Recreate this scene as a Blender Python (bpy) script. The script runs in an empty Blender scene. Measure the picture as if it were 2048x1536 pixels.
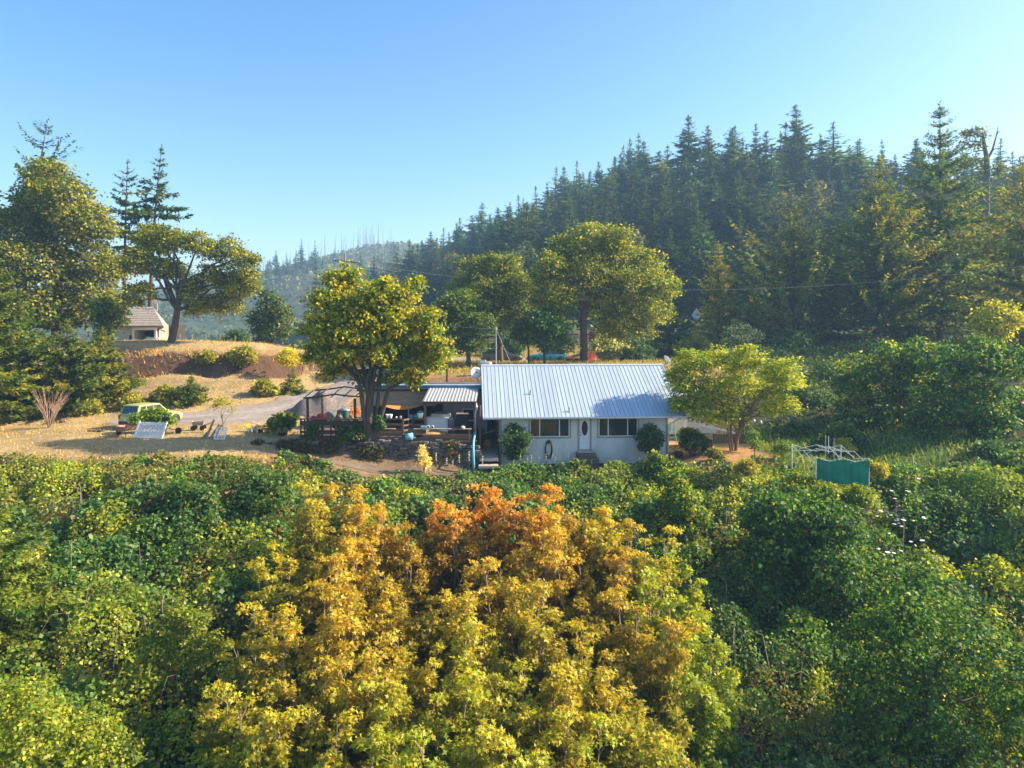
import bpy, math, random
import numpy as np
from mathutils import Vector, Matrix

# ------------------------------------------------------------------ camera, sky, sun
R = math.radians
sc = bpy.context.scene
COL = sc.collection
CAM_Z, F, HORIZ = 8.0, 1422.2, 650.0        # eye height above the door sill, focal length and horizon row in photo pixels

cam_d = bpy.data.cameras.new('camera')
cam_d.sensor_width = 36.0
cam_d.lens = 36.0 * F / 2048.0
cam_d.shift_y = -(768.0 - HORIZ) / 2048.0
cam_d.clip_start = 0.2
cam_d.clip_end = 6000.0
cam = bpy.data.objects.new('camera', cam_d)
COL.objects.link(cam)
cam.location = (0, 0, CAM_Z)
cam.rotation_euler = (R(90), 0, 0)
sc.camera = cam

SUN_EL, SUN_AZ = 32.0, 7.0                  # azimuth counted from +X (right) towards +Y (away)
sd = Vector((math.cos(R(SUN_EL)) * math.cos(R(SUN_AZ)), math.cos(R(SUN_EL)) * math.sin(R(SUN_AZ)), math.sin(R(SUN_EL))))

world = bpy.data.worlds.new('World')
sc.world = world
world.use_nodes = True
wn, wl = world.node_tree.nodes, world.node_tree.links
bg = wn['Background']
sky = wn.new('ShaderNodeTexSky')
sky.sky_type = 'NISHITA'
sky.sun_disc = False
sky.sun_elevation = R(SUN_EL)
sky.sun_rotation = R(90.0 - SUN_AZ)
sky.altitude = 200
sky.air_density = 1.0
sky.dust_density = 1.5
sky.ozone_density = 1.0
hsv = wn.new('ShaderNodeHueSaturation')
hsv.inputs['Saturation'].default_value = 1.36
hsv.inputs['Hue'].default_value = 0.502
wl.new(sky.outputs[0], hsv.inputs['Color'])
wl.new(hsv.outputs[0], bg.inputs[0])
bg.inputs[1].default_value = 0.10

sun_d = bpy.data.lights.new('sun', 'SUN')
sun_d.energy = 5.0
sun_d.angle = R(0.6)
sun_d.color = (1.0, 0.85, 0.62)
sun = bpy.data.objects.new('sun', sun_d)
COL.objects.link(sun)
sun.location = (60, 20, 60)
sun.rotation_euler = (-sd).to_track_quat('-Z', 'Y').to_euler()

sc.view_settings.view_transform = 'Standard'
sc.view_settings.look = 'None'
sc.view_settings.exposure = 1.5
sc.view_settings.gamma = 1.0
sc.view_settings.use_curve_mapping = False
sc.cycles.max_bounces = 6
sc.cycles.diffuse_bounces = 3
sc.cycles.glossy_bounces = 2
sc.cycles.transmission_bounces = 4
sc.cycles.transparent_max_bounces = 6
sc.cycles.volume_bounces = 0
sc.cycles.use_denoising = True

def PX(px, D): return (px - 1024.0) * D / F
def PZ(py, D): return CAM_Z - (py - HORIZ) * D / F
def PP(px, py, D): return (PX(px, D), D, PZ(py, D))

# ------------------------------------------------------------------ materials
def nmat(name):
    m = bpy.data.materials.new(name)
    m.use_nodes = True
    nt = m.node_tree
    return m, nt, nt.nodes['Principled BSDF']

def mat(name, col, rough=0.7, metal=0.0, var=0.18, scale=6.0, bump=0.0, spec=0.3, stretch=(1, 1, 1), col2=None, obj=False, mixw=None, attr=False):
    """Principled surface whose colour wanders with two octaves of noise."""
    m, nt, b = nmat(name)
    n, l = nt.nodes, nt.links
    tc = n.new('ShaderNodeTexCoord')
    mp = n.new('ShaderNodeMapping'); mp.inputs['Scale'].default_value = stretch
    l.new(tc.outputs['Object'], mp.inputs[0])
    if obj:   # every copy gets its own patch of the pattern
        oi0 = n.new('ShaderNodeObjectInfo'); sc0 = n.new('ShaderNodeMath'); sc0.operation = 'MULTIPLY'; sc0.inputs[1].default_value = 57.0
        l.new(oi0.outputs['Random'], sc0.inputs[0]); l.new(sc0.outputs[0], mp.inputs['Location'])
    nz = n.new('ShaderNodeTexNoise'); nz.inputs['Scale'].default_value = scale
    nz.inputs['Detail'].default_value = 6; nz.inputs['Roughness'].default_value = 0.65
    l.new(mp.outputs[0], nz.inputs[0])
    mx = n.new('ShaderNodeMix'); mx.data_type = 'RGBA'
    c2 = col2 if col2 else tuple(c * (1 - 2.2 * var) for c in col)
    c1 = col if col2 else tuple(min(1, c * (1 + var)) for c in col)
    rmp = n.new('ShaderNodeMapRange')
    lo, hi = mixw if mixw else (0.3, 0.7)
    rmp.inputs[1].default_value = lo; rmp.inputs[2].default_value = hi
    l.new(nz.outputs[0], rmp.inputs[0])
    l.new(rmp.outputs[0], mx.inputs['Factor'])
    mx.inputs['A'].default_value = (*c1, 1); mx.inputs['B'].default_value = (*c2, 1)
    out = mx.outputs['Result']
    if obj:
        oi = n.new('ShaderNodeObjectInfo')
        mu = n.new('ShaderNodeMix'); mu.data_type = 'RGBA'; mu.blend_type = 'MULTIPLY'; mu.inputs['Factor'].default_value = 1
        l.new(out, mu.inputs['A']); l.new(oi.outputs['Color'], mu.inputs['B'])
        out = mu.outputs['Result']
    if attr:
        an = n.new('ShaderNodeAttribute'); an.attribute_name = 'Col'
        ma = n.new('ShaderNodeMix'); ma.data_type = 'RGBA'; ma.blend_type = 'MULTIPLY'; ma.inputs['Factor'].default_value = 1
        l.new(out, ma.inputs['A']); l.new(an.outputs['Color'], ma.inputs['B']); out = ma.outputs['Result']
    l.new(out, b.inputs['Base Color'])
    b.inputs['Roughness'].default_value = rough
    b.inputs['Metallic'].default_value = metal
    b.inputs['Specular IOR Level'].default_value = spec
    if bump:
        bp = n.new('ShaderNodeBump'); bp.inputs['Strength'].default_value = bump; bp.inputs['Distance'].default_value = 0.02
        l.new(nz.outputs[0], bp.inputs['Height']); l.new(bp.outputs[0], b.inputs['Normal'])
    return m

def leaf_mat(name, trans=0.50, gloss=0.025, rough=0.5):
    """Leaf: colour from the 'Col' attribute times the object colour, lit through as well as on."""
    m = bpy.data.materials.new(name)
    m.use_nodes = True
    n, l = m.node_tree.nodes, m.node_tree.links
    n.remove(n['Principled BSDF'])
    out = n['Material Output']
    at = n.new('ShaderNodeAttribute'); at.attribute_name = 'Col'
    oi = n.new('ShaderNodeObjectInfo')
    mu = n.new('ShaderNodeMix'); mu.data_type = 'RGBA'; mu.blend_type = 'MULTIPLY'; mu.inputs['Factor'].default_value = 1
    l.new(at.outputs['Color'], mu.inputs['A']); l.new(oi.outputs['Color'], mu.inputs['B'])
    c = mu.outputs['Result']
    tcol = n.new('ShaderNodeMix'); tcol.data_type = 'RGBA'; tcol.blend_type = 'MULTIPLY'; tcol.inputs['Factor'].default_value = 1
    l.new(c, tcol.inputs['A']); tcol.inputs['B'].default_value = (1.35, 1.2, 0.55, 1)
    d = n.new('ShaderNodeBsdfDiffuse'); l.new(c, d.inputs[0])
    t = n.new('ShaderNodeBsdfTranslucent'); l.new(tcol.outputs['Result'], t.inputs[0])
    m1 = n.new('ShaderNodeMixShader'); m1.inputs[0].default_value = trans
    l.new(d.outputs[0], m1.inputs[1]); l.new(t.outputs[0], m1.inputs[2])
    g = n.new('ShaderNodeBsdfGlossy'); g.inputs['Roughness'].default_value = rough
    m2 = n.new('ShaderNodeMixShader'); m2.inputs[0].default_value = gloss
    l.new(m1.outputs[0], m2.inputs[1]); l.new(g.outputs[0], m2.inputs[2])
    l.new(m2.outputs[0], out.inputs['Surface'])
    return m

def glass_mat(name, tint=(0.02, 0.025, 0.03), rough=0.06):
    m, nt, b = nmat(name)
    b.inputs['Base Color'].default_value = (*tint, 1)
    b.inputs['Roughness'].default_value = rough
    b.inputs['Specular IOR Level'].default_value = 0.8
    return m

M = {}
M['leaf'] = leaf_mat('leaf')
M['waxy_leaf'] = leaf_mat('waxy_leaf', 0.44, 0.03, 0.55)
M['needle'] = leaf_mat('needle', 0.45, 0.02, 0.5)
M['straw'] = leaf_mat('straw', 0.30, 0.02, 0.6)
M['bark'] = mat('bark', (0.11, 0.085, 0.065), 0.9, bump=0.5, scale=5, stretch=(1, 1, .25), obj=True)
M['deadwood'] = mat('deadwood', (0.30, 0.25, 0.21), 0.9, bump=0.3, scale=6, stretch=(1, 1, .2), obj=True)
M['roof_metal'] = mat('roof_metal', (0.41, 0.49, 0.58), 0.5, 0.1, scale=1.6, spec=0.5, stretch=(2.2, .25, 1), col2=(0.36, 0.405, 0.45), obj=True, mixw=(.38, .8))
M['roof_rib'] = mat('roof_rib', (0.21, 0.32, 0.44), 0.5, 0.1, var=0.06, scale=1.5)
M['porch_metal'] = mat('porch_metal', (0.38, 0.40, 0.42), 0.5, 0.2, var=0.10, scale=2.0, col2=(0.34, 0.27, 0.21), mixw=(.55, .85))
M['rust'] = mat('rust', (0.42, 0.24, 0.16), 0.9, var=0.25, scale=3)
M['gutter'] = mat('gutter', (0.72, 0.68, 0.66), 0.6, var=0.05, scale=2, col2=(0.45, 0.27, 0.20), mixw=(.52, .75), stretch=(.4, 1, 1))
M['siding'] = mat('siding', (0.68, 0.64, 0.57), 0.75, var=0.08, scale=.9, col2=(0.47, 0.43, 0.37), mixw=(.45, .8), stretch=(1, 1, .5))
M['annex_siding'] = mat('annex_siding', (0.40, 0.37, 0.34), 0.8, var=0.10, scale=1.8, stretch=(.5, 1, 3))
M['white_siding'] = mat('white_siding', (0.62, 0.62, 0.62), 0.7, var=0.05, scale=2)
M['trim'] = mat('trim', (0.36, 0.30, 0.24), 0.75, var=0.08)
M['white'] = mat('white', (0.80, 0.79, 0.77), 0.55, var=0.04)
M['door_white'] = mat('door_white', (0.74, 0.74, 0.74), 0.5, var=0.04)
M['blue_trim'] = mat('blue_trim', (0.06, 0.20, 0.36), 0.6, var=0.1)
M['glass'] = glass_mat('glass')
M['blind'] = mat('blind', (0.16, 0.145, 0.13), 0.8, var=0.15, scale=3)
M['dark_metal'] = mat('dark_metal', (0.03, 0.03, 0.032), 0.5, 0.3, var=0.2)
M['black'] = mat('black', (0.018, 0.018, 0.02), 0.6, var=0.2)
M['grey_metal'] = mat('grey_metal', (0.42, 0.43, 0.44), 0.45, 0.5, var=0.1)
M['galv'] = mat('galv', (0.42, 0.43, 0.44), 0.5, 0.4, var=0.08)
M['deck_wood'] = mat('deck_wood', (0.17, 0.11, 0.075), 0.85, var=0.2, scale=4, stretch=(.3, 1, 3), bump=.2, obj=True)
M['post_wood'] = mat('post_wood', (0.10, 0.06, 0.04), 0.85, var=0.2, scale=5, stretch=(1, 1, .25), bump=.3)
M['old_wood'] = mat('old_wood', (0.34, 0.25, 0.18), 0.9, var=0.2, scale=5, stretch=(1, 1, .3), bump=.3)
M['log_face'] = mat('log_face', (0.42, 0.20, 0.08), 0.85, var=0.25, scale=8)
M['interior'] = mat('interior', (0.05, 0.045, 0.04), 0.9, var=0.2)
M['concrete'] = mat('concrete', (0.42, 0.37, 0.31), 0.9, var=0.12, scale=4, bump=.1)
M['stone'] = mat('stone', (0.13, 0.12, 0.11), 0.9, var=0.25, scale=5, bump=.5, obj=True)
M['shingle'] = mat('shingle', (0.32, 0.28, 0.265), 0.9, var=0.16, scale=3.5, bump=.2)
M['orange_tarp'] = mat('orange_tarp', (0.62, 0.27, 0.08), 0.8, var=0.08)
M['green_net'] = mat('green_net', (0.02, 0.26, 0.155), 0.75, var=0.15, scale=1.5)
M['ladder_green'] = mat('ladder_green', (0.03, 0.30, 0.24), 0.5, var=0.06)
M['blue'] = mat('blue', (0.03, 0.22, 0.48), 0.5, var=0.08)
M['pale_blue'] = mat('pale_blue', (0.16, 0.46, 0.66), 0.5, var=0.10)
M['teal'] = mat('teal', (0.02, 0.22, 0.20), 0.5, var=0.1)
M['red'] = mat('red', (0.50, 0.035, 0.04), 0.5, var=0.1)
M['orange'] = mat('orange', (0.60, 0.22, 0.05), 0.6, var=0.1)
M['terracotta'] = mat('terracotta', (0.52, 0.20, 0.09), 0.8, var=0.12)
M['pink'] = mat('pink', (0.72, 0.20, 0.36), 0.7, var=0.1)
M['yellow'] = mat('yellow', (0.72, 0.52, 0.06), 0.6, var=0.08)
M['purple'] = mat('purple', (0.22, 0.16, 0.36), 0.6, var=0.1)
M['mauve'] = mat('mauve', (0.26, 0.20, 0.27), 0.6, var=0.1)
M['bronze'] = mat('bronze', (0.16, 0.12, 0.09), 0.55, 0.3, var=0.2)
M['chair_green'] = mat('chair_green', (0.02, 0.36, 0.22), 0.55, var=0.06)
M['tyre'] = mat('tyre', (0.022, 0.022, 0.022), 0.85, var=0.15)
M['rim'] = mat('rim', (0.55, 0.55, 0.55), 0.35, 0.6, var=0.05)
M['car_lime'] = mat('car_lime', (0.46, 0.49, 0.17), 0.28, 0.1, var=0.04, spec=.6)
M['car_dark'] = mat('car_dark', (0.05, 0.065, 0.06), 0.3, 0.2, var=0.05, spec=.6)
M['car_blue'] = mat('car_blue', (0.02, 0.20, 0.30), 0.3, 0.1, var=0.05, spec=.6)
M['bumper'] = mat('bumper', (0.06, 0.06, 0.06), 0.7, var=0.1)
M['lamp_red'] = mat('lamp_red', (0.35, 0.02, 0.02), 0.25, var=0.1, spec=.6)
M['lamp_clear'] = mat('lamp_clear', (0.65, 0.65, 0.62), 0.15, var=0.05, spec=.7)
M['gravel'] = mat('gravel', (0.30, 0.26, 0.235), 0.95, scale=3.0, col2=(0.19, 0.16, 0.135), bump=.6, attr=True)
M['gravel_pile'] = mat('gravel_pile', (0.21, 0.18, 0.16), 0.95, scale=5.0, col2=(0.085, 0.072, 0.065), bump=.8)
M['gravel_path'] = mat('gravel_path', (0.20, 0.15, 0.11), 0.95, scale=3.0, col2=(0.10, 0.075, 0.06), bump=.4, attr=True)  # darker than the drive gravel: shade painted into the path colour
M['asphalt'] = mat('asphalt', (0.07, 0.07, 0.07), 0.9, scale=8, bump=.2, attr=True)
M['mulch'] = mat('mulch', (0.42, 0.22, 0.10), 0.95, scale=9, var=.25, bump=.6)

# ------------------------------------------------------------------ mesh helpers
class MB:
    """Collects faces; build() links them as one mesh object."""
    def __init__(s): s.v, s.f, s.m = [], [], []
    def add(s, vs, fs, mi=0):
        o = len(s.v); s.v += [tuple(p) for p in vs]
        for f in fs: s.f.append(tuple(i + o for i in f)); s.m.append(mi)
        return s
    def box(s, x0, y0, z0, x1, y1, z1, mi=0):
        return s.add([(x0, y0, z0), (x1, y0, z0), (x1, y1, z0), (x0, y1, z0), (x0, y0, z1), (x1, y0, z1), (x1, y1, z1), (x0, y1, z1)],
                     [(0, 3, 2, 1), (4, 5, 6, 7), (0, 1, 5, 4), (1, 2, 6, 5), (2, 3, 7, 6), (3, 0, 4, 7)], mi)
    def beam(s, p, q, w, h=None, up=(0, 0, 1), mi=0):
        h = h or w
        p, q = Vector(p), Vector(q); d = (q - p).normalized(); u = Vector(up)
        if abs(d.dot(u)) > 0.98: u = Vector((0, 1, 0))
        a = d.cross(u).normalized() * (w / 2); b = a.cross(d).normalized() * (h / 2)
        vs = [p - a - b, p + a - b, p + a + b, p - a + b, q - a - b, q + a - b, q + a + b, q - a + b]
        return s.add(vs, [(0, 3, 2, 1), (4, 5, 6, 7), (0, 1, 5, 4), (1, 2, 6, 5), (2, 3, 7, 6), (3, 0, 4, 7)], mi)
    def tube(s, pts, rad, n=6, cap=True, mi=0):
        pts = [Vector(p) for p in pts]
        if not hasattr(rad, '__len__'): rad = [rad] * len(pts)
        base = len(s.v); ref = None
        for i, p in enumerate(pts):
            d = (pts[min(i + 1, len(pts) - 1)] - pts[max(i - 1, 0)])
            d = d.normalized() if d.length > 1e-9 else Vector((0, 0, 1))
            if ref is None: ref = Vector((1, 0, 0)) if abs(d.x) < .9 else Vector((0, 1, 0))
            a = (ref - d * ref.dot(d)).normalized(); ref = a; b = d.cross(a)
            for k in range(n):
                t = 2 * math.pi * k / n
                s.v.append(tuple(p + (a * math.cos(t) + b * math.sin(t)) * rad[i]))
        for i in range(len(pts) - 1):
            for k in range(n):
                a0 = base + i * n + k; a1 = base + i * n + (k + 1) % n
                s.f.append((a0, a1, a1 + n, a0 + n)); s.m.append(mi)
        if cap:
            s.f.append(tuple(base + k for k in reversed(range(n)))); s.m.append(mi)
            e = base + (len(pts) - 1) * n
            s.f.append(tuple(e + k for k in range(n))); s.m.append(mi)
        return s
    def lathe(s, prof, c=(0, 0, 0), n=14, mi=0, axis='z'):
        base = len(s.v)
        for r, z in prof:
            for k in range(n):
                t = 2 * math.pi * k / n
                if axis == 'z': q = (c[0] + r * math.cos(t), c[1] + r * math.sin(t), c[2] + z)
                elif axis == 'y': q = (c[0] + r * math.cos(t), c[1] + z, c[2] + r * math.sin(t))
                else: q = (c[0] + z, c[1] + r * math.cos(t), c[2] + r * math.sin(t))
                s.v.append(q)
        for i in range(len(prof) - 1):
            for k in range(n):
                a0 = base + i * n + k; a1 = base + i * n + (k + 1) % n
                s.f.append((a0, a1, a1 + n, a0 + n)); s.m.append(mi)
        return s
    def quad(s, a, b, c, d, mi=0): return s.add([a, b, c, d], [(0, 1, 2, 3)], mi)
    def prism(s, poly, axis, lo, hi, mi=0):
        """outline in the other two axes, pushed from lo to hi along axis"""
        def P(u, v, w): return {'x': (w, u, v), 'y': (u, w, v), 'z': (u, v, w)}[axis]
        n = len(poly)
        vs = [P(u, v, lo) for u, v in poly] + [P(u, v, hi) for u, v in poly]
        fs = [tuple(range(n)), tuple(reversed(range(n, 2 * n)))] + [(i, i + n, (i + 1) % n + n, (i + 1) % n) for i in range(n)]
        return s.add(vs, fs, mi)
    def mesh(s, name, mats, smooth=False):
        me = bpy.data.meshes.new(name)
        me.from_pydata(s.v, [], s.f)
        for m_ in (mats if isinstance(mats, (list, tuple)) else [mats]): me.materials.append(m_)
        me.polygons.foreach_set('material_index', s.m)
        if smooth: me.polygons.foreach_set('use_smooth', [True] * len(s.f))
        me.update()
        return me
    def build(s, name, mats, parent=None, loc=None, rot=None, smooth=False, bevel=0.0, fixn=True):
        me = s.mesh(name, mats, smooth)
        if fixn:
            import bmesh
            b = bmesh.new(); b.from_mesh(me); bmesh.ops.recalc_face_normals(b, faces=b.faces); b.to_mesh(me); b.free()
        return link(name, me, parent, loc, rot, bevel=bevel)

def link(name, data, parent=None, loc=None, rot=None, scale=None, color=None, bevel=0.0):
    o = bpy.data.objects.new(name, data)
    COL.objects.link(o)
    if parent: o.parent = parent
    if loc: o.location = loc
    if rot: o.rotation_euler = rot
    if scale: o.scale = scale if hasattr(scale, '__len__') else (scale,) * 3
    if color: o.color = (*color, 1)
    if bevel:
        bv = o.modifiers.new('bevel', 'BEVEL'); bv.width = bevel; bv.segments = 2; bv.limit_method = 'ANGLE'
    return o

def tag(o, label, cat, group=None):
    o['label'] = label; o['category'] = cat
    if group: o['group'] = group
    return o
def thing(name, label, cat, loc=(0, 0, 0), rz=0.0, scale=None, group=None):
    return tag(link(name, None, None, loc, (0, 0, rz), scale), label, cat, group)
def struct(o): o['kind'] = 'structure'; return o
def stuff(o, label=None, cat=None):
    o['kind'] = 'stuff'
    if label: o['label'] = label
    if cat: o['category'] = cat
    return o

def np_mesh(name, V, Fq, material, col=None, smooth=False):
    """V (n,3), Fq (m,k): one mesh straight from arrays, 'Col' attribute per vertex."""
    me = bpy.data.meshes.new(name)
    V = np.ascontiguousarray(V, dtype=np.float32); Fq = np.ascontiguousarray(Fq, dtype=np.int32)
    k = Fq.shape[1]
    me.vertices.add(len(V)); me.vertices.foreach_set('co', V.ravel())
    me.loops.add(Fq.size); me.loops.foreach_set('vertex_index', Fq.ravel())
    me.polygons.add(len(Fq)); me.polygons.foreach_set('loop_start', np.arange(0, Fq.size, k, dtype=np.int32))
    me.polygons.foreach_set('loop_total', np.full(len(Fq), k, dtype=np.int32))
    if smooth: me.polygons.foreach_set('use_smooth', np.ones(len(Fq), dtype=bool))
    me.materials.append(material)
    if col is not None:
        a = me.color_attributes.new('Col', 'FLOAT_COLOR', 'POINT')
        c4 = np.ones((len(V), 4), dtype=np.float32); c4[:, :3] = col
        a.data.foreach_set('color', c4.ravel())
    me.update(calc_edges=True)
    return me

def unit(a): return a / np.maximum(np.linalg.norm(a, axis=-1, keepdims=True), 1e-9)
LEAF_KITE = np.array([(0, 0, 0), (.36, .42, .10), (0, 1, 0), (-.36, .42, .10)], dtype=np.float32)
LEAF_HEART = np.array([(0, 0, 0), (.44, .18, .08), (.36, .66, .05), (0, 1, -.06), (-.36, .66, .05), (-.44, .18, .08)], dtype=np.float32)
LEAF_MAPLE = np.array([(0, 0, 0), (.42, .10, .06), (.26, .36, .03), (.52, .62, .07), (.18, .66, .0), (0, 1.05, -.05), (-.18, .66, .0), (-.52, .62, .07), (-.26, .36, .03), (-.42, .10, .06)], dtype=np.float32)
LEAF_WIDE = np.array([(0, 0, 0), (.46, .40, .12), (0, 1, -.05), (-.46, .40, .12)], dtype=np.float32)
LEAF_LOBED = np.array([(0, 0, 0), (.52, .40, .08), (.17, .48, .0), (0, 1.05, -.05), (-.17, .48, .0), (-.52, .40, .08)], dtype=np.float32)
LEAF_NEEDLE = np.array([(0, 0, 0), (.17, .35, .03), (0, 1, -.03), (-.17, .35, .03)], dtype=np.float32)
LEAF_BLADE = np.array([(-.05, 0, 0), (.05, 0, 0), (.012, 1, .12), (-.012, 1, .12)], dtype=np.float32)

def leaves(P, N, T, S, tmpl):
    """leaf template put at P, facing N, pointing along T, sized S -> vertices and faces"""
    N = unit(N); T = unit(T - N * np.sum(T * N, 1, keepdims=True)); B = np.cross(T, N)
    k = len(tmpl); S = S[:, None, None]
    V = P[:, None, :] + S * (tmpl[None, :, 0:1] * B[:, None, :] + tmpl[None, :, 1:2] * T[:, None, :] + tmpl[None, :, 2:3] * N[:, None, :])
    n = len(P)
    return V.reshape(-1, 3), np.arange(n * k, dtype=np.int32).reshape(n, k)

def pal(rng, n, cols, weights, jit=0.25):
    cols = np.array(cols, dtype=np.float32); w = np.array(weights, dtype=float); w /= w.sum()
    c = cols[rng.choice(len(cols), n, p=w)] * np.array((1.95, 1.98, 1.15), dtype=np.float32)
    return c * (1 + jit * rng.uniform(-1, 1, (n, 1))) * (1 + .08 * rng.uniform(-1, 1, (n, 3)))

def vnoise(x, y, seed=0):
    """smooth 2-D value noise, 0..1"""
    x = np.asarray(x, dtype=float); y = np.asarray(y, dtype=float)
    xi, yi = np.floor(x).astype(np.int64), np.floor(y).astype(np.int64)
    fx, fy = x - xi, y - yi
    fx = fx * fx * (3 - 2 * fx); fy = fy * fy * (3 - 2 * fy)
    def h(a, b):
        n = (a * 374761393 + b * 668265263 + seed * 144269504) & 0xFFFFFFFF
        n = ((n ^ (n >> 13)) * 1274126177) & 0xFFFFFFFF
        return ((n ^ (n >> 16)) & 0xFFFF) / 65535.0
    return (h(xi, yi) * (1 - fx) + h(xi + 1, yi) * fx) * (1 - fy) + (h(xi, yi + 1) * (1 - fx) + h(xi + 1, yi + 1) * fx) * fy
def fbm(x, y, seed=0, o=3):
    s, a, t = 0, 1, 0
    for i in range(o): s = s + a * vnoise(x * 2 ** i, y * 2 ** i, seed + i); t += a; a *= .5
    return s / t

# ------------------------------------------------------------------ terrain: control points blended into one height field
CP = []
def cp(x, y, z): CP.append((x, y, z))
for x in (-60, -30, 0, 30, 60):
    cp(x, -60, -9); cp(x, -20, -11); cp(x, 5, -10.5)
for x in (-12, 0, 12, 22): cp(x, 14, -9.3 + .03 * abs(x))
for x in (-6, 2, 10, 18):
    cp(x, 20, -8.2); cp(x, 27, -6.2); cp(x, 33, -4.2); cp(x, 37.5, -2.9)
for x, dz in ((-13, 0), (-20, .3), (-27, .6), (-34, 1.0)):
    cp(x, 39.5, .55 + .2 * dz); cp(x, 37.0, -.35 + .3 * dz); cp(x, 33, -1.7 + .4 * dz); cp(x, 27, -3.6 + dz); cp(x, 20, -6.2 + dz); cp(x, 13, -8.3 + dz)
for x in (-38, -30, -24, -18): cp(x, 43, .9); cp(x, 48, .95); cp(x, 52, .98)
cp(-14, 42.2, .25); cp(-10, 42, -.25); cp(-6.5, 42, -.7); cp(-3.5, 42, -.95); cp(-10, 39.5, -1.1); cp(-5, 40, -1.9)
cp(-13, 43.6, .05); cp(-10, 43.7, -.3); cp(-7, 43.7, -.7); cp(-4, 43.7, -.95)
for x in (-13, -10, -7, -4): cp(x, 45.0, .75); cp(x, 49, .75); cp(x, 54, .8)
for x in (-2, 2, 6, 10): cp(x, 45.2, -1.0); cp(x, 43.2, -1.15); cp(x, 41.6, -1.6); cp(x, 50, -.6); cp(x, 54, .3); cp(x, 58.5, 3.2); cp(x, 63, 3.7)
for x in (-9, -5): cp(x, 57, 1.8); cp(x, 61, 3.4); cp(x, 66, 3.7)
for x in (-10, -4, 3, 10, 16): cp(x, 75, 3.9); cp(x, 84, 3.5); cp(x, 94, 3.7)
for x, y, z in ((6, 70, 4.1), (12, 70, 4.3), (16, 70, 4.4), (17, 60, 2.6), (17, 54, .2)): cp(x, y, z)
for x in (12.5, 15, 17): cp(x, 46, -.25); cp(x, 43.6, -.35); cp(x, 41, -1.2); cp(x, 38, -2.4)
cp(20, 46, -.6); cp(20, 42, -.75); cp(22, 38.5, -1.3); cp(19, 51, -.3); cp(24, 46, -.3); cp(25, 40, -1.2)
cp(22, 33, -3.2); cp(28, 33, -2.0); cp(26, 25, -4.5); cp(22, 19, -6.8); cp(34, 24, -3.5)
cp(30, 42, .2); cp(32, 50, 1.2); cp(28, 58, 2.0); cp(38, 40, 1.0); cp(45, 55, 3.5); cp(40, 68, 4.6); cp(28, 68, 3.6)
cp(22, 78, 4.6); cp(34, 82, 5.0); cp(50, 86, 5.4); cp(65, 92, 5.8)
# drive and cut bank on the left
for px, py, D in ((560, 825, 56), (650, 800, 59), (690, 783, 62), (720, 765, 66), (760, 738, 73), (800, 720, 81), (880, 712, 88)):
    x, y, z = PP(px, py, D); cp(x, y, z)
for px, py, D in ((120, 815, 56), (240, 811, 57), (330, 806, 57.5), (420, 801, 58), (500, 795, 59), (560, 787, 61), (620, 775, 64), (690, 757, 69)): cp(*PP(px, py, D))
for px, py, D in ((120, 742, 63), (240, 738, 63.8), (330, 740, 63.8), (420, 742, 64.2), (500, 742, 65), (560, 740, 67.2), (620, 737, 70.5), (690, 730, 76)): cp(*PP(px, py, D))
for px, py, D in ((60, 698, 66), (160, 698, 66), (250, 699, 66), (340, 701, 66.5), (450, 703, 67), (520, 706, 68), (600, 711, 70.5), (650, 715, 75), (700, 712, 82)): cp(*PP(px, py, D))
for px, D, z in ((60, 80, 5.7), (250, 80, 5.7), (450, 80, 5.5), (600, 85, 5.0), (680, 92, 4.6), (250, 95, 5.6), (450, 95, 5.2), (60, 100, 5.8), (600, 105, 3.5), (720, 105, 4.0), (-200, 60, 6), (-200, 80, 7), (-300, 45, 4)): cp(PX(px, D), D, z)
# valley and the burnt hills far left
for px, D, z in ((100, 150, 1), (350, 150, -2), (550, 150, -2), (720, 140, 3), (820, 150, 8), (300, 260, -6), (550, 270, -4), (700, 250, 4), (-200, 200, 5), (-200, 500, 30),
                 (100, 500, 30), (330, 500, 22), (450, 480, 22), (540, 480, 36), (600, 480, 42), (660, 490, 44), (720, 500, 46), (520, 380, 4), (660, 380, 10), (760, 400, 24),
                 (640, 620, 62), (700, 700, 80), (760, 720, 88), (820, 720, 88), (900, 720, 86), (560, 700, 56), (420, 700, 40), (250, 800, 30), (1000, 800, 95), (700, 1000, 60), (200, 1200, 10)): cp(PX(px, D), D, z)
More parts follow.
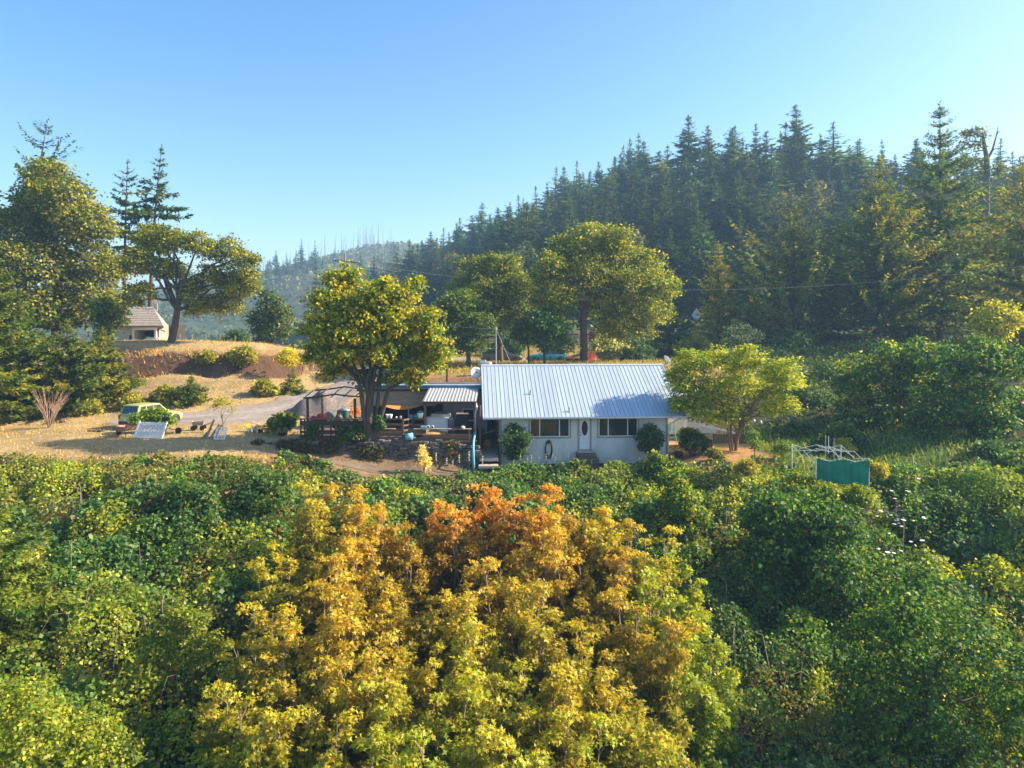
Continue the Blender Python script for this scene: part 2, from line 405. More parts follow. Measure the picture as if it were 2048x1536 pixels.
# road shelf and wooded hill on the right
for px in (1050, 1200, 1350, 1500): cp(PX(px, 108), 108, 6.4); cp(PX(px, 116), 116, 7.0); cp(PX(px, 98), 98, 4.6)
for px, D, z in ((1700, 105, 6.2), (1900, 108, 6.8), (2100, 100, 7)): cp(PX(px, D), D, z)
for px, D, y in ((780, 300, 590), (850, 320, 552), (900, 310, 540), (960, 300, 520), (1000, 300, 505), (1050, 285, 480), (1100, 270, 462), (1150, 260, 445), (1230, 250, 425), (1300, 240, 402),
                 (1380, 230, 395), (1450, 220, 388), (1530, 210, 385), (1600, 200, 385), (1700, 195, 395), (1800, 190, 410), (1900, 185, 425), (2050, 180, 430), (2250, 180, 430)): cp(PX(px, D), D, PZ(y, D))
for px, D, z in ((850, 230, 12), (960, 210, 13), (1100, 190, 19), (1300, 170, 24), (1450, 160, 23), (1600, 150, 20), (1800, 145, 18), (2000, 140, 17), (950, 160, 8), (1100, 145, 9.5), (1300, 135, 10.5), (1500, 132, 10.5), (1800, 125, 9.5),
                 (1000, 420, 40), (1300, 360, 45), (1600, 300, 46), (2000, 300, 40), (1300, 550, 30), (2000, 500, 30), (1500, 900, 30), (2400, 200, 30), (2700, 130, 14), (2800, 60, 2)): cp(PX(px, D), D, z)
for x, y, z in ((1500, 1500, 20), (-1500, 1500, 20), (1500, -400, -10), (-1500, -400, -5), (1500, 500, 20), (-1500, 500, 20), (300, 60, 5), (250, -60, -5), (-300, 60, 8), (-250, -60, -5), (120, 20, -2), (-110, 20, -2), (90, 60, 4)): cp(x, y, z)

CPA = np.array(CP)
def _phi(d, ):
    return np.sqrt(d * d + 1.0)
_A = _phi(np.linalg.norm(CPA[:, None, :2] - CPA[None, :, :2], axis=2))
_n = len(CPA)
_K = np.zeros((_n + 1, _n + 1)); _K[:_n, :_n] = _A - np.eye(_n) * 0.12; _K[:_n, _n] = 1; _K[_n, :_n] = 1
_W = np.linalg.solve(_K, np.append(CPA[:, 2], 0))
_lx = np.array([PX(px, D) for px, D in ((60, 66), (160, 66), (250, 66), (340, 66.5), (450, 67), (520, 68), (600, 70.5), (650, 75))])
_ly = np.array([66, 66, 66, 66.5, 67, 68, 70.5, 75.0])
def _scarp(x, y):
    d = np.interp(x, _lx, _ly) - .9 + 1.3 * (vnoise(x * .45, x * 0 + 3, 41) - .5) + .5 * (vnoise(x * 1.7, x * 0, 43) - .5) - y
    e = np.clip(d / .55, 0, 1); f = 1 - np.clip((d - .8) / 5.0, 0, 1)
    return -1.25 * e * e * (3 - 2 * e) * f * f * np.clip((x + 46) / 4, 0, 1) * np.clip((-17.5 - x) / 3, 0, 1)
def H(x, y):
    x = np.atleast_1d(np.asarray(x, dtype=float)); y = np.atleast_1d(np.asarray(y, dtype=float))
    sh = x.shape; x = x.ravel(); y = y.ravel(); out = np.empty(len(x))
    for i in range(0, len(x), 20000):
        d = np.sqrt((x[i:i + 20000, None] - CPA[None, :, 0]) ** 2 + (y[i:i + 20000, None] - CPA[None, :, 1]) ** 2)
        out[i:i + 20000] = _phi(d) @ _W[:_n] + _W[_n]
    return (out + _scarp(x, y)).reshape(sh)
def h1(x, y): return float(H(x, y)[0])

def axis(lo, hi, flo, fhi, fine, g=1.12):
    a = list(np.arange(flo, fhi + 1e-6, fine))
    s = fine; v = a[-1]
    while v < hi: s *= g; v += s; a.append(v)
    s = fine; v = a[0]; pre = []
    while v > lo: s *= g; v -= s; pre.append(v)
    return np.array(pre[::-1] + a)
gx = axis(-1700, 1700, -46, 46, .65); gy = axis(-500, 1700, 12, 98, .65)
GX, GY = np.meshgrid(gx, gy)
GZ = H(GX, GY)
near = (GY < 110) & (GY > 5) & (np.abs(GX) < 60)
GZ = GZ + near * .10 * (fbm(GX * .9, GY * .9, 5) - .5) + (~near) * 1.2 * (fbm(GX * .05, GY * .05, 9) - .5)
_sl = np.hypot(np.gradient(GZ, gx, axis=1), np.gradient(GZ, gy, axis=0))
GZ = GZ + (near & (GY > 55)) * .75 * np.clip((_sl - .25) / .3, 0, 1) * (fbm(GX * .75, GY * .75, 15, 3) - .5)
gv = np.stack([GX.ravel(), GY.ravel(), GZ.ravel()], 1)
nx, ny = len(gx), len(gy)
ii = (np.arange(ny - 1)[:, None] * nx + np.arange(nx - 1)[None, :]).ravel()
gf = np.stack([ii, ii + 1, ii + nx + 1, ii + nx], 1)
# what the ground is made of, by place, with shade painted in along the deck path
slope = np.hypot(np.gradient(GZ, gx, axis=1), np.gradient(GZ, gy, axis=0))
nz1 = fbm(GX * .35, GY * .35, 21, 4); nz2 = fbm(GX * 1.3, GY * 1.3, 31, 3)
def sm(a, lo, hi): t = np.clip((a - lo) / (hi - lo), 0, 1); return t * t * (3 - 2 * t)
def mixc(c, d, w): return c * (1 - w[..., None]) + np.array(d)[None, None, :] * w[..., None]
gc = np.zeros((ny, nx, 3)) + np.array((.045, .042, .022))
dry = sm(GY, 38.5, 40.5) * (1 - sm(GY, 98, 112)) * (1 - sm(GX, -3, -1)) * sm(GX, -50, -44)
gc = mixc(gc, (.37, .265, .125), dry)
gc = mixc(gc, (.27, .165, .09), dry * sm(slope + .5 * (nz1 - .5), .26, .48))
gc = mixc(gc, (.105, .060, .038), dry * sm(slope + .5 * (nz2 - .5), .55, .85) * sm(GY, 55, 58))
gc = mixc(gc, (.25, .19, .10), dry * sm(nz1, .50, .72) * .7)
gc = mixc(gc, (.16, .11, .07), (1 - sm(GX, -3, -1)) * sm(GX, -15, -11) * sm(GY, 40, 41) * (1 - sm(GY, 43.8, 44.6)) * .8)  # darker strip paints the shade of maple and deck on the ground
back = sm(GY, 60, 63) * (1 - sm(GY, 96, 104)) * sm(GX, -14, -10) * (1 - sm(GX, 17, 22))
gc = mixc(gc, (.30, .22, .075), back)
gc = mixc(gc, (.22, .12, .06), sm(GX, -12, -10) * (1 - sm(GX, 16, 18)) * sm(GY, 55, 57) * (1 - sm(GY, 60, 64)))
gard = sm(GX, 16.5, 18) * (1 - sm(GX, 27, 31)) * sm(GY, 39, 41) * (1 - sm(GY, 52, 56))
gc = mixc(gc, (.075, .115, .03), gard)
gc = mixc(gc, (.36, .20, .085), sm(GX, 10.5, 11.5) * (1 - sm(GX, 15.5, 17)) * sm(GY, 42.8, 43.4) * (1 - sm(GY, 47, 49)))
far = sm(GY, 300, 380) * (1 - sm(GX, 100, 200))
gc = mixc(gc, (.055, .075, .035), far); gc = mixc(gc, (.13, .10, .06), far * sm(fbm(GX * .012, GY * .012, 3), .5, .7))
gc *= (.72 + .56 * nz2)[..., None]
gm, nt, b = nmat('ground_cover')
n, l = nt.nodes, nt.links
at = n.new('ShaderNodeAttribute'); at.attribute_name = 'Col'
tc = n.new('ShaderNodeTexCoord'); nz = n.new('ShaderNodeTexNoise'); nz.inputs['Scale'].default_value = 3.5; nz.inputs['Detail'].default_value = 8
nz.inputs['Roughness'].default_value = .7
l.new(tc.outputs['Object'], nz.inputs[0])
cr = n.new('ShaderNodeMapRange'); cr.inputs[1].default_value = .3; cr.inputs[2].default_value = .7; cr.inputs[3].default_value = .62; cr.inputs[4].default_value = 1.3
l.new(nz.outputs[0], cr.inputs[0])
mu = n.new('ShaderNodeMix'); mu.data_type = 'RGBA'; mu.blend_type = 'MULTIPLY'; mu.inputs['Factor'].default_value = 1
l.new(at.outputs['Color'], mu.inputs['A']); l.new(cr.outputs[0], mu.inputs['B']); l.new(mu.outputs['Result'], b.inputs['Base Color'])
b.inputs['Roughness'].default_value = .95; b.inputs['Specular IOR Level'].default_value = .1
bp = n.new('ShaderNodeBump'); bp.inputs['Strength'].default_value = .7; bp.inputs['Distance'].default_value = .08
l.new(nz.outputs[0], bp.inputs['Height']); l.new(bp.outputs[0], b.inputs['Normal'])
struct(link('ground', np_mesh('ground', gv, gf, gm, gc.reshape(-1, 3), True)))

def ribbon(name, pts, widths, material, lift, step=.5, across=22, rag=.35):
    """sheet draped over the terrain along a centre line"""
    P = []; Wd = []
    for (a, b_, wa, wb) in zip(pts[:-1], pts[1:], widths[:-1], widths[1:]):
        d = math.hypot(b_[0] - a[0], b_[1] - a[1]); m_ = max(2, int(d / step))
        for i in range(m_): t = i / m_; P.append((a[0] + (b_[0] - a[0]) * t, a[1] + (b_[1] - a[1]) * t)); Wd.append(wa + (wb - wa) * t)
    P.append(pts[-1]); Wd.append(widths[-1])
    P = np.array(P, dtype=float); Wd = np.array(Wd)
    for _ in range(8): P[1:-1] = (P[:-2] + 2 * P[1:-1] + P[2:]) / 4
    T = unit(np.gradient(P, axis=0)); Nn = np.stack([-T[:, 1], T[:, 0]], 1)
    s = np.linspace(-1, 1, across)
    rg = 1 + rag * (vnoise(np.arange(len(P)) * .35, np.zeros(len(P)), 77) - .5)
    X = P[:, 0, None] + Nn[:, 0, None] * s * (Wd * rg)[:, None] / 2; Y = P[:, 1, None] + Nn[:, 1, None] * s * (Wd * rg)[:, None] / 2
    Z = H(X, Y) + lift
    Z[:, 0] -= .15; Z[:, -1] -= .15
    V = np.stack([X.ravel(), Y.ravel(), Z.ravel()], 1)
    trk = np.exp(-((np.abs(s) - .33) / .10) ** 2)[None, :] * (.5 + .8 * vnoise(np.arange(len(P)) * .11, np.zeros(len(P)), 5))[:, None]
    pat = fbm(X * .6, Y * .6, 55, 4)
    edge = sm(np.abs(s), .70, 1.0)[None, :] * (.4 + 1.0 * fbm(X * .9, Y * .9, 66, 2))
    cc_ = (.74 + .5 * pat + .24 * trk)[..., None] * np.ones(3); cc_ = cc_ * (1 - np.clip(edge, 0, 1)[..., None]) + np.clip(edge, 0, 1)[..., None] * np.array((1.25, .95, .55))
    q = (np.arange(len(P) - 1)[:, None] * across + np.arange(across - 1)[None, :]).ravel()
    return struct(link(name, np_mesh(name, V, np.stack([q, q + 1, q + across + 1, q + across], 1), material, cc_.reshape(-1, 3), True)))
ribbon('driveway', [(-29, 51.5), (-24, 52), (-19.5, 54), (-16.6, 58), (-14.8, 63), (-13.6, 69), (-13.2, 76), (-11, 84), (-5, 89), (6, 90), (18, 90)], [2.5, 5, 8, 6.5, 5.2, 4.6, 4.8, 6, 7, 7, 6], M['gravel'], .10)
ribbon('road', [(PX(900, 118), 118), (PX(1200, 113), 113), (PX(1500, 113), 113), (PX(1800, 112), 112), (PX(2300, 106), 106)], [6, 6, 6, 6, 6], M['asphalt'], .12, step=2, across=6, rag=0)
ribbon('path', [(-15.5, 41.6), (-12, 42.3), (-8, 42.5), (-4, 42.7), (-1.6, 43.2)], [.9, 1.2, 1.1, 1.0, .9], M['gravel_path'], .07)

# ------------------------------------------------------------------ plant builders (prototypes share their meshes)
def branch_mesh(name, tubes, material=None, n=6):
    mb = MB()
    for pts, rad in tubes: mb.tube(pts, rad, n if max(rad) > .05 else 4, cap=False)
    return mb.mesh(name, material or M['bark'], True)

def wander(rng, a, b, k=4, amp=.12, sag=0.0):
    a, b = np.array(a, float), np.array(b, float); L = np.linalg.norm(b - a)
    out = []
    for i in range(k + 1):
        t = i / k; w = math.sin(math.pi * t)
        out.append(a + (b - a) * t + rng.normal(0, amp * L * .4, 3) * w + np.array((0, 0, sag * L * w)))
    return out

def crown_mesh(name, rng, lobes, n_clump, per, clump, size, cols, wts, tmpl=LEAF_KITE, material=None, shell=.5, flat=.55, up=.5, rnd=.9, hollow=.62, jit=.28, colfn=None, low=-.75, droop=0.0):
    """leaf clumps spread through a crown made of overlapping uneven lobes"""
    L = np.array(lobes, dtype=float)
    area = (L[:, 3] * L[:, 4] + L[:, 3] * L[:, 5] + L[:, 4] * L[:, 5])
    k = rng.choice(len(L), n_clump * 3, p=area / area.sum())
    d = unit(rng.normal(size=(len(k), 3)))
    rad = 1 - shell * rng.random(len(k)) ** 1.7
    wob = 1 + .20 * np.sin(d[:, 0] * 5 + k) * np.sin(d[:, 2] * 6 + 2 * k) + .10 * rng.normal(size=len(k))
    P = L[k, :3] + d * (rad * wob)[:, None] * L[k, 3:]
    keep = (d[:, 2] > low)
    for j in range(len(L)):
        q = np.linalg.norm((P - L[j, :3]) / L[j, 3:], axis=1)
        keep &= ~((q < hollow) & (k != j))
    P = P[keep][:n_clump]; d = d[keep][:n_clump]
    m = len(P)
    cs = clump * rng.uniform(.6, 1.35, m)
    cc = pal(rng, m, cols, wts, .15)
    o = rng.normal(size=(m, per, 3)) * cs[:, None, None] * np.array((1, 1, flat)) * .55
    LP = P[:, None, :] + o
    lc = np.repeat(cc[:, None, :], per, 1)
    alt = pal(rng, m * per, cols, wts, .2).reshape(m, per, 3)
    sw = rng.random((m, per, 1)) < .35
    lc = np.where(sw, alt, lc) * (1 + jit * rng.uniform(-1, 1, (m, per, 1)))
    N = d[:, None, :] * .55 + np.array((0, 0, up)) + rng.normal(size=(m, per, 3)) * rnd * .6
    T = o + d[:, None, :] * clump * .6 + rng.normal(size=(m, per, 3)) * clump * .4 - np.array((0, 0, droop))
    LP, N, T, lc = LP.reshape(-1, 3), N.reshape(-1, 3), T.reshape(-1, 3), lc.reshape(-1, 3)
    if colfn: lc = colfn(LP, lc, rng)
    S = size * rng.uniform(.65, 1.3, len(LP))
    V, Fq = leaves(LP, N, T, S, tmpl)
    return np_mesh(name, V, Fq, material or M['leaf'], np.repeat(np.clip(lc, 0, .95), len(tmpl), 0)), P

def limbs(rng, trunk, lobes, tips, r0, tips_n=60, fork=.75):
    """trunk path, one limb to each lobe, twigs towards the clumps"""
    tb = [(trunk, list(np.linspace(r0, r0 * .55, len(trunk))))]
    T = [np.array(p) for p in trunk]
    nodes = []
    big = max(l_[3] for l_ in lobes)
    for lo in lobes:
        if lo[3] < .4 * big: continue
        c = np.array(lo[:3]); t = fork + (1 - fork) * rng.random()
        i = min(int(t * (len(T) - 1)), len(T) - 2); f = t * (len(T) - 1) - i
        s = T[i] * (1 - f) + T[i + 1] * f
        p = wander(rng, s, c, 5, .10, .05)
        tb.append((p, list(np.linspace(r0 * .42, r0 * .12, len(p)))))
        nodes += p[2:]
    nodes = np.array(nodes)
    sel = rng.choice(len(tips), min(tips_n, len(tips)), replace=False)
    for i in sel:
        q = tips[i]; s = nodes[np.argmin(np.linalg.norm(nodes - q, axis=1))]
        p = wander(rng, s, q, 3, .10)
        tb.append((p, list(np.linspace(max(r0 * .10, .015), .008, len(p)))))
    return tb

def conifer_meshes(name, seed, Ht, Rb, whorls=26, per=6, sprays=16, droop=.25, base=.12, irregular=.2, spray=.55, cols=None, wts=None, taper=1.0, lean=0.0, bare=False, upturn=0.15):
    """fir-like tree: whorled boughs carrying flat needle sprays"""
    rng = np.random.default_rng(seed)
    cols = cols or [(.030, .065, .026), (.045, .085, .028), (.075, .10, .03)]; wts = wts or [5, 4, 1.5]
    ax = lambda h: np.array((lean * (h / Ht) ** 2 * Ht, 0, h))
    tb = [([ax(h) for h in np.linspace(-.6, Ht, 9)], list(np.linspace(Ht * .014 + .05, .02, 9)))]
    P, N, T, S, C = [], [], [], [], []
    for w in range(whorls):
        t = (w + rng.uniform(-.8, .8)) / whorls
        h = Ht * (base + (1 - base) * max(0, min(.985, t)))
        tt = min(max((t - .5) / .5, 0), 1)
        rr = Rb * (max(1 - t, 0) ** taper * (1 - .62 * tt) + .015) * (1 + irregular * rng.normal() * (1 - .6 * tt))
        rr = max(rr, .10)
        if t < .08: rr *= .75
        for b_ in range(per):
            a = 2 * math.pi * (b_ / per + rng.random() * .6) + w
            ln = rr * rng.uniform(1 - 1.3 * irregular, 1 + irregular)
            if rng.random() < irregular * .45: continue
            out = np.array((math.cos(a), math.sin(a), 0)); side = np.array((-math.sin(a), math.cos(a), 0))
            dz = -droop * (1 - .9 * t) + .45 * t
            ns = max(5, int(sprays * (ln / Rb) ** .6 + 2))
            s = np.sort(rng.random(ns)) ** .75
            s[-1] = 1
            pos = ax(h) + out * (s * ln)[:, None] + np.array((0, 0, 1)) * ((dz * s + upturn * s ** 3) * ln)[:, None]
            sd_ = rng.choice([-1, 1], ns)
            dirv = out * rng.uniform(.35, 1, ns)[:, None] + side * (sd_ * rng.uniform(.2, 1.0, ns) * (1.05 - .8 * s))[:, None] + np.array((0, 0, 1)) * rng.uniform(-.35, .18, ns)[:, None]
            sp = spray * (.6 + .5 * rng.random(ns)) * (1.1 - .35 * s) * min(1, .45 + .8 * ln / Rb) * (1 - .5 * tt)
            P.append(pos + rng.normal(0, .04, (ns, 3))); T.append(dirv); S.append(sp)
            N.append(np.array((0, 0, 1)) + out * .2 + rng.normal(0, .45, (ns, 3)))
            c = pal(rng, 1, cols, wts, .2)[0]
            C.append(np.repeat(c[None], ns, 0) * rng.uniform(.75, 1.25, (ns, 1)))
            if ln > .9 and rng.random() < (.5 if not bare else 1):
                tb.append(([ax(h), ax(h) + out * ln * .5 + np.array((0, 0, dz * .5 * ln)), ax(h) + out * ln * .92 + np.array((0, 0, (dz * .92 + upturn * .7) * ln))], [.035, .02, .008]))
    lh = np.linspace(.95, 1.0, 8)   # the leader
    P.append(np.array([ax(Ht * v) for v in lh])); T.append(np.array((0, 0, 1)) + rng.normal(0, .35, (8, 3))); S.append(np.full(8, spray * .45)); N.append(rng.normal(0, 1, (8, 3))); C.append(pal(rng, 8, cols, wts, .2))
    P, N, T, S, C = map(np.concatenate, (P, N, T, S, C))
    # second, hanging spray at each station fills the bough
    P2 = np.concatenate([P, P + rng.normal(0, .10, P.shape)]); T2 = np.concatenate([T, T * np.array((1, 1, .2)) + rng.normal(0, .45, T.shape) - np.array((0, 0, .25))])
    S2 = np.concatenate([S, S * rng.uniform(.5, .95, len(S))]); C2 = np.concatenate([C, C * rng.uniform(.7, 1.2, (len(C), 1))]); N2 = np.concatenate([N, N + rng.normal(0, .6, N.shape)])
    V, Fq = leaves(P2, N2, T2, S2, LEAF_NEEDLE * np.array((1.45, 1, 1), dtype=np.float32))
    return branch_mesh(name + '_trunk', tb, None, 6), np_mesh(name + '_crown', V, Fq, M['needle'], np.repeat(C2, 4, 0))

def put_tree(name, label, cat, meshes, loc, rz=0.0, scale=1.0, tint=(1, 1, 1), group=None, bark=None, crown='crown', tilt=(0, 0)):
    t = thing(name, label, cat, loc, rz, scale, group)
    t.rotation_euler = (tilt[0], tilt[1], rz)
    link('trunk', meshes[0], t, color=bark or (1, 1, 1))
    link(crown, meshes[1], t, color=tint)
    return t

def lobes_from_outline(rng, D, outline, cx_px, zbase, depth=.8, jit=.12):
    """lobes given as (px, py, radius px): their size in metres follows from the tree's distance"""
    out = []
    x0 = PX(cx_px, D)
    for (px, py, r) in outline:
        rm = r * D / F * .84
        out.append((PX(px, D) - x0, rng.uniform(-depth, depth) * rm, PZ(py, D) - zbase, rm, rm * rng.uniform(.85, 1.1), rm * rng.uniform(.78, .95)))
    # smaller side lobes break the outline up
    for (x, y, z, a, b_, c_) in list(out):
        for k in range(3):
            d = unit(rng.normal(size=3) + np.array((0, 0, .25))); f = rng.uniform(.80, 1.15); s = rng.uniform(.26, .48)
            out.append((x + d[0] * a * f, y + d[1] * b_ * f, z + d[2] * c_ * f, a * s, b_ * s, c_ * s * .9))
    return out

GREENS = [(.055, .085, .018), (.085, .12, .020), (.14, .155, .022), (.24, .21, .03)]
def broadleaf(name, label, cat, seed, D, trunk_px, base_px, outline, n_clump, per, clump, size, cols, wts, r0, zb=None, group=None, tint=(1, 1, 1), fork=.7, tips=60, bark=(1, 1, 1), depth=.8, extra_trunks=(), **kw):
    rng = np.random.default_rng(seed)
    x0 = PX(base_px, D); zb = h1(x0, D) if zb is None else zb
    lob = lobes_from_outline(rng, D, outline, base_px, zb, depth)
    me, tp = crown_mesh(name + '_crown', rng, lob, n_clump, per, clump, size, cols, wts, **kw)
    tr = [np.array((PX(px, D) - x0, 0, PZ(py, D) - zb)) for px, py in trunk_px]
    tr[0][2] = -.5
    tb = limbs(rng, tr, lob, tp, r0, tips, fork)
    for et, er in extra_trunks:
        q = [np.array((PX(px, D) - x0, dy, PZ(py, D) - zb)) for px, py, dy in et]; q[0][2] = -.5
        tb.append((q, list(np.linspace(er, er * .4, len(q)))))
    return put_tree(name, label, cat, (branch_mesh(name + '_trunk', tb), me), (x0, D, zb), 0, 1, tint, group, bark)

# ------------------------------------------------------------------ building helpers
def siding(mb, x0, x1, z0, z1, y, pitch=.15, proud=.028, mi=0):
    """lapped boards on a wall that faces -y"""
    z = z0
    while z < z1 - 1e-4:
        t = min(z + pitch, z1)
        mb.add([(x0, y - proud, z), (x1, y - proud, z), (x1, y - .002, t), (x0, y - .002, t), (x0, y, z), (x1, y, z)], [(0, 1, 2, 3), (4, 5, 1, 0)], mi)
        z = t
def sheet_panel(name, w, slope_len, ribs, rib_h=.03, rib_w=.045, thick=.012):
    """one roofing sheet in its own plane: x across, y down the slope, ribs standing proud"""
    mb = MB()
    mb.box(.004, 0, 0, w - .004, slope_len, thick, 0)
    for i in range(ribs):
        c = (i + .5) * w / ribs
        mb.add([(c - rib_w, .0, thick), (c - rib_w * .45, .0, thick + rib_h), (c + rib_w * .45, 0, thick + rib_h), (c + rib_w, 0, thick), (c - rib_w, slope_len + .003, thick), (c - rib_w * .45, slope_len + .003, thick + rib_h), (c + rib_w * .45, slope_len + .003, thick + rib_h), (c + rib_w, slope_len + .003, thick)],
               [(0, 1, 5, 4), (1, 2, 6, 5), (2, 3, 7, 6), (4, 5, 6, 7), (0, 3, 2, 1)], 1)
    return mb

# ------------------------------------------------------------------ the main house
house = thing('house', 'pale single storey house with a long pale blue metal roof and white door', 'house', (-.77, 45.7, 0), R(3.5))
L_, Zb, Zt = 10.9, -1.1, 2.12
def wx(px): return (px - 1024) * 45.95 / F + .77
w1 = (wx(1060), wx(1139), .78, 1.98); w2 = (wx(1198), wx(1277), .78, 1.98); dr = (wx(1156.5), wx(1183), -.06, 1.99)
mb = MB()
xs = [0, w1[0], w1[1], dr[0], dr[1], w2[0], w2[1], L_]
for a, b_, z0, z1 in [(xs[0], xs[1], Zb, Zt), (xs[1], xs[2], Zb, w1[2]), (xs[1], xs[2], w1[3], Zt), (xs[2], xs[3], Zb, Zt), (xs[3], xs[4], Zb, dr[2]), (xs[3], xs[4], dr[3], Zt), (xs[4], xs[5], Zb, Zt), (xs[5], xs[6], Zb, w2[2]), (xs[5], xs[6], w2[3], Zt), (xs[6], xs[7], Zb, Zt)]:
    siding(mb, a, b_, z0, z1, 0)
# sides, back and gables behind the boards
DP = 10.6
for x in (0, L_):
    mb.add([(x, .001, Zb), (x, DP, Zb), (x, DP, Zt), (x, DP / 2, 4.95), (x, .001, Zt)], [(0, 1, 2, 3, 4)])
mb.quad((0, DP, Zb), (L_, DP, Zb), (L_, DP, Zt), (0, DP, Zt))
mb.build('wall', M['siding'], house, fixn=False)
room = MB().box(.3, 3.2, -.1, L_ - .3, 3.25, 2.1); room.box(.3, .15, -.12, L_ - .3, 3.2, -.06); room.build('room_interior', M['interior'], house)
for x in (0, L_):
    MB().box(x - .03 if x == 0 else x - .09, -.045, Zb, x + .09 if x == 0 else x + .03, -.003, Zt).build('corner_board', M['trim'], house)
MB().box(-.12, -.5, 2.02, L_ + .12, -.024, 2.07).build('soffit', M['trim'], house)
for w in (w1, w2):
    x0, x1, z0, z1 = w
    fr = MB()
    t = .05
    fr.box(x0, -.05, z0, x1, .05, z0 + t); fr.box(x0, -.05, z1 - t, x1, .05, z1); fr.box(x0, -.05, z0 + t, x0 + t, .05, z1 - t); fr.box(x1 - t, -.05, z0 + t, x1, .05, z1 - t)
    wd = x1 - x0; m1, m2 = x0 + wd * .245, x0 + wd * .745
    for m_ in (m1, m2): fr.box(m_ - .03, -.048, z0 + t, m_ + .03, .05, z1 - t)
    win = fr.build('window', M['white'], house)
    tr = MB(); tw = .10
    tr.box(x0 - tw, -.04, z0 - tw, x1 + tw, -.003, z0 - .002); tr.box(x0 - tw, -.04, z0, x0 - .002, -.003, z1 + .04); tr.box(x1 + .002, -.04, z0, x1 + tw, -.003, z1 + .04)
    tr.build('trim', M['trim'], win)
    for a, b_ in ((x0 + t, m1 - .03), (m1 + .03, m2 - .03), (m2 + .03, x1 - t)):
        MB().box(a, -.012, z0 + t, b_, -.004, z1 - t).build('pane', M['window_glass'] if 'window_glass' in M else M['glass'], win)
    bl = MB(); k = 0
    x = x0 + t + .02
    while x < x1 - t - .09:
        bl.add([(x, .10, z0 + t), (x + .085, .135, z0 + t), (x + .085, .135, z1 - t), (x, .10, z1 - t)], [(0, 1, 2, 3)]); x += .095
    bl.build('blind', M['blind'], win)
x0, x1, z0, z1 = dr
door = MB().box(x0 + .09, -.02, z0 + .02, x1 - .09, .03, z1 - .06).build('door', M['door_white'], house)
fr = MB(); fr.box(x0 - .02, -.05, z0, x0 + .085, -.001, z1 + .02); fr.box(x1 - .085, -.05, z0, x1 + .02, -.001, z1 + .02); fr.box(x0 + .085, -.05, z1 - .055, x1 - .085, -.001, z1 + .02)
fr.build('door_frame', M['trim'], door)
cx = (x0 + x1) / 2
def oval(cx, cz, a, b_, y0, y1, mi=0, n=28, inner=.0):
    m_ = MB(); vs = []
    for k in range(n):
        t = 2 * math.pi * k / n; vs.append((cx + a * math.cos(t), y0, cz + b_ * math.sin(t)))
    if inner:
        for k in range(n):
            t = 2 * math.pi * k / n; vs.append((cx + a * inner * math.cos(t), y0, cz + (b_ - a * (1 - inner)) * math.sin(t)))
        f = [(k, (k + 1) % n, (k + 1) % n + n, k + n) for k in range(n)]
        o = len(vs); vs += [(p[0], y1, p[2]) for p in vs[:n]]; f += [(k, (k + 1) % n, (k + 1) % n + o, k + o) for k in range(n)]
        return m_.add(vs, f)
    return m_.add(vs, [tuple(range(n))])
oval(cx, 1.33, .20, .48, -.034, -.034).build('oval_glass', M['glass'], door)
oval(cx, 1.33, .27, .55, -.046, -.021, inner=.76).build('oval_moulding', M['white'], door)
for s in (-1, 1):
    p = MB(); a0, a1 = (cx - .27, cx - .03) if s < 0 else (cx + .03, cx + .27)
    p.box(a0, -.03, .10, a1, -.021, .14); p.box(a0, -.03, .52, a1, -.021, .56); p.box(a0, -.03, .14, a0 + .04, -.021, .52); p.box(a1 - .04, -.03, .14, a1, -.021, .52)
    p.build('raised_panel', M['white'], door)
MB().lathe([(0, -.09), (.035, -.085), (.035, -.05), (.015, -.04), (.015, -.02)], (x0 + .16, 0, .88), 8, axis='y').build('door_knob', M['dark_metal'], door)
MB().lathe([(0, -.05), (.03, -.045), (.03, -.021)], (x0 + .16, 0, 1.06), 8, axis='y').build('deadbolt', M['dark_metal'], door)
MB().box(x0 - .08, -.42, -.22, x1 + .08, -.06, -.07).build('door_step', M['concrete'], house, bevel=.01)
MB().box(x0 - .15, -.85, -.45, x1 + .2, -.07, -.225).build('door_step', M['deck_wood'], house, bevel=.01)  # this step and the next: dark wood colour stands in for shade
MB().box(x0 - .15, -1.25, -1.2, x1 + .3, -.07, -.455).build('door_step', M['deck_wood'], house, bevel=.01)
# roof: sheets of ribbed metal on both slopes
RX0, RX1, EY, RY, EZ, RZ = -1.1, 12.0, -.62, 5.3, 2.13, 5.12
sl = math.hypot(RY - EY, RZ - EZ); ang = math.atan2(RZ - EZ, RY - EY)
deckm = MB()
for sgn in (1, -1):
    ey = EY if sgn == 1 else 2 * RY - EY
    deckm.add([(RX0 + .03, ey + sgn * .03, EZ - .03), (RX1 - .03, ey + sgn * .03, EZ - .03), (RX1 - .03, RY, RZ - .03), (RX0 + .03, RY, RZ - .03), (RX0 + .03, ey + sgn * .03, EZ - .14), (RX1 - .03, ey + sgn * .03, EZ - .14), (RX1 - .03, RY, RZ - .14), (RX0 + .03, RY, RZ - .14)],
              [(0, 1, 2, 3), (7, 6, 5, 4), (0, 4, 5, 1), (0, 3, 7, 4), (1, 5, 6, 2)])
roof = deckm.build('roof', M['trim'], house)
NP = 16; pw = (RX1 - RX0) / NP
pm = sheet_panel('roof_panel', pw, sl, 3, .02, .018).mesh('roof_panel', [M['roof_metal'], M['roof_rib']])
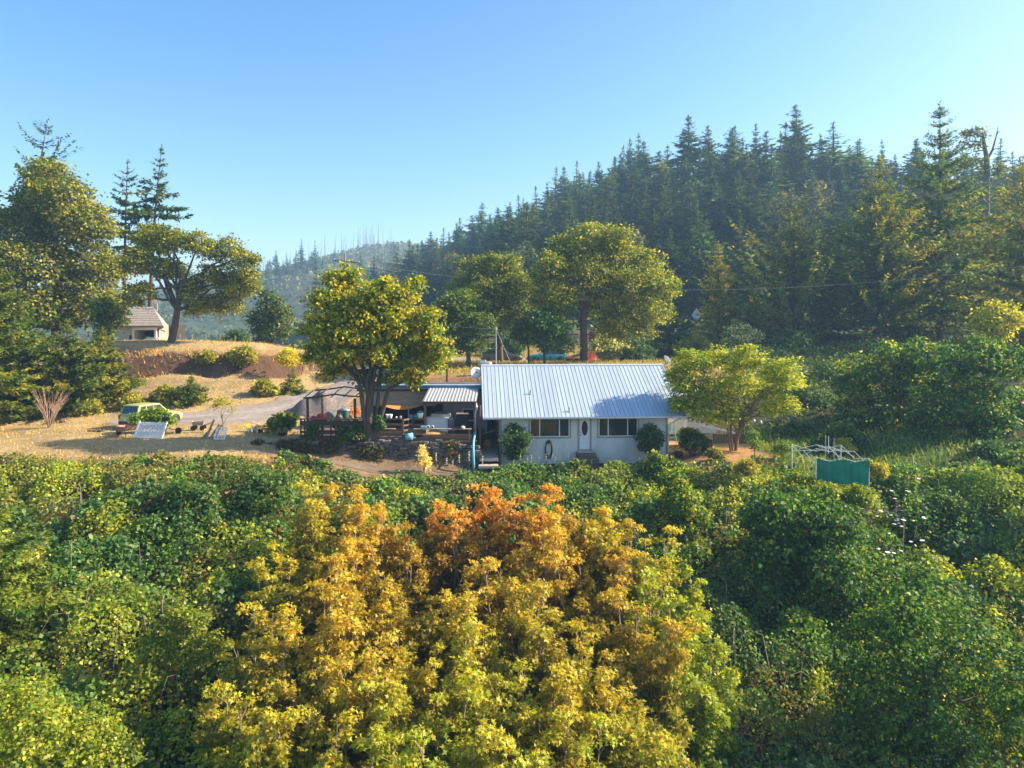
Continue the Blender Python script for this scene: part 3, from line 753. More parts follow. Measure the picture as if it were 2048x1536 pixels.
for i in range(NP):
    rp = link('roof_panel', pm, roof, (RX0 + i * pw, RY, RZ), None); rp.color = (*([random.uniform(.93, 1.05)] * 3), 1); rp.matrix_local = Matrix.Translation((RX0 + i * pw, RY, RZ)) @ Matrix(((1, 0, 0, 0), (0, -math.cos(ang), -math.sin(ang), 0), (0, -math.sin(ang), math.cos(ang), 0), (0, 0, 0, 1)))
back = MB(); back.add([(RX0, RY, RZ), (RX1, RY, RZ), (RX1, 2 * RY - EY, EZ), (RX0, 2 * RY - EY, EZ)], [(0, 1, 2, 3)]); back.build('back_roof_sheet', M['roof_metal'], roof)
rc = MB(); rc.add([(RX0 - .01, RY - .16, RZ - .03), (RX1 + .01, RY - .16, RZ - .03), (RX1 + .01, RY, RZ + .07), (RX0 - .01, RY, RZ + .07), (RX0 - .01, RY + .16, RZ - .03), (RX1 + .01, RY + .16, RZ - .03)], [(0, 1, 2, 3), (3, 2, 5, 4)])
rc.build('ridge_cap', M['roof_metal'], roof)
MB().box(RX0 - .01, EY - .06, EZ - .10, RX1 + .01, EY + .01, EZ - .005).build('gutter', M['gutter'], roof)
for x in (RX0, RX1):
    f = MB(); f.add([(x - .02, EY, EZ - .16), (x + .02, EY, EZ - .16), (x + .02, RY, RZ - .16), (x - .02, RY, RZ - .16), (x - .02, EY, EZ + .05), (x + .02, EY, EZ + .05), (x + .02, RY, RZ + .05), (x - .02, RY, RZ + .05)], [(0, 1, 2, 3), (4, 7, 6, 5), (0, 4, 5, 1), (1, 5, 6, 2), (3, 7, 4, 0), (2, 6, 7, 3)])
    f.build('rake_trim', M['roof_metal'], roof)
for (px, py) in ((1061, 787), (1139, 823)):
    t = (833 - py) / 104.0; y = EY + (RY - EY) * t * .93; z = EZ + (RZ - EZ) * (y - EY) / (RY - EY)
    x = (px - 1024) * (45.7 + y + .2) / F + .77 + y * .06 - .0
    v = MB(); v.lathe([(.10, -.05), (.10, .03), (.05, .05), (.05, .28), (0, .30)], (x, y, z), 10); v.build('vent_pipe', M['grey_metal'], roof)
ds = MB(); ds.tube([(L_ + .75, EY - .02, EZ - .1), (L_ + .4, -.1, 1.7), (L_ + .06, -.06, 1.5), (L_ + .06, -.06, -.9)], .04, 6); ds.build('downspout', M['gutter'], house)

# hose on its hanger
hx = wx(1097)
hose = thing('garden_hose', 'black garden hose coiled in a long loop on an ornate wall hanger', 'hose', (-.77, 45.7, 0), R(3.5))
hb = MB()
for k in range(4):
    a, b_ = .17 + .02 * k, .46 + .03 * k
    hb.tube([(hx + a * math.cos(t), -.09 - .02 * k, .02 - .03 * k + b_ * math.sin(t)) for t in np.linspace(0, 2 * math.pi, 26)], .018, 5, cap=False)
hb.tube([(hx - .18, -.1, -.1), (hx - .2, -.12, -.5), (hx - .18, -.2, -.95)], .018, 5)
hb.build('hose_coil', M['black'], hose)
hg = MB(); hg.tube([(hx - .2, -.05, .38), (hx - .12, -.08, .52), (hx, -.08, .60), (hx + .12, -.08, .52), (hx + .2, -.05, .38)], .025, 6); hg.lathe([(0, -.10), (.10, -.09), (.12, -.03)], (hx, 0, .46), 10, axis='y'); hg.build('hanger', M['bronze'], hose)

# ------------------------------------------------------------------ annex with recessed porch, deck, small porch roof
AX0, AX1, AY = -10.55, -1.75, 49.6
annex = thing('annex_building', 'low grey sided building with blue roof edge behind the wooden deck', 'building', (0, 0, 0))
mb = MB()
siding(mb, AX0, -5.2, 2.35, 3.62, AY, .21, .02)
siding(mb, -4.85, AX1, .75, 3.62, AY, .21, .02)
mb.box(-5.2, AY - .02, .7, -4.85, AY + .02, 3.62)
mb.box(AX0, AY + .03, .7, AX0 + .05, AY + 5.2, 3.6); mb.box(AX1 - .05, AY + .03, .7, AX1, AY + 5.2, 3.6); mb.box(AX0 + .05, AY + 5.15, .7, AX1 - .05, AY + 5.2, 3.6)
mb.build('wall', M['annex_siding'], annex, fixn=False)
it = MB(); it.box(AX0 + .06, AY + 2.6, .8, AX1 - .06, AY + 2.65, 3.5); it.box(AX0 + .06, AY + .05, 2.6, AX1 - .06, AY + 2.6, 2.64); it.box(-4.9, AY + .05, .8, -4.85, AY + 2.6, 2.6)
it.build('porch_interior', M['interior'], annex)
MB().box(AX0, AY - .015, .75, AX0 + .85, AY + .015, 2.35).build('wall_end', M['annex_siding'], annex)
rf = MB(); rf.add([(AX0 - .3, AY - .35, 3.66), (AX1 + .0, AY - .35, 3.66), (AX1, AY + 5.5, 3.42), (AX0 - .3, AY + 5.5, 3.42), (AX0 - .3, AY - .35, 3.58), (AX1, AY - .35, 3.58), (AX1, AY + 5.5, 3.34), (AX0 - .3, AY + 5.5, 3.34)], [(0, 1, 2, 3), (7, 6, 5, 4), (0, 4, 5, 1), (0, 3, 7, 4), (1, 5, 6, 2), (3, 2, 6, 7)])
roof2 = rf.build('roof', M['roof_metal'], annex)
MB().box(AX0 - .32, AY - .40, 3.62, AX1 + .01, AY - .352, 3.84).build('fascia', M['blue_trim'], roof2)
MB().box(AX0 - .2, AY - .34, 3.40, AX1, AY - .03, 3.575).build('eave_board', M['post_wood'], annex)
wn_ = MB(); a, b_, z0, z1 = PX(925, AY), PX(950, AY), PZ(862, AY), PZ(817, AY)
wn_.box(a, AY - .06, z0, b_, AY - .025, z0 + .07); wn_.box(a, AY - .06, z1 - .07, b_, AY - .025, z1); wn_.box(a, AY - .06, z0 + .07, a + .07, AY - .025, z1 - .07); wn_.box(b_ - .07, AY - .06, z0 + .07, b_, AY - .025, z1 - .07)
win = wn_.build('window', M['white'], annex); MB().box(a + .07, AY - .045, z0 + .07, b_ - .07, AY - .03, z1 - .07).build('pane', M['glass'], win)
MB().box(a + .30, AY - .055, z1 - .45, a + .47, AY - .046, z1 - .2).build('paper_note', M['trim'], win)
sf = MB(); sf.box(PX(872, AY), AY - .45, PZ(826, AY), PX(890, AY), AY - .03, PZ(822, AY)); sf.box(PX(872, AY), AY - .43, PZ(846, AY), PX(879, AY), AY - .05, PZ(826, AY)); sf.build('wall_shelf', M['old_wood'], annex)
MB().box(PX(880, AY), AY - .40, PZ(838, AY), PX(889.5, AY), AY - .05, PZ(827, AY)).build('wall_box', M['black'], annex)
MB().box(PX(873, AY), AY - .06, PZ(822, AY), PX(886, AY), AY - .026, PZ(806, AY)).build('opening_shade_panel', M['black'], annex)  # black panel on the siding stands in for the shade inside an opening

porch = thing('porch_roof', 'small sloping ribbed metal porch roof on brown posts beside the house', 'porch roof', (0, 0, 0))
px0, px1, py0, py1, pz0, pz1 = -5.74, -2.28, 45.5, 49.45, 3.10, 3.66
sl2_ = math.hypot(py1 - py0, pz1 - pz0); an2 = math.atan2(pz1 - pz0, py1 - py0)
pw2 = (px1 - px0) / 4
pm2 = sheet_panel('roof_panel', pw2, sl2_, 4, .035, .045).mesh('porch_panel', [M['porch_metal'], M['galv']])
for i in range(4):
    link('roof_panel', pm2, porch).matrix_local = Matrix.Translation((px0 + i * pw2, py1, pz1)) @ Matrix(((1, 0, 0, 0), (0, -math.cos(an2), -math.sin(an2), 0), (0, -math.sin(an2), math.cos(an2), 0), (0, 0, 0, 1)))
MB().box(px0, py0 + .02, pz0 - .16, px1, py0 + .10, pz0 - .03).build('front_beam', M['post_wood'], porch)
MB().box(px0 + .01, py0 - .02, pz0 - .028, px1 - .01, py0 + .012, pz0 + .005).build('drip_edge', M['rust'], porch)
for x in (-5.58, -2.42): MB().box(x - .07, py0 + .12, .55, x + .07, py0 + .26, pz0 - .03).build('post', M['deck_wood'], porch)
for x in np.linspace(px0 + .3, px1 - .3, 6): MB().beam((x, py0 + .1, pz0 - .06), (x, py1 - .1, pz1 - .06), .05, .09).build('rafter', M['post_wood'], porch)
MB().tube([(-2.3, 45.4, 3.02), (-2.25, 45.3, 2.7), (-2.33, 45.2, 2.4), (-2.33, 45.2, 1.2)], .06, 8).build('drain_pipe', M['grey_metal'], porch, smooth=True)
MB().tube([(-2.33, 45.2, 1.2), (-2.40, 44.4, .75), (-2.38, 43.6, .55), (-2.36, 43.55, -.2), (-2.33, 43.5, -1.05)], .075, 8).build('blue_drain_pipe', M['pale_blue'], porch, smooth=True)
tag(MB().tube([(-2.05, 45.2, -.6), (-2.06, 45.2, 2.9)], .09, 7).build('wooden_post', M['post_wood']), 'dark upright post between the blue drain pipe and the house', 'post')

# deck
deck = thing('deck', 'weathered brown wooden deck with plank railings above the stone wall', 'deck', (0, 0, 0))
DX0, DX1, DY0, DY1, DZ = -13.35, -2.5, 44.75, 49.5, .92
for i in range(24):
    y = DY0 + i * (DY1 - DY0) / 24
    MB().box(DX0, y, DZ, DX1, y + (DY1 - DY0) / 24 - .012, DZ + .04).build('floor_board', M['deck_wood'], deck)
MB().box(DX0, DY0 - .05, DZ - .20, DX1, DY0 - .004, DZ + .03).build('rim_board', M['deck_wood'], deck)
for x in (-13.2, -11.0, -8.9, -6.9, -6.25, -4.4, -2.62): MB().box(x - .05, DY0 - .01, .35, x + .05, DY0 + .09, DZ - .003).build('support_post', M['post_wood'], deck)
def rail(x0, x1, z, h=.13, y=DY0 - .03, m_=None, y1=None, z1=None, col=(1, 1, 1)):
    o = MB().beam((x0, y, z), (x1, y if y1 is None else y1, z if z1 is None else z1), .035, h).build('rail_board', m_ or M['deck_wood'], deck); o.color = (*col, 1)
def post(x, y, z1, w=.09): MB().box(x - w / 2, y - w / 2, DZ + .04, x + w / 2, y + w / 2, z1).build('rail_post', M['deck_wood'], deck).color = (1.1, 1, .95, 1)
for x in (-13.3, -12.2, -11.1, -10.0, -9.3): post(x, DY0 + .06, 2.05)
MB().box(DX0 - .05, DY0 - .14, 2.055, -9.2, DY0 + .20, 2.105).build('cap_board', M['deck_wood'], deck)
for z, h in ((1.83, .28), (1.28, .14), (1.0, .12)): rail(DX0, -9.2, z, h, col=(.55, .5, .5))
for x in np.arange(-13.1, -9.3, .55): MB().box(x, DY0 - .005, DZ + .05, x + .10, DY0 + .02, 2.05).build('baluster', M['post_wood'], deck)
for z, h in ((2.08, .09), (1.74, .16), (1.40, .13), (1.12, .15)): rail(-8.6, -6.88, z, h)
post(-6.88, DY0 + .03, 2.06, .12); post(-8.6, DY0 + .03, 2.06)
for z in (2.02, 1.66, 1.35): rail(-6.82, -6.38, z, .10, DY0, None, DY0 + .9, z - .02)
post(-6.38, DY0 + .95, 2.0)
for z in (1.95, 1.58, 1.20): rail(-6.3, -5.66, z, .13, DY0 + .95)
MB().box(-6.15, DY0 - .35, 1.46, -2.55, DY0 - .05, 1.51).build('counter_board', M['old_wood'], deck)
rail(-6.1, -2.55, 1.02, .20, col=(1.7, 1.4, 1.0)); rail(-6.9, -5.7, 1.0, .18)
for x in (-6.05, -2.7): MB().box(x - .05, DY0 - .3, .4, x + .05, DY0 - .2, 1.455).build('counter_leg', M['deck_wood'], deck)
MB().beam((-8.6, DY0 - .25, 1.50), (-7.3, DY0 - .25, 1.50), .25, .05).build('bench_board', M['old_wood'], deck)

# pergola of crooked poles
pg = thing('pergola', 'rough pole pergola over the left end of the deck', 'pergola', (0, 0, 0))
for x, y in ((-12.95, 45.0), (-12.7, 47.6), (-9.95, 45.0), (-9.9, 47.6)): MB().tube([(x, y, DZ + .04), (x + .03, y, 2.2), (x, y, 3.35)], [.10, .09, .085], 8).build('post', M['post_wood'], pg, smooth=True)
for y, dz in ((45.0, 0), (47.6, .25)):
    MB().tube([(-13.2, y, 3.38 + dz), (-12.2, y, 3.46 + dz), (-11.2, y, 3.62 + dz), (-10.3, y, 3.50 + dz), (-9.4, y, 3.46 + dz)], [.06, .055, .05, .05, .04], 7).build('top_pole', M['post_wood'], pg, smooth=True)
for i, x in enumerate((-13.0, -12.2, -11.4, -10.6, -9.8)): MB().tube([(x, 44.8, 3.50 + .08 * math.sin(i * 2)), (x + .05, 46.3, 3.72), (x, 47.8, 3.78)], .035, 6).build('cross_pole', M['post_wood'], pg, smooth=True)
# orange shade sail
tp = MB(); nx_, ny_ = 12, 5
c00, c10, c01, c11 = Vector((PX(752, 49.3), 49.3, 2.62)), Vector((-5.65, 46.2, 2.85)), Vector((-9.2, 49.4, 2.75)), Vector((-5.6, 49.4, 2.55))
for j in range(ny_ + 1):
    for i in range(nx_ + 1):
        u, v = i / nx_, j / ny_; p = c00.lerp(c10, u).lerp(c01.lerp(c11, u), v); p.z -= .42 * math.sin(math.pi * u) * (1 - .6 * v); tp.v.append(tuple(p))
for j in range(ny_):
    for i in range(nx_): a = j * (nx_ + 1) + i; tp.f.append((a, a + 1, a + nx_ + 2, a + nx_ + 1)); tp.m.append(0)
tag(tp.build('shade_cloth', M['orange_tarp'], smooth=True), 'sagging orange cloth strung under the annex eave', 'cloth')
tag(MB().tube([(PX(817, 47.5), 47.5, DZ + .04), (PX(817, 47.5), 47.5, 2.4)], .035, 6).build('tent_pole', M['galv']), 'thin pale pole holding up the orange cloth', 'pole')

# ------------------------------------------------------------------ things on the deck
def simple(name, label, cat, parts, loc, rz=0, group=None, s=None):
    t = thing(name, label, cat, loc, rz, s, group)
    for nm, mb_, m_, sm_ in parts: mb_.build(nm, m_, t, smooth=sm_)
    return t
DZ2 = DZ + .04
simple('fire_pit', 'bell shaped bronze fire pit hood showing above the deck railing', 'fire pit', [('hood', MB().lathe([(.50, .68), (.44, .78), (.30, .95), (.17, 1.22), (.12, 1.42), (.15, 1.45), (.10, 1.52), (0, 1.53)], n=18), M['bronze'], True), ('bowl', MB().lathe([(0, .25), (.3, .3), (.46, .5), (.50, .67)], n=18), M['dark_metal'], True), ('stand', MB().lathe([(.30, 0), (.12, .06), (.10, .26)], n=12), M['dark_metal'], True)], (PX(678, 46.2), 46.2, DZ2))
simple('rubbish_bin', 'dark green round bin with grey lid behind the fire pit', 'bin', [('body', MB().lathe([(0, 0), (.26, 0), (.34, 1.35)], n=16), M['teal'], True), ('lid', MB().lathe([(.37, 1.352), (.37, 1.42), (.2, 1.50), (0, 1.52)], n=16), M['grey_metal'], True)], (PX(690, 47.5), 47.5, DZ2))
for px, s, lab in ((643, 1.0, 'larger red rounded lid above the deck railing under the pergola'), (627, .7, 'smaller red rounded lid near the left deck corner')):
    simple('kettle_grill', lab, 'grill', [('lid', MB().lathe([(.38, .95), (.36, 1.12), (.25, 1.27), (.08, 1.34), (0, 1.35)], n=16), M['red'], True), ('bowl', MB().lathe([(0, .6), (.28, .68), (.38, .94)], n=16), M['black'], True), ('leg', MB().tube([(.25, 0, 0), (.12, 0, .66)], .02, 5), M['grey_metal'], False), ('leg', MB().tube([(-.2, .2, 0), (-.1, .1, .66)], .02, 5), M['grey_metal'], False), ('leg', MB().tube([(-.2, -.2, 0), (-.1, -.1, .66)], .02, 5), M['grey_metal'], False)], (PX(px, 45.9), 45.9, DZ2), s=(s, s, .6 + .4 * s))
pl = simple('potted_plant', 'potted plant with red and orange flowers beside the right pergola post', 'plant', [('pot', MB().lathe([(0, 0), (.2, 0), (.28, .7), (.24, .7)], n=12), M['terracotta'], True)], (PX(709, 46.4), 46.4, DZ2))
rq = np.random.default_rng(6)
me, _ = crown_mesh('flowers', rq, [(0, 0, 1.1, .36, .36, .5)], 46, 9, .16, .12, [(.55, .05, .04), (.65, .25, .04), (.06, .10, .02)], [3, 2, 2]); link('flowers', me, pl)
for px, lab in ((775, 'left of two white cups on the deck rail'), (781.5, 'right of two white cups on the deck rail')):
    tag(MB().lathe([(.05, 0), (.07, .02), (.12, .26), (.10, .26), (.05, .05)], (PX(px, DY0), DY0 - .03, 2.127), 10).build('white_cup', M['white'], smooth=True), lab, 'cup')
tag(MB().lathe([(0, 0), (.05, .02), (.07, .06), (.05, .11), (0, .13)], (PX(793, DY0), DY0 - .03, 2.126), 8).build('white_ball', M['white'], smooth=True), 'small white ball on the deck rail right of the cups', 'ball')
tag(MB().lathe([(.08, 0), (.08, .16), (0, .17)], (PX(801, DY0), DY0 - .03, 2.127), 8).build('dark_red_jar', M['mauve'], smooth=True), 'dark reddish jar on the deck rail corner', 'jar')
simple('laundry_basket', 'white basket with dark leaves on the inner deck rail', 'basket', [('basket', MB().lathe([(0, 0), (.15, 0), (.22, .34), (.19, .34)], n=12), M['white'], True), ('leaves', MB().lathe([(.18, .33), (.2, .42), (0, .5)], n=7), M['teal'], False)], (PX(841, DY0 + 1), DY0 + .95, 2.02))
for px, w, lab in ((822, .13, 'blue jug on the inner deck rail'), (832, .18, 'teal cushion like bundle on the inner deck rail left of the basket')):
    tag(MB().lathe([(0, 0), (w, .02), (w * 1.1, .12), (w * .6, .22), (0, .25)], (PX(px, DY0 + 1), DY0 + .95, 2.02), 10).build('blue_bundle' if px > 825 else 'blue_jug', M['teal'] if px > 825 else M['blue'], smooth=True), lab, 'bundle' if px > 825 else 'jug')
fz = thing('bar_cabinet', 'white panelled bar cabinet with grey top under the porch roof', 'cabinet', (0, 0, 0))
fx0, fx1, fy = PX(853, 46.6), PX(896, 46.6), 46.6
MB().box(fx0, fy, DZ2, fx1, fy + .7, 1.86).build('body', M['white_siding'], fz, bevel=.015)
MB().box(fx0 - .03, fy - .06, 1.865, fx1 + .03, fy + .75, 1.93).build('top', M['white'], fz)
for k in range(4): MB().box(fx0 + .12, fy - .022, 1.02 + k * .2, fx1 - .12, fy - .003, 1.205 + k * .2).build('panel', M['white'], fz)
tag(MB().prism([(0, 0), (1.35, 0), (1.35, .22), (.1, .22)], 'y', 0, .5).build('grey_case', M['grey_metal'], None, (fx0 + .2, fy + .1, 1.932)), 'long grey case lying on the white bar cabinet', 'case')
tag(MB().lathe([(0, 0), (.24, 0), (.28, .85), (.3, .9), (0, .95)], (PX(905, 46.6), 46.7, DZ2), 14).build('mauve_bin', M['mauve'], smooth=True), 'mauve bin between the white cabinet and the black grill', 'bin')
gr = thing('barbecue_grill', 'black barbecue grill with cream top under the porch roof', 'grill', (PX(925, 46.3), 46.4, DZ2))
MB().box(-.38, -.3, .35, .38, .3, .98).build('body', M['black'], gr, bevel=.03); MB().lathe([(.30, -.37), (.32, -.3), (.32, .3), (.30, .37)], (0, 0, .99), 16, axis='x').build('hood', M['black'], gr, smooth=True)
MB().box(-.40, -.33, 1.24, .42, .2, 1.30).build('lid_top', M['trim'], gr)
for sx in (-.33, .33):
    for sy in (-.25, .25): MB().box(sx - .025, sy - .025, 0, sx + .025, sy + .025, .35).build('leg', M['dark_metal'], gr)
MB().box(.40, -.2, .80, .72, .2, .83).build('side_shelf', M['grey_metal'], gr)
rd = thing('radio', 'pale blue and white radio on the deck counter', 'radio', (PX(848.5, DY0), DY0 - .2, 1.512))
MB().box(-.20, -.08, 0, .20, .08, .17).build('case', M['pale_blue'], rd, bevel=.02)
for sx in (-.11, .11): MB().lathe([(0, -.09), (.05, -.088), (.055, -.081)], (sx, 0, .085), 10, axis='y').build('speaker', M['grey_metal'], rd)
for px, lab in ((857, 'left of two round clock like jars beside the radio'), (865.5, 'right of two round clock like jars beside the radio')):
    j = thing('jar', lab, 'jar', (PX(px, DY0), DY0 - .2, 1.512)); MB().lathe([(0, -.05), (.10, -.05), (.10, .05), (0, .05)], (0, 0, .10), 14, axis='y').build('body', M['white'], j); MB().lathe([(0, -.056), (.065, -.053)], (0, 0, .10), 12, axis='y').build('dark_front', M['dark_metal'], j)
tag(MB().lathe([(0, 0), (.12, .01), (.15, .10), (.08, .16), (0, .17)], (PX(926, DY0), DY0 - .2, 1.512), 9).build('white_bowl', M['white'], smooth=True), 'white bowl at the right end of the deck counter', 'bowl')
tag(MB().box(-.3, -.12, 0, .3, .12, .05).build('stove_top', M['dark_metal'], None, (PX(915, DY0), DY0 - .2, 1.513)), 'flat dark hotplate on the deck counter', 'hotplate')
bk = thing('bucket', 'light blue bucket lying on its side on top of the stone wall', 'bucket', (PX(819, 44.3), 44.25, .86), .35)
MB().lathe([(0, -.26), (.18, -.26), (.23, .2), (.20, .2), (.16, -.2)], (0, 0, .20), 16, axis='x').build('body', M['pale_blue'], bk, smooth=True)
MB().tube([(.2, -.22, .2), (.36, -.15, .1), (.36, .15, .1), (.2, .22, .2)], .012, 5).build('handle', M['grey_metal'], bk)

# ------------------------------------------------------------------ stone retaining wall
sw = thing('stone_wall', 'dry stone retaining wall below the deck', 'wall', (0, 0, 0))
STN = []
r4 = random.Random(31)
for k in range(7):
    import bmesh
    b = bmesh.new(); bmesh.ops.create_cube(b, size=1.0)
    for v in b.verts: v.co += Vector((r4.uniform(-.12, .12), r4.uniform(-.10, .10), r4.uniform(-.12, .12)))
    bmesh.ops.bevel(b, geom=b.edges[:], offset=.12, segments=1, affect='EDGES')
    me = bpy.data.meshes.new('stone'); b.to_mesh(me); b.free(); me.materials.append(M['stone']); STN.append(me)
x = -16.2
row = 0
while row < 7:
    x = -16.0 + r4.uniform(0, .2)
    while x < -2.2:
        top = .80 if x > -13.5 else .62 + .08 * (x + 16)
        bot = h1(x, 43.6) - .15
        zz = bot + row * .235
        wd = r4.uniform(.26, .52)
        if zz + .1 < top and (x > -9 or r4.random() < .55):
            g = r4.uniform(.6, 1.5)
            o = link('stone', STN[r4.randrange(7)], sw, (x + wd / 2, 44.18 + .03 * row + r4.uniform(-.05, .05), zz + .12), (r4.uniform(-.1, .1), r4.uniform(-.1, .1), r4.uniform(-.15, .15)), (wd, .42, r4.uniform(.20, .27)), (g, g * .97, g * .93))
        x += wd * .96
    row += 1
fillm = MB()
prev = None
for i in range(60):
    xx = -16 + i * (13.8 / 59); tz = .72 if xx > -13.5 else .55 + .08 * (xx + 16)
    cur = [(xx, 44.28, h1(xx, 43.6) - .5), (xx, 44.38, tz), (xx, 45.4, tz + .04)]
    if prev: fillm.add(prev + cur, [(0, 3, 4, 1), (1, 4, 5, 2)])
    prev = cur
fillm.build('earth_backing', M['post_wood'], sw)
tag(MB().box(-2.0, 43.9, -.42, -.85, 45.2, -.26).build('stone_step', M['concrete'], bevel=.02), 'upper broad step between the deck and the house', 'step')
tag(MB().box(-2.05, 43.3, -.75, -.85, 43.95, -.58).build('stone_step', M['concrete'], bevel=.02), 'lower broad step between the deck and the house', 'step')
struct(MB().box(-2.1, 45.25, -.6, -.95, 55, -.30).build('concrete_walk', M['concrete']))
lg = thing('log_round', 'orange brown log end lying in the passage beside the house', 'log', (PX(972, 48), 48.2, -.30), .2)
MB().lathe([(.30, -.5), (.33, 0), (.32, .5)], (0, 0, .32), 14, axis='y').build('bark', M['bark'], lg); MB().lathe([(0, -.505), (.30, -.5)], (0, 0, .32), 14, axis='y').build('cut_face', M['log_face'], lg)
tag(MB().beam((-1.95, 48.5, .62), (-1.1, 48.5, .85), .5, .08).build('timber_plank', M['old_wood']), 'tilted plank leaning above the log end beside the house', 'plank')
tag(MB().lathe([(0, 0), (.10, 0), (.10, .22), (0, .23)], (PX(972, 48.4), 48.4, .78), 9).build('blue_can', M['pale_blue']), 'pale blue can on the tilted plank', 'can')

# ------------------------------------------------------------------ roof furniture: mast, wires, dishes, tank
ms = thing('service_mast', 'thin metal service mast rising behind the left end of the metal roof', 'mast', (PX(992, 51.6), 51.6, 4.9))
MB().tube([(0, 0, 0), (0, 0, 2.75)], .04, 7).build('pole', M['galv'], ms); MB().lathe([(.0, 2.95), (.10, 2.9), (.10, 2.76), (.05, 2.72)], n=8).build('weather_head', M['grey_metal'], ms)
def wire(name, label, a, b_, sag, r=.014):
    a, b_ = Vector(a), Vector(b_)
    pts = [a.lerp(b_, i / 24) - Vector((0, 0, sag * 4 * (i / 24) * (1 - i / 24))) for i in range(25)]
    return tag(MB().tube(pts, r, 4).build(name, M['wire']), label, 'wire')
M['faded_red'] = mat('faded_red', (.26, .06, .045), .7)
M['wire'] = mat('wire', (.30, .30, .31), .6)
wire('power_wire', 'long power wire crossing in front of the conifers', PP(690, 520, 92), PP(2120, 522, 72), 3.4, .02)
wire('service_wire', 'service wire running left from the mast into the trees', PP(992, 657, 51.6), PP(690, 560, 92), 1.6, .016)
wire('guy_wire', 'slanting guy wire from the mast head down to the ridge', PP(994, 662, 51.6), (PX(1022, 51.2), 51.5, 5.2), 0, .012)
up = thing('utility_pole', 'wooden utility pole with crossarm behind the top of the deck maple', 'pole', (PX(690, 92), 92, h1(PX(690, 92), 92)))
hp = PZ(507, 92) - up.location.z
MB().tube([(0, 0, -.3), (0, 0, hp)], [.17, .12], 8).build('pole', M['deadwood'], up); MB().beam((-1.5, 0, hp - .9), (2.0, 0, hp - 1.25), .12, .14).build('crossarm', M['deck_wood'], up)
for xx in (-1.4, -.5, .9, 1.8): MB().lathe([(.05, 0), (.07, .08), (.04, .2), (0, .22)], (xx, 0, hp - .82 - .1 * (xx + 1.5)), 7).build('insulator', M['grey_metal'], up)
MB().lathe([(.22, hp - 2.6), (.22, hp - 1.7), (0, hp - 1.6)], (.4, -.1, 0), 10).build('transformer', M['grey_metal'], up)
tag(MB().tube([(0, 0, -.3), (0, 0, PZ(672, 60) - h1(PX(894, 60), 60))], .09, 7).build('wooden_pole', M['post_wood'], None, (PX(894, 60), 60, h1(PX(894, 60), 60))), 'slim brown pole behind the annex roof right of the deck maple', 'pole')
def dish(label, px, py, D, rz, tilt, s=1.0, zb=None):
    z = PZ(py, D)
    t = thing('satellite_dish', label, 'satellite dish', (PX(px, D), D, z), rz)
    MB().lathe([(0, .0), (.15, .012), (.30, .05), (.42 * s, .10), (.42 * s, .085)], n=20).build('reflector', M['white'], t, rot=(tilt, 0, 0), smooth=True)
    MB().tube([(0, -.05, .35), (0, -.42, .1)], .02, 5).build('feed_arm', M['grey_metal'], t); MB().box(-.05, -.50, .05, .05, -.38, .14).build('receiver', M['dark_metal'], t)
    MB().tube([(0, .05, -.02), (.10, .1, -.35), (.28, .15, -.75)], .03, 6).build('mount', M['grey_metal'], t)
    return t
dish('round white satellite dish at the left end of the metal roof facing forward', 951, 746, 50.4, R(12), R(68))
dish('grey satellite dish seen edge on at the right end of the roof ridge', 1333, 722, 52.2, R(100), R(62))
tk = thing('propane_tank', 'pale stained propane tank lying behind the left end of the roof ridge', 'tank', (PX(970, 62), 62, h1(PX(970, 62), 62)))
zc = PZ(729, 62) - tk.location.z
MB().lathe([(0, -.62), (.18, -.58), (.27, -.46), (.29, -.3), (.29, .3), (.27, .46), (.18, .58), (0, .62)], (0, 0, zc), 16, axis='x').build('shell', M['grey_metal'], tk, smooth=True)
MB().lathe([(.1, zc + .27), (.1, zc + .40), (0, zc + .42)], n=9).build('valve_cap', M['grey_metal'], tk)
for sx in (-.35, .35): MB().box(sx - .06, -.22, -.1, sx + .06, .22, zc - .24).build('leg', M['concrete'], tk)

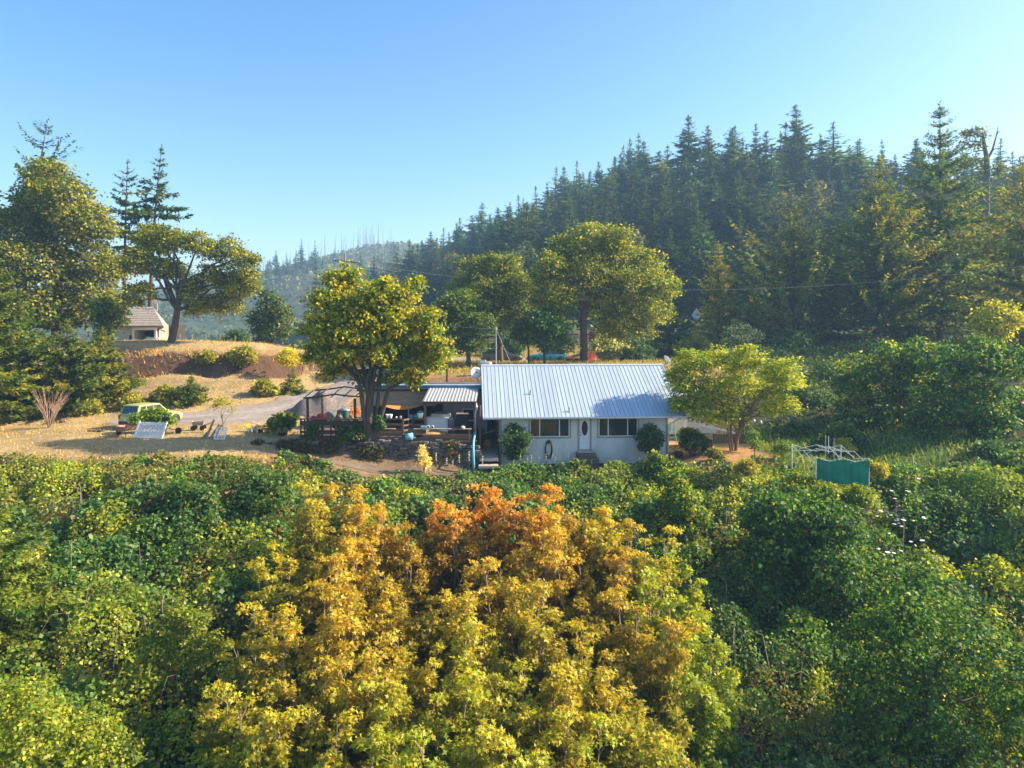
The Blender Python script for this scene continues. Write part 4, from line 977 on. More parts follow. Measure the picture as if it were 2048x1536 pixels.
# ------------------------------------------------------------------ vehicles
def wheel(parent, x, y, r, w):
    t = MB().lathe([(r * .62, -w / 2), (r * .93, -w / 2), (r, -w * .35), (r, w * .35), (r * .93, w / 2), (r * .62, w / 2)], (0, 0, 0), 22, axis='y').build('wheel', M['tyre'], parent, (x, y, r), smooth=True)
    MB().lathe([(0, -w * .34), (r * .2, -w * .40), (r * .56, -w * .30), (r * .64, -w * .46)], (0, 0, 0), 20, axis='y').build('rim', M['rim'], t)
    MB().lathe([(0, w * .34), (r * .2, w * .40), (r * .56, w * .30), (r * .64, w * .46)], (0, 0, 0), 20, axis='y').build('rim', M['rim'], t)
def car(name, label, loc, rz, paint, L=4.1, W=1.78, Ht=1.62, belt=.98, hood=.98, kind='hatch', boxy=True):
    t = thing(name, label, 'car', loc, rz)
    h = L / 2; hw = W / 2; wr = .33
    st = [(-h, .40, belt - .12, hw * .86), (-h + .10, .30, belt - .02, hw * .95), (-h + .5, .26, belt, hw), (-.6, .24, belt, hw), (h * .42, .24, belt, hw), (h - .75, .25, hood - .05, hw * .98), (h - .25, .27, hood - .17, hw * .92), (h - .03, .32, hood - .33, hw * .82), (h, .42, hood - .42, hw * .76)]
    mb = MB(); ring = []
    for (x, zb_, zt, w_) in st:
        r = [(x, -w_ * .92, zb_), (x, -w_, zb_ + .14), (x, -w_, (zb_ + zt) / 2 + .06), (x, -w_ * .95, zt - .03), (x, -w_ * .86, zt), (x, w_ * .86, zt), (x, w_ * .95, zt - .03), (x, w_, (zb_ + zt) / 2 + .06), (x, w_, zb_ + .14), (x, w_ * .92, zb_)]
        ring.append(r)
    vs = [p for r in ring for p in r]; fs = []
    for i in range(len(ring) - 1):
        for k in range(10): a = i * 10 + k; b2 = i * 10 + (k + 1) % 10; fs.append((a, b2, b2 + 10, a + 10))
    fs += [tuple(range(10)), tuple(reversed(range(len(vs) - 10, len(vs))))]
    mb.add(vs, fs); mb.build('body', paint, t, smooth=True, bevel=.012)
    xb0, xb1 = -h + (.10 if kind == 'hatch' else .2), h * (.36 if boxy else .30); xt0, xt1 = -h + (.38 if kind == 'hatch' else .75), h * .36 - .72
    yb, yt = hw * .90, hw * .76
    B = [(xb0, -yb, belt - .01), (xb1, -yb, belt - .01), (xb1, yb, belt - .01), (xb0, yb, belt - .01)]; Tp = [(xt0, -yt, Ht), (xt1, -yt, Ht), (xt1, yt, Ht), (xt0, yt, Ht)]
    MB().add(B + Tp, [(4, 5, 6, 7), (0, 1, 5, 4), (1, 2, 6, 5), (2, 3, 7, 6), (3, 0, 4, 7)]).build('cabin', paint, t, bevel=.06)
    def face(a, b2, c, d, u0, u1, v0, v1, off):
        a, b2, c, d = map(Vector, (a, b2, c, d)); f = lambda u, v: a.lerp(b2, u).lerp(d.lerp(c, u), v)
        nrm = (b2 - a).cross(d - a).normalized() * off
        return [tuple(f(u, v) + nrm) for u, v in ((u0, v0), (u1, v0), (u1, v1), (u0, v1))]
    def glassq(nm, q4): MB().add(q4, [(0, 1, 2, 3)]).build(nm, M['glass'], t)
    glassq('rear_window', face(B[3], B[0], Tp[0], Tp[3], .08, .92, .12, .88, .012)); glassq('windscreen', face(B[1], B[2], Tp[2], Tp[1], .06, .94, .10, .92, .012))
    for u0, u1 in ((.07, .30), (.33, .62), (.65, .93)):
        glassq('side_window', face(B[0], B[1], Tp[1], Tp[0], u0, u1, .12, .86, .012)); glassq('side_window', face(B[2], B[3], Tp[3], Tp[2], 1 - u1, 1 - u0, .12, .86, .012))
    for sx in (-h + .78, h - .80):
        for sy in (-1, 1):
            MB().lathe([(0, -.02), (.40, -.02), (.40, .02), (0, .02)], (sx, sy * (hw - .012), .36), 22, axis='y').build('wheel_arch', M['bumper'], t)
            wheel(t, sx, sy * (hw - .075), wr, .21)
    MB().box(-h - .04, -hw * .84, .32, -h + .10, hw * .84, .56).build('rear_bumper', M['bumper'], t, bevel=.03); MB().box(h - .12, -hw * .74, .32, h + .03, hw * .74, .50).build('front_bumper', M['bumper'], t, bevel=.03)
    for sy in (-1, 1):
        MB().box(-h - .015, sy * hw * .80 - .07, belt - .30, -h + .08, sy * hw * .80 + .07, belt - .02).build('tail_lamp', M['lamp_red'], t, bevel=.01); MB().box(h - .16, sy * hw * .66 - .14, hood - .44, h - .015, sy * hw * .66 + .14, hood - .30).build('headlight', M['lamp_clear'], t, bevel=.02)
        MB().box(xb1 - .35, sy * (hw + .07) - .08, belt + .02, xb1 - .22, sy * (hw + .07) + .08, belt + .16).build('side_mirror', paint, t, bevel=.02)
    MB().box(-h - .018, -.26, .60, -h - .001, .26, .72).build('number_plate', M['white'], t)
    return t
cx_, cy_ = PX(304, 49.6), 49.6
car('green_car', 'lime green boxy hatchback parked behind the shrub on the dry lawn', (cx_, cy_, h1(cx_, cy_) + .02), R(70), M['car_lime'])
car('dark_car', 'dark grey estate car parked on the bench above the metal roof', (PX(1003, 84), 84, h1(PX(1003, 84), 84) + .1), R(12), M['car_dark'], L=4.7, W=1.85, Ht=1.68, belt=1.0)
car('blue_car', 'blue car mostly hidden by the small blue green tree', (PX(1093, 83), 83, h1(PX(1093, 83), 83) + .1), R(190), M['car_blue'], L=4.5, W=1.8, Ht=1.55, belt=.95, boxy=False)
rm = thing('red_cart', 'red metal frame cart beside the thick dark trunk behind the roof', 'cart', (PX(1148, 79), 79, h1(PX(1148, 79), 79)), .3)
MB().prism([(-.9, .55), (.9, .95), (.9, 1.15), (-.9, .7)], 'y', -.45, .45).build('bed', M['faded_red'], rm, bevel=.03); MB().beam((.8, 0, 1.0), (1.9, 0, 1.5), .08, .08).build('tow_bar', M['red'], rm)
for sx in (-.5, .5):
    for sy in (-.5, .5): MB().lathe([(.0, -.05), (.3, -.05), (.3, .05), (0, .05)], (sx, sy, .3), 14, axis='y').build('wheel', M['tyre'], rm)
fl = thing('flower_bush', 'pink flowering bush touching the thick dark trunk', 'bush', (PX(1179, 76), 76, h1(PX(1179, 76), 76)))
me, _ = crown_mesh('flower_bush_crown', np.random.default_rng(12), [(0, 0, .7, .5, .5, .6)], 40, 9, .3, .2, [(.75, .14, .32), (.06, .1, .03)], [2, 1]); link('blooms', me, fl)
rs = thing('red_sheet', 'faded red sheet hanging right of the thick dark trunk', 'sheet', (PX(1184, 90), 90, h1(PX(1184, 90), 90)))
MB().box(-.35, -.03, PZ(683, 90) - rs.location.z, .35, .03, PZ(664, 90) - rs.location.z).build('cloth', M['faded_red'], rs); MB().tube([(0, .06, 0), (0, .06, PZ(663, 90) - rs.location.z)], .04, 6).build('post', M['post_wood'], rs)

# ------------------------------------------------------------------ lawn things
def on(px, D): return (PX(px, D), D, h1(PX(px, D), D))
fp = thing('picket_fence', 'white picket fence panel leaning back on the dry lawn', 'fence panel', (PX(295, 44.2), 44.2, h1(PX(295, 44.2), 44.2)), R(-10))
tl = R(28)
def lean(o): o.matrix_local = Matrix.Rotation(-tl, 4, 'X'); return o
for i in range(18):
    xx = -.84 + i * 1.68 / 17; lean(MB().prism([(xx - .026, .02), (xx + .026, .02), (xx + .026, 1.02), (xx, 1.07), (xx - .026, 1.02)], 'y', -.012, .012).build('picket', M['white'], fp))
for z in (.12, .90): lean(MB().box(-.90, .014, z, .90, .05, z + .10).build('rail', M['white'], fp))
for xx in (-.95, .95): lean(MB().box(xx - .05, -.03, 0, xx + .05, .05, 1.12).build('end_post', M['white'], fp))
dp = thing('sign_post', 'dark post with two pale plates behind the picket fence panel', 'post', on(332, 45.2)); MB().box(-.03, -.03, 0, .03, .03, 1.15).build('post', M['post_wood'], dp)
for sx in (-.14, .10): MB().box(sx - .10, -.06, .95, sx + .10, -.032, 1.35).build('plate', M['black'], dp); MB().box(sx - .04, -.066, 1.2, sx + .04, -.061, 1.3).build('white_mark', M['white'], dp)
wb = thing('wheelbarrow', 'rusty red wheelbarrow left of the picket fence panel', 'wheelbarrow', on(252, 45), R(150))
MB().add([(-.30, -.28, .38), (.35, -.28, .30), (.35, .28, .30), (-.30, .28, .38), (-.55, -.38, .66), (.62, -.36, .66), (.62, .36, .66), (-.55, .38, .66)], [(0, 1, 2, 3), (0, 4, 5, 1), (1, 5, 6, 2), (2, 6, 7, 3), (3, 7, 4, 0)]).build('tray', M['rust'], wb)
for sy in (-.22, .22): MB().tube([(.85, sy * .4, .22), (0, sy, .34), (-1.0, sy * 1.2, .58)], .022, 6).build('handle', M['old_wood'], wb); MB().tube([(-.25, sy, .36), (-.35, sy, 0)], .02, 5).build('leg', M['dark_metal'], wb)
MB().lathe([(0, -.05), (.20, -.05), (.20, .05), (0, .05)], (.82, 0, .20), 16, axis='y').build('wheel', M['tyre'], wb)
wg_ = thing('garden_wagon', 'small four wheeled garden wagon with pale tray on the dry lawn', 'wagon', on(397, 47.5), R(12))
MB().add([(-.30, -.22, .34), (.30, -.22, .34), (.30, .22, .34), (-.30, .22, .34), (-.40, -.30, .60), (.40, -.30, .60), (.40, .30, .60), (-.40, .30, .60)], [(0, 1, 2, 3), (0, 4, 5, 1), (1, 5, 6, 2), (2, 6, 7, 3), (3, 7, 4, 0)]).build('tray', M['trim'], wg_)
for sx in (-.28, .28):
    for sy in (-.26, .26): MB().lathe([(0, -.04), (.17, -.04), (.17, .04), (0, .04)], (sx, sy, .17), 14, axis='y').build('wheel', M['tyre'], wg_)
MB().tube([(.35, 0, .3), (.85, 0, .5)], .02, 5).build('handle', M['dark_metal'], wg_)
tag(MB().tube([on(175, 47), (PX(207, 46.6), 46.6, h1(PX(207, 46.6), 46.6) + .06)], .08, 7).build('fallen_log', M['bark']), 'dark log lying on the dry lawn left of the wheelbarrow', 'log')
hw_ = thing('small_trailer_wheel', 'old wheel and axle under the right side of the shrub by the car', 'wheel', on(352, 46))
MB().lathe([(0, -.05), (.13, -.05), (.2, -.02), (.2, .05), (0, .05)], (.15, 0, .2), 14, axis='y').build('tyre', M['tyre'], hw_); MB().tube([(-.7, .1, .35), (.15, 0, .2)], .03, 6).build('axle', M['rust'], hw_)
for i, (px, py, a, L0, lab) in enumerate([(412, 880, (.25, .5, 1), 1.25, 'tallest of the grey split logs leaning by the white panel'), (420, 880, (.35, .45, .75), 1.0, 'grey split log leaning left of the white panel'), (405, 880, (.3, .5, .5), .85, 'leftmost short split log of the leaning heap'), (428, 878, (.35, .4, .85), .95, 'split log nearest the white panel')]):
    p = Vector(on(px, 44.1)); d = Vector(a).normalized()
    tag(MB().tube([p, p + d * L0 * .5, p + d * L0], [.09, .08, .065], 6).build('split_log', M['old_wood']), lab, 'log')
op = thing('openwork_panel', 'white square openwork garden panel leaning beside the split logs', 'panel', on(438, 43.9), R(-8))
def lean2(o): o.matrix_local = Matrix.Rotation(-R(25), 4, 'X'); return o
f = MB(); f.box(-.36, -.02, 0, .36, .02, .06); f.box(-.36, -.02, .74, .36, .02, .80); f.box(-.36, -.02, .06, -.30, .02, .74); f.box(.30, -.02, .06, .36, .02, .74); lean2(f.build('frame', M['white'], op))
for i in range(4):
    for j in range(4):
        c_ = (-.22 + i * .147, .145 + j * .168); lean2(MB().tube([(c_[0] + .062 * math.cos(t), 0, c_[1] + .072 * math.sin(t)) for t in np.linspace(0, 2 * math.pi, 11)], .014, 4, cap=False).build('scroll', M['white'], op))
def pot(label, px, D, r, h_, m_, fcol=None, name='flower_pot'):
    t = thing(name, label, 'pot', on(px, D)); MB().lathe([(0, 0), (r * .7, 0), (r, h_), (r * .85, h_), (r * .8, h_ * .8), (0, h_ * .8)], n=12).build('pot', m_, t, smooth=True)
    if fcol:
        me, _ = crown_mesh('pot_plant', np.random.default_rng(int(px)), [(0, 0, h_ + r * .6, r * 1.1, r * 1.1, r * .8)], 16, 9, r * .5, .09, fcol, [1] * len(fcol)); link('blooms', me, t)['kind'] = 'stuff'
    return t
pot('white pot of yellow flowers at the left of the row by the drive', 498, 47, .16, .28, M['white'], [(.7, .5, .05)])
pot('grey bucket with purple flowers in the row by the drive', 510, 47, .19, .36, M['grey_metal'], [(.3, .2, .5), (.5, .4, .6)])
pot('low dark pot of greenery in the row by the drive', 521, 46.8, .2, .2, M['dark_metal'], [(.1, .12, .02)])
pot('orange terracotta pot in the row by the drive', 535, 46.6, .24, .34, M['terracotta'], [(.05, .08, .02)])
pot('orange flower pot beside the large leaved shrub', 545, 46.4, .18, .26, M['yellow'], [(.6, .25, .04), (.08, .1, .02)])
pot('large dark tub holding the large leaved shrub', 566, 46.2, .40, .62, M['dark_metal'])
pl = MB()
ngx = 26
for j in range(ngx):
    for i in range(ngx):
        u, v = (i / (ngx - 1) - .5) * 5.6, (j / (ngx - 1) - .5) * 5.0; r_ = math.hypot(u / 2.5, v / 2.3); x, y = PX(636, 56) + u, 56.2 + v
        z = h1(x, y) - .12 + 1.75 * max(0, 1 - r_) ** .9 * (1 + .15 * math.sin(u * 3 + v)) + .08 * random.random() * (r_ < 1)
        pl.v.append((x, y, z))
for j in range(ngx - 1):
    for i in range(ngx - 1): a = j * ngx + i; pl.f.append((a, a + 1, a + ngx + 1, a + ngx)); pl.m.append(0)
tag(pl.build('gravel_pile', M['gravel_pile'], smooth=True), 'heap of grey brown gravel on the drive behind the pergola', 'gravel pile')

# ------------------------------------------------------------------ small house on the bench at left
D2 = 74.0; fz2 = PZ(694, D2)
co = thing('cottage', 'small grey roofed cottage with white porch above the cut bank', 'cottage', (0, 0, 0))
def cxp(px, d=D2): return PX(px, d)
X0, X1 = cxp(226), cxp(315)
w_ = MB(); siding(w_, X0, cxp(268), fz2 - .4, fz2 + 2.2, D2 + .2, .2, .02); w_.box(X0, D2 + .22, fz2 - .4, cxp(268), D2 + 6, fz2 + 2.2); w_.build('wall', M['white_siding'], co, fixn=False); MB().box(cxp(268), D2 + 2.4, fz2 - .4, cxp(318), D2 + 6, fz2 + 2.3).build('porch_back_wall', M['interior'], co); MB().box(cxp(314), D2 + .3, fz2 - .3, cxp(315), D2 + 2.4, fz2 + 2.3).build('porch_sun_screen', M['trim'], co)  # porch back painted dark as shade; side wall added to keep sun out
w2_ = MB().box(cxp(256), D2 + .12, PZ(681, D2), cxp(264), D2 + .17, PZ(669, D2)).build('window', M['white'], co); MB().box(cxp(257), D2 + .10, PZ(680, D2), cxp(263), D2 + .115, PZ(670, D2)).build('pane', M['glass'], w2_)
ez, rz_ = PZ(652, D2 - .6), PZ(614, D2 + 4)
ea, eb = cxp(226), cxp(327, D2 - .6); ra, rb = cxp(215, D2 + 4), cxp(304, D2 + 4)
r_ = MB().add([(ea - .4, D2 - .6, ez), (eb, D2 - .6, ez), (rb, D2 + 4.2, rz_), (ra - .4, D2 + 4.2, rz_), (rb - .6, D2 + 9, ez), (ea - .4, D2 + 9, ez), (ea - .4, D2 - .6, ez - .14), (eb, D2 - .6, ez - .14), (rb - .6, D2 + 9, ez - .14)], [(0, 1, 2, 3), (1, 4, 2), (3, 2, 4, 5), (0, 6, 7, 1), (1, 7, 8, 4)]).build('roof', M['shingle'], co)
for k in range(11):
    t0, t1 = k / 11, (k + 1) / 11; g = lambda t, a, b_: a + (b_ - a) * t
    MB().add([(g(t0, ea, ra) - .42, g(t0, D2 - .6, D2 + 4.2) - .02, g(t0, ez, rz_) + .05), (g(t0, eb, rb) - .02, g(t0, D2 - .6, D2 + 4.2) - .02, g(t0, ez, rz_) + .05), (g(t1, eb, rb) - .02, g(t1, D2 - .6, D2 + 4.2), g(t1, ez, rz_) + .02), (g(t1, ea, ra) - .42, g(t1, D2 - .6, D2 + 4.2), g(t1, ez, rz_) + .02), (g(t0, ea, ra) - .42, g(t0, D2 - .6, D2 + 4.2) - .02, g(t0, ez, rz_) + .0), (g(t0, eb, rb) - .02, g(t0, D2 - .6, D2 + 4.2) - .02, g(t0, ez, rz_) + .0)], [(0, 1, 2, 3), (4, 5, 1, 0)]).build('shingle_course', M['shingle'], r_)
MB().tube([(cxp(279), D2 + 3.6, rz_ - .5), (cxp(279), D2 + 3.6, rz_ + .45)], .09, 7).build('chimney_pipe', M['trim'], r_)
MB().box(cxp(268), D2 - .35, ez - .42, cxp(317), D2 - .2, ez - .10).build('porch_beam', M['white'], co)
for px in (269.5, 314): MB().box(cxp(px) - .10, D2 - .36, fz2, cxp(px) + .10, D2 - .16, ez - .42).build('porch_post', M['white'], co)
MB().box(cxp(266), D2 - .5, fz2 - .3, cxp(320), D2 + 4, fz2).build('porch_floor', M['trim'], co)
rl = MB().box(cxp(296), D2 - .34, PZ(677, D2), cxp(320), D2 - .24, PZ(675, D2)).build('porch_rail', M['white'], co)
for px in np.arange(296.5, 320.5, 2.4): MB().box(cxp(px) - .03, D2 - .32, fz2, cxp(px) + .03, D2 - .27, PZ(677, D2)).build('baluster', M['white'], rl)
for i, (px, dy, a, lab) in enumerate([(281, .9, .2, 'left of the green plastic chairs on the cottage porch'), (290, .2, -.1, 'middle green plastic chair at the porch rail'), (303, .7, .3, 'right of the green plastic chairs behind the porch rail')]):
    c_ = thing('green_chair', lab, 'chair', (cxp(px), D2 + dy, fz2), a)
    MB().box(-.26, -.25, .42, .26, .25, .47).build('seat', M['chair_green'], c_, bevel=.02); MB().add([(-.26, .22, .47), (.26, .22, .47), (.26, .27, .47), (-.26, .27, .47), (-.24, .40, 1.15), (.24, .40, 1.15), (.24, .45, 1.15), (-.24, .45, 1.15)], [(0, 1, 5, 4), (1, 2, 6, 5), (2, 3, 7, 6), (3, 0, 4, 7), (4, 5, 6, 7)]).build('backrest', M['chair_green'], c_)
    for sx in (-.22, .22):
        for sy in (-.2, .2): MB().box(sx - .025, sy - .025, 0, sx + .025, sy + .025, .42).build('leg', M['chair_green'], c_)
flg = thing('flag', 'small red and white flag on the cottage porch post', 'flag', (cxp(316), D2 - .4, PZ(667, D2)))
MB().tube([(0, 0, 0), (.45, 0, .35)], .015, 5).build('staff', M['old_wood'], flg)
for k in range(4): MB().add([(.42 + k * .12, .0, .42 - .01 * k), (.54 + k * .12, .03, .43 - .05 * k), (.54 + k * .12, .03, .28 - .06 * k), (.42 + k * .12, 0, .27 - .02 * k)], [(0, 1, 2, 3)]).build('stripe', M['red'] if k % 2 else M['white'], flg)
for i, px in enumerate((335, 360, 385, 412, 440, 470, 500)):
    tag(MB().tube([(0, 0, 0), (0, 0, 1.1)], .035, 5).build('fence_post', M['old_wood'], None, on(px, 78)), 'thin fence post on the bench behind the oak', 'post', 'fence posts along the bench')

# ------------------------------------------------------------------ white shed, ladder and garden clutter at right
sh = thing('shed', 'white lap sided shed with pale ribbed roof right of the house', 'shed', (0, 0, 0))
SX0, SX1, SY = PX(1338, 52.5), PX(1432, 52.5), 52.5
w_ = MB(); siding(w_, SX0 - 2, PX(1366, SY), -.85, 2.2, SY, .19, .02); siding(w_, PX(1374, SY), SX1, -.85, 2.2, SY, .19, .02)
w_.box(SX0 - 2, SY + .03, -.85, SX1, SY + .08, 2.2); w_.box(SX1 - .05, SY + .09, -.85, SX1, SY + 4, 2.2); w_.build('wall', M['white_siding'], sh, fixn=False)
MB().box(PX(1366, SY), SY - .03, -.85, PX(1374, SY), SY + .02, 2.2).build('door_jamb', M['white'], sh)
rw = (PX(1396, SY) - SX0 + 2.4) / 5; s3 = math.hypot(3.2, 1.0); a3 = math.atan2(1.0, 3.2)
pm3 = sheet_panel('shed_panel', rw, s3, 3, .03, .04).mesh('shed_panel', [M['porch_metal'], M['gutter']])
for i in range(5): link('roof_panel', pm3, sh).matrix_local = Matrix.Translation((SX0 - 2.2 + i * rw, SY + 2.9, 3.2)) @ Matrix(((1, 0, 0, 0), (0, -math.cos(a3), -math.sin(a3), 0), (0, -math.sin(a3), math.cos(a3), 0), (0, 0, 0, 1)))
MB().box(SX0 - 2, SY + .1, -1.1, SX1, SY + 3.9, -.86).build('floor_skid', M['post_wood'], sh)
ld = thing('step_ladder', 'green step ladder with orange top against the white shed', 'ladder', (PX(1344.5, 51), 51, PZ(882, 51)))
hl = PZ(846, 51) - PZ(882, 51)
for sx in (-1, 1):
    MB().beam((sx * .24, -.25, 0), (sx * .12, .05, hl), .04, .07).build('rail', M['ladder_green'], ld); MB().beam((sx * .22, .45, 0), (sx * .12, .12, hl), .03, .05).build('rear_rail', M['ladder_green'], ld)
for k in range(1, 5): t = k / 5; MB().box(-.24 + .12 * t, -.29 + .30 * t, hl * t, .24 - .12 * t, -.19 + .30 * t, hl * t + .03).build('step', M['grey_metal'], ld)
MB().box(-.17, -.03, hl, .17, .17, hl + .06).build('top_cap', M['orange'], ld)
struct(MB().box(SX0 - 1, 49.5, -1.2, 15.5, 52.4, PZ(882.5, 51)).build('shed_terrace', M['mulch']))
for px, D, lab in ((1357, 46.5, 'left low brown tub planter before the shed'), (1388, 46.0, 'wide brown tub planter before the shed')):
    pot(lab, px, D, .42 if px > 1370 else .3, .36, M['post_wood'], [(.08, .12, .02), (.3, .25, .05)], 'tub_planter')
stp = thing('tree_stump', 'grey brown cut stump between the tub planter and the flowering tree', 'stump', on(1416, 46.5)); MB().lathe([(.42, -.1), (.34, .2), (.30, .6), (0, .62)], n=11).build('bark', M['bark'], stp)
tag(MB().box(-.5, -.2, 0, .5, .2, .06).build('blue_tarp', M['blue'], None, on(1352, 44.2), (0, 0, .2)), 'folded blue tarp on the ground right of the house corner', 'tarp')
tag(MB().tube([on(1540, 39.5), (PX(1548, 39.2), 39.2, h1(PX(1548, 39.2), 39.2) + .1)], .05, 6).build('blue_tube', M['blue']), 'short blue tube lying in the garden grass', 'tube')
fn = thing('wire_fence', 'low wooden garden fence with pale rail behind the flowering tree', 'fence', (0, 0, 0))
for px in range(1428, 1490, 5): MB().box(PX(px, 50) - .07, 50, -.8, PX(px, 50) + .07, 50.03, PZ(868, 50)).build('board', M['deck_wood'], fn)
MB().beam((PX(1405, 49.9), 49.9, PZ(851, 50)), (PX(1470, 49.9), 49.9, PZ(866, 50)), .06, .12).build('pale_rail', M['white'], fn)
for px, py, lab in ((1508, 838, 'left white bag hanging in the shade behind the garden'), (1521, 840, 'right white bag hanging in the shade behind the garden')):
    tag(MB().lathe([(0, -.2), (.10, -.17), (.14, 0), (.08, .17), (0, .22)], (PX(px, 54), 54, PZ(py + 6, 54)), 9).build('white_bag', M['galv'], smooth=True), lab, 'bag')
hgr = thing('hanging_rack', 'thin metal rack carrying the white bags in the shaded garden', 'rack', (0, 0, 0))
for px in (1500, 1529): MB().tube([(PX(px, 54.2), 54.2, -.6), (PX(px, 54.2), 54.2, PZ(834, 54))], .025, 5).build('upright', M['dark_metal'], hgr)
MB().tube([(PX(1500, 54.2), 54.2, PZ(834, 54)), (PX(1529, 54.2), 54.2, PZ(834, 54))], .025, 5).build('bar', M['dark_metal'], hgr)

# ------------------------------------------------------------------ bare canopy frame with green net
cf = thing('canopy_frame', 'bare white folding canopy frame with criss cross struts', 'canopy frame', (0, 0, 0))
A_, B_, C_, D_c = Vector(PP(1584, 889, 41.5)), Vector(PP(1632, 914, 37.2)), Vector(PP(1738, 917, 36.4)), Vector(PP(1682, 890, 41.0))
cen = (A_ + B_ + C_ + D_c) / 4 + Vector((0, 0, .25))
def gz(v): return h1(v.x, v.y)
for v in (A_, B_, C_, D_c): MB().tube([(v.x, v.y, gz(v) - .1), v], .03, 6).build('leg', M['white'], cf)
for p, q_ in ((A_, B_), (B_, C_), (C_, D_c), (D_c, A_)):
    for k in range(2):
        a, b_ = p.lerp(q_, k / 2), p.lerp(q_, (k + 1) / 2); dn = Vector((0, 0, -.38))
        MB().tube([a, b_ + dn], .012, 5).build('strut', M['white'], cf); MB().tube([a + dn, b_], .012, 5).build('strut', M['white'], cf)
for p, q_ in (((A_ + B_) / 2, (C_ + D_c) / 2), ((B_ + C_) / 2, (A_ + D_c) / 2)):
    for k in range(2):
        e = p if k == 0 else q_; m0 = e.lerp(cen, .5); dn = Vector((0, 0, -.3))
        MB().tube([e, m0 + dn * .4], .012, 5).build('strut', M['white'], cf); MB().tube([m0 + dn * .4, cen], .012, 5).build('strut', M['white'], cf); MB().tube([e + dn, m0], .012, 5).build('strut', M['white'], cf); MB().tube([m0, cen + dn], .012, 5).build('strut', M['white'], cf)
MB().tube([cen + Vector((0, 0, -.4)), cen + Vector((0, 0, .55))], .022, 6).build('centre_pole', M['white'], cf)
tag(MB().tube([(PX(1651, 40), 40, -.9), PP(1651, 870, 40)], .028, 6).build('metal_pole', M['galv']), 'taller thin pole sticking up through the canopy frame', 'pole')
tag(MB().tube([(PX(1668, 39), 39, -.9), PP(1668, 876, 39)], .024, 6).build('metal_pole', M['galv']), 'shorter thin pole sticking up through the canopy frame', 'pole')
nb = MB(); nn, mm = 26, 8
for j in range(mm + 1):
    for i in range(nn + 1):
        u, v = i / nn, j / mm; p = B_.lerp(C_, u); sagz = .10 * math.sin(u * 2 * math.pi) ** 2
        nb.v.append((p.x + .03 * math.sin(u * 40 + v * 3), p.y - .05 + .06 * math.sin(u * 21) * v + .05 * math.sin(u * 50), p.z - .10 - sagz * (1 - v) - v * 1.25))
for j in range(mm):
    for i in range(nn): a = j * (nn + 1) + i; nb.f.append((a, a + 1, a + nn + 2, a + nn + 1)); nb.m.append(0)
tag(nb.build('green_net', M['green_net'], smooth=True), 'green shade net hung across the front of the canopy frame', 'net')

# ------------------------------------------------------------------ road sign and guard rail
sg = thing('road_sign', 'white diamond road sign seen from behind on the roadside', 'sign', on(1393, 106))
zt_ = PZ(616, 106) - sg.location.z; zc_ = PZ(630, 106) - sg.location.z; rr_ = zt_ - zc_
MB().tube([(0, .06, -.2), (0, .06, zc_ + rr_ * .6)], .05, 6).build('post', M['old_wood'], sg); MB().prism([(-rr_ * .72, zc_), (0, zc_ - rr_), (rr_ * .72, zc_), (0, zt_)], 'y', -.02, .02).build('plate', M['white'], sg)
gdr = thing('guard_rail', 'low guard rail on pale posts below the diamond sign', 'guard rail', (0, 0, 0))
gz_ = h1(PX(1370, 107), 107)
for px in (1345, 1358, 1371, 1384, 1397): MB().box(PX(px, 107) - .10, 107, gz_ - .3, PX(px, 107) + .10, 107.2, gz_ + 1.0).build('post', M['trim'], gdr)
MB().beam((PX(1335, 106.9), 106.9, gz_ + .68), (PX(1402, 106.9), 106.9, gz_ + .68), .06, .3).build('rail', M['galv'], gdr)

# ------------------------------------------------------------------ the wooded hill on the right
FIR = [conifer_meshes('hill_fir', 100 + i, 20, r, whorls=46, per=5, sprays=15, droop=dr, base=bs, irregular=ir, spray=.95, taper=tp)
       for i, (r, dr, bs, ir, tp) in enumerate([(3.2, .40, .10, .25, .8), (2.4, .25, .22, .28, .62), (3.6, .50, .06, .26, .9), (2.6, .15, .30, .38, .55), (3.9, .35, .05, .32, .75), (2.9, .60, .12, .34, .7), (3.3, .05, .15, .42, .5)])]
rngh = np.random.default_rng(5)
HILLROUND = []
for i in range(3):
    lob = [(rngh.normal(0, 2.0), rngh.normal(0, 2.0), 4 + 6.0 * rngh.random(), 2.6, 2.6, 2.4) for _ in range(7)]
    me, tp = crown_mesh('hill_broadleaf_crown', rngh, lob, 420, 9, 1.0, .55, [(.05, .075, .022), (.08, .10, .025), (.12, .12, .03)], [4, 3, 1])
    HILLROUND.append((branch_mesh('hill_broadleaf_trunk', limbs(rngh, [(0, 0, -.5), (0, 0, 3), (.2, 0, 6)], lob, tp, .28, 20)), me))

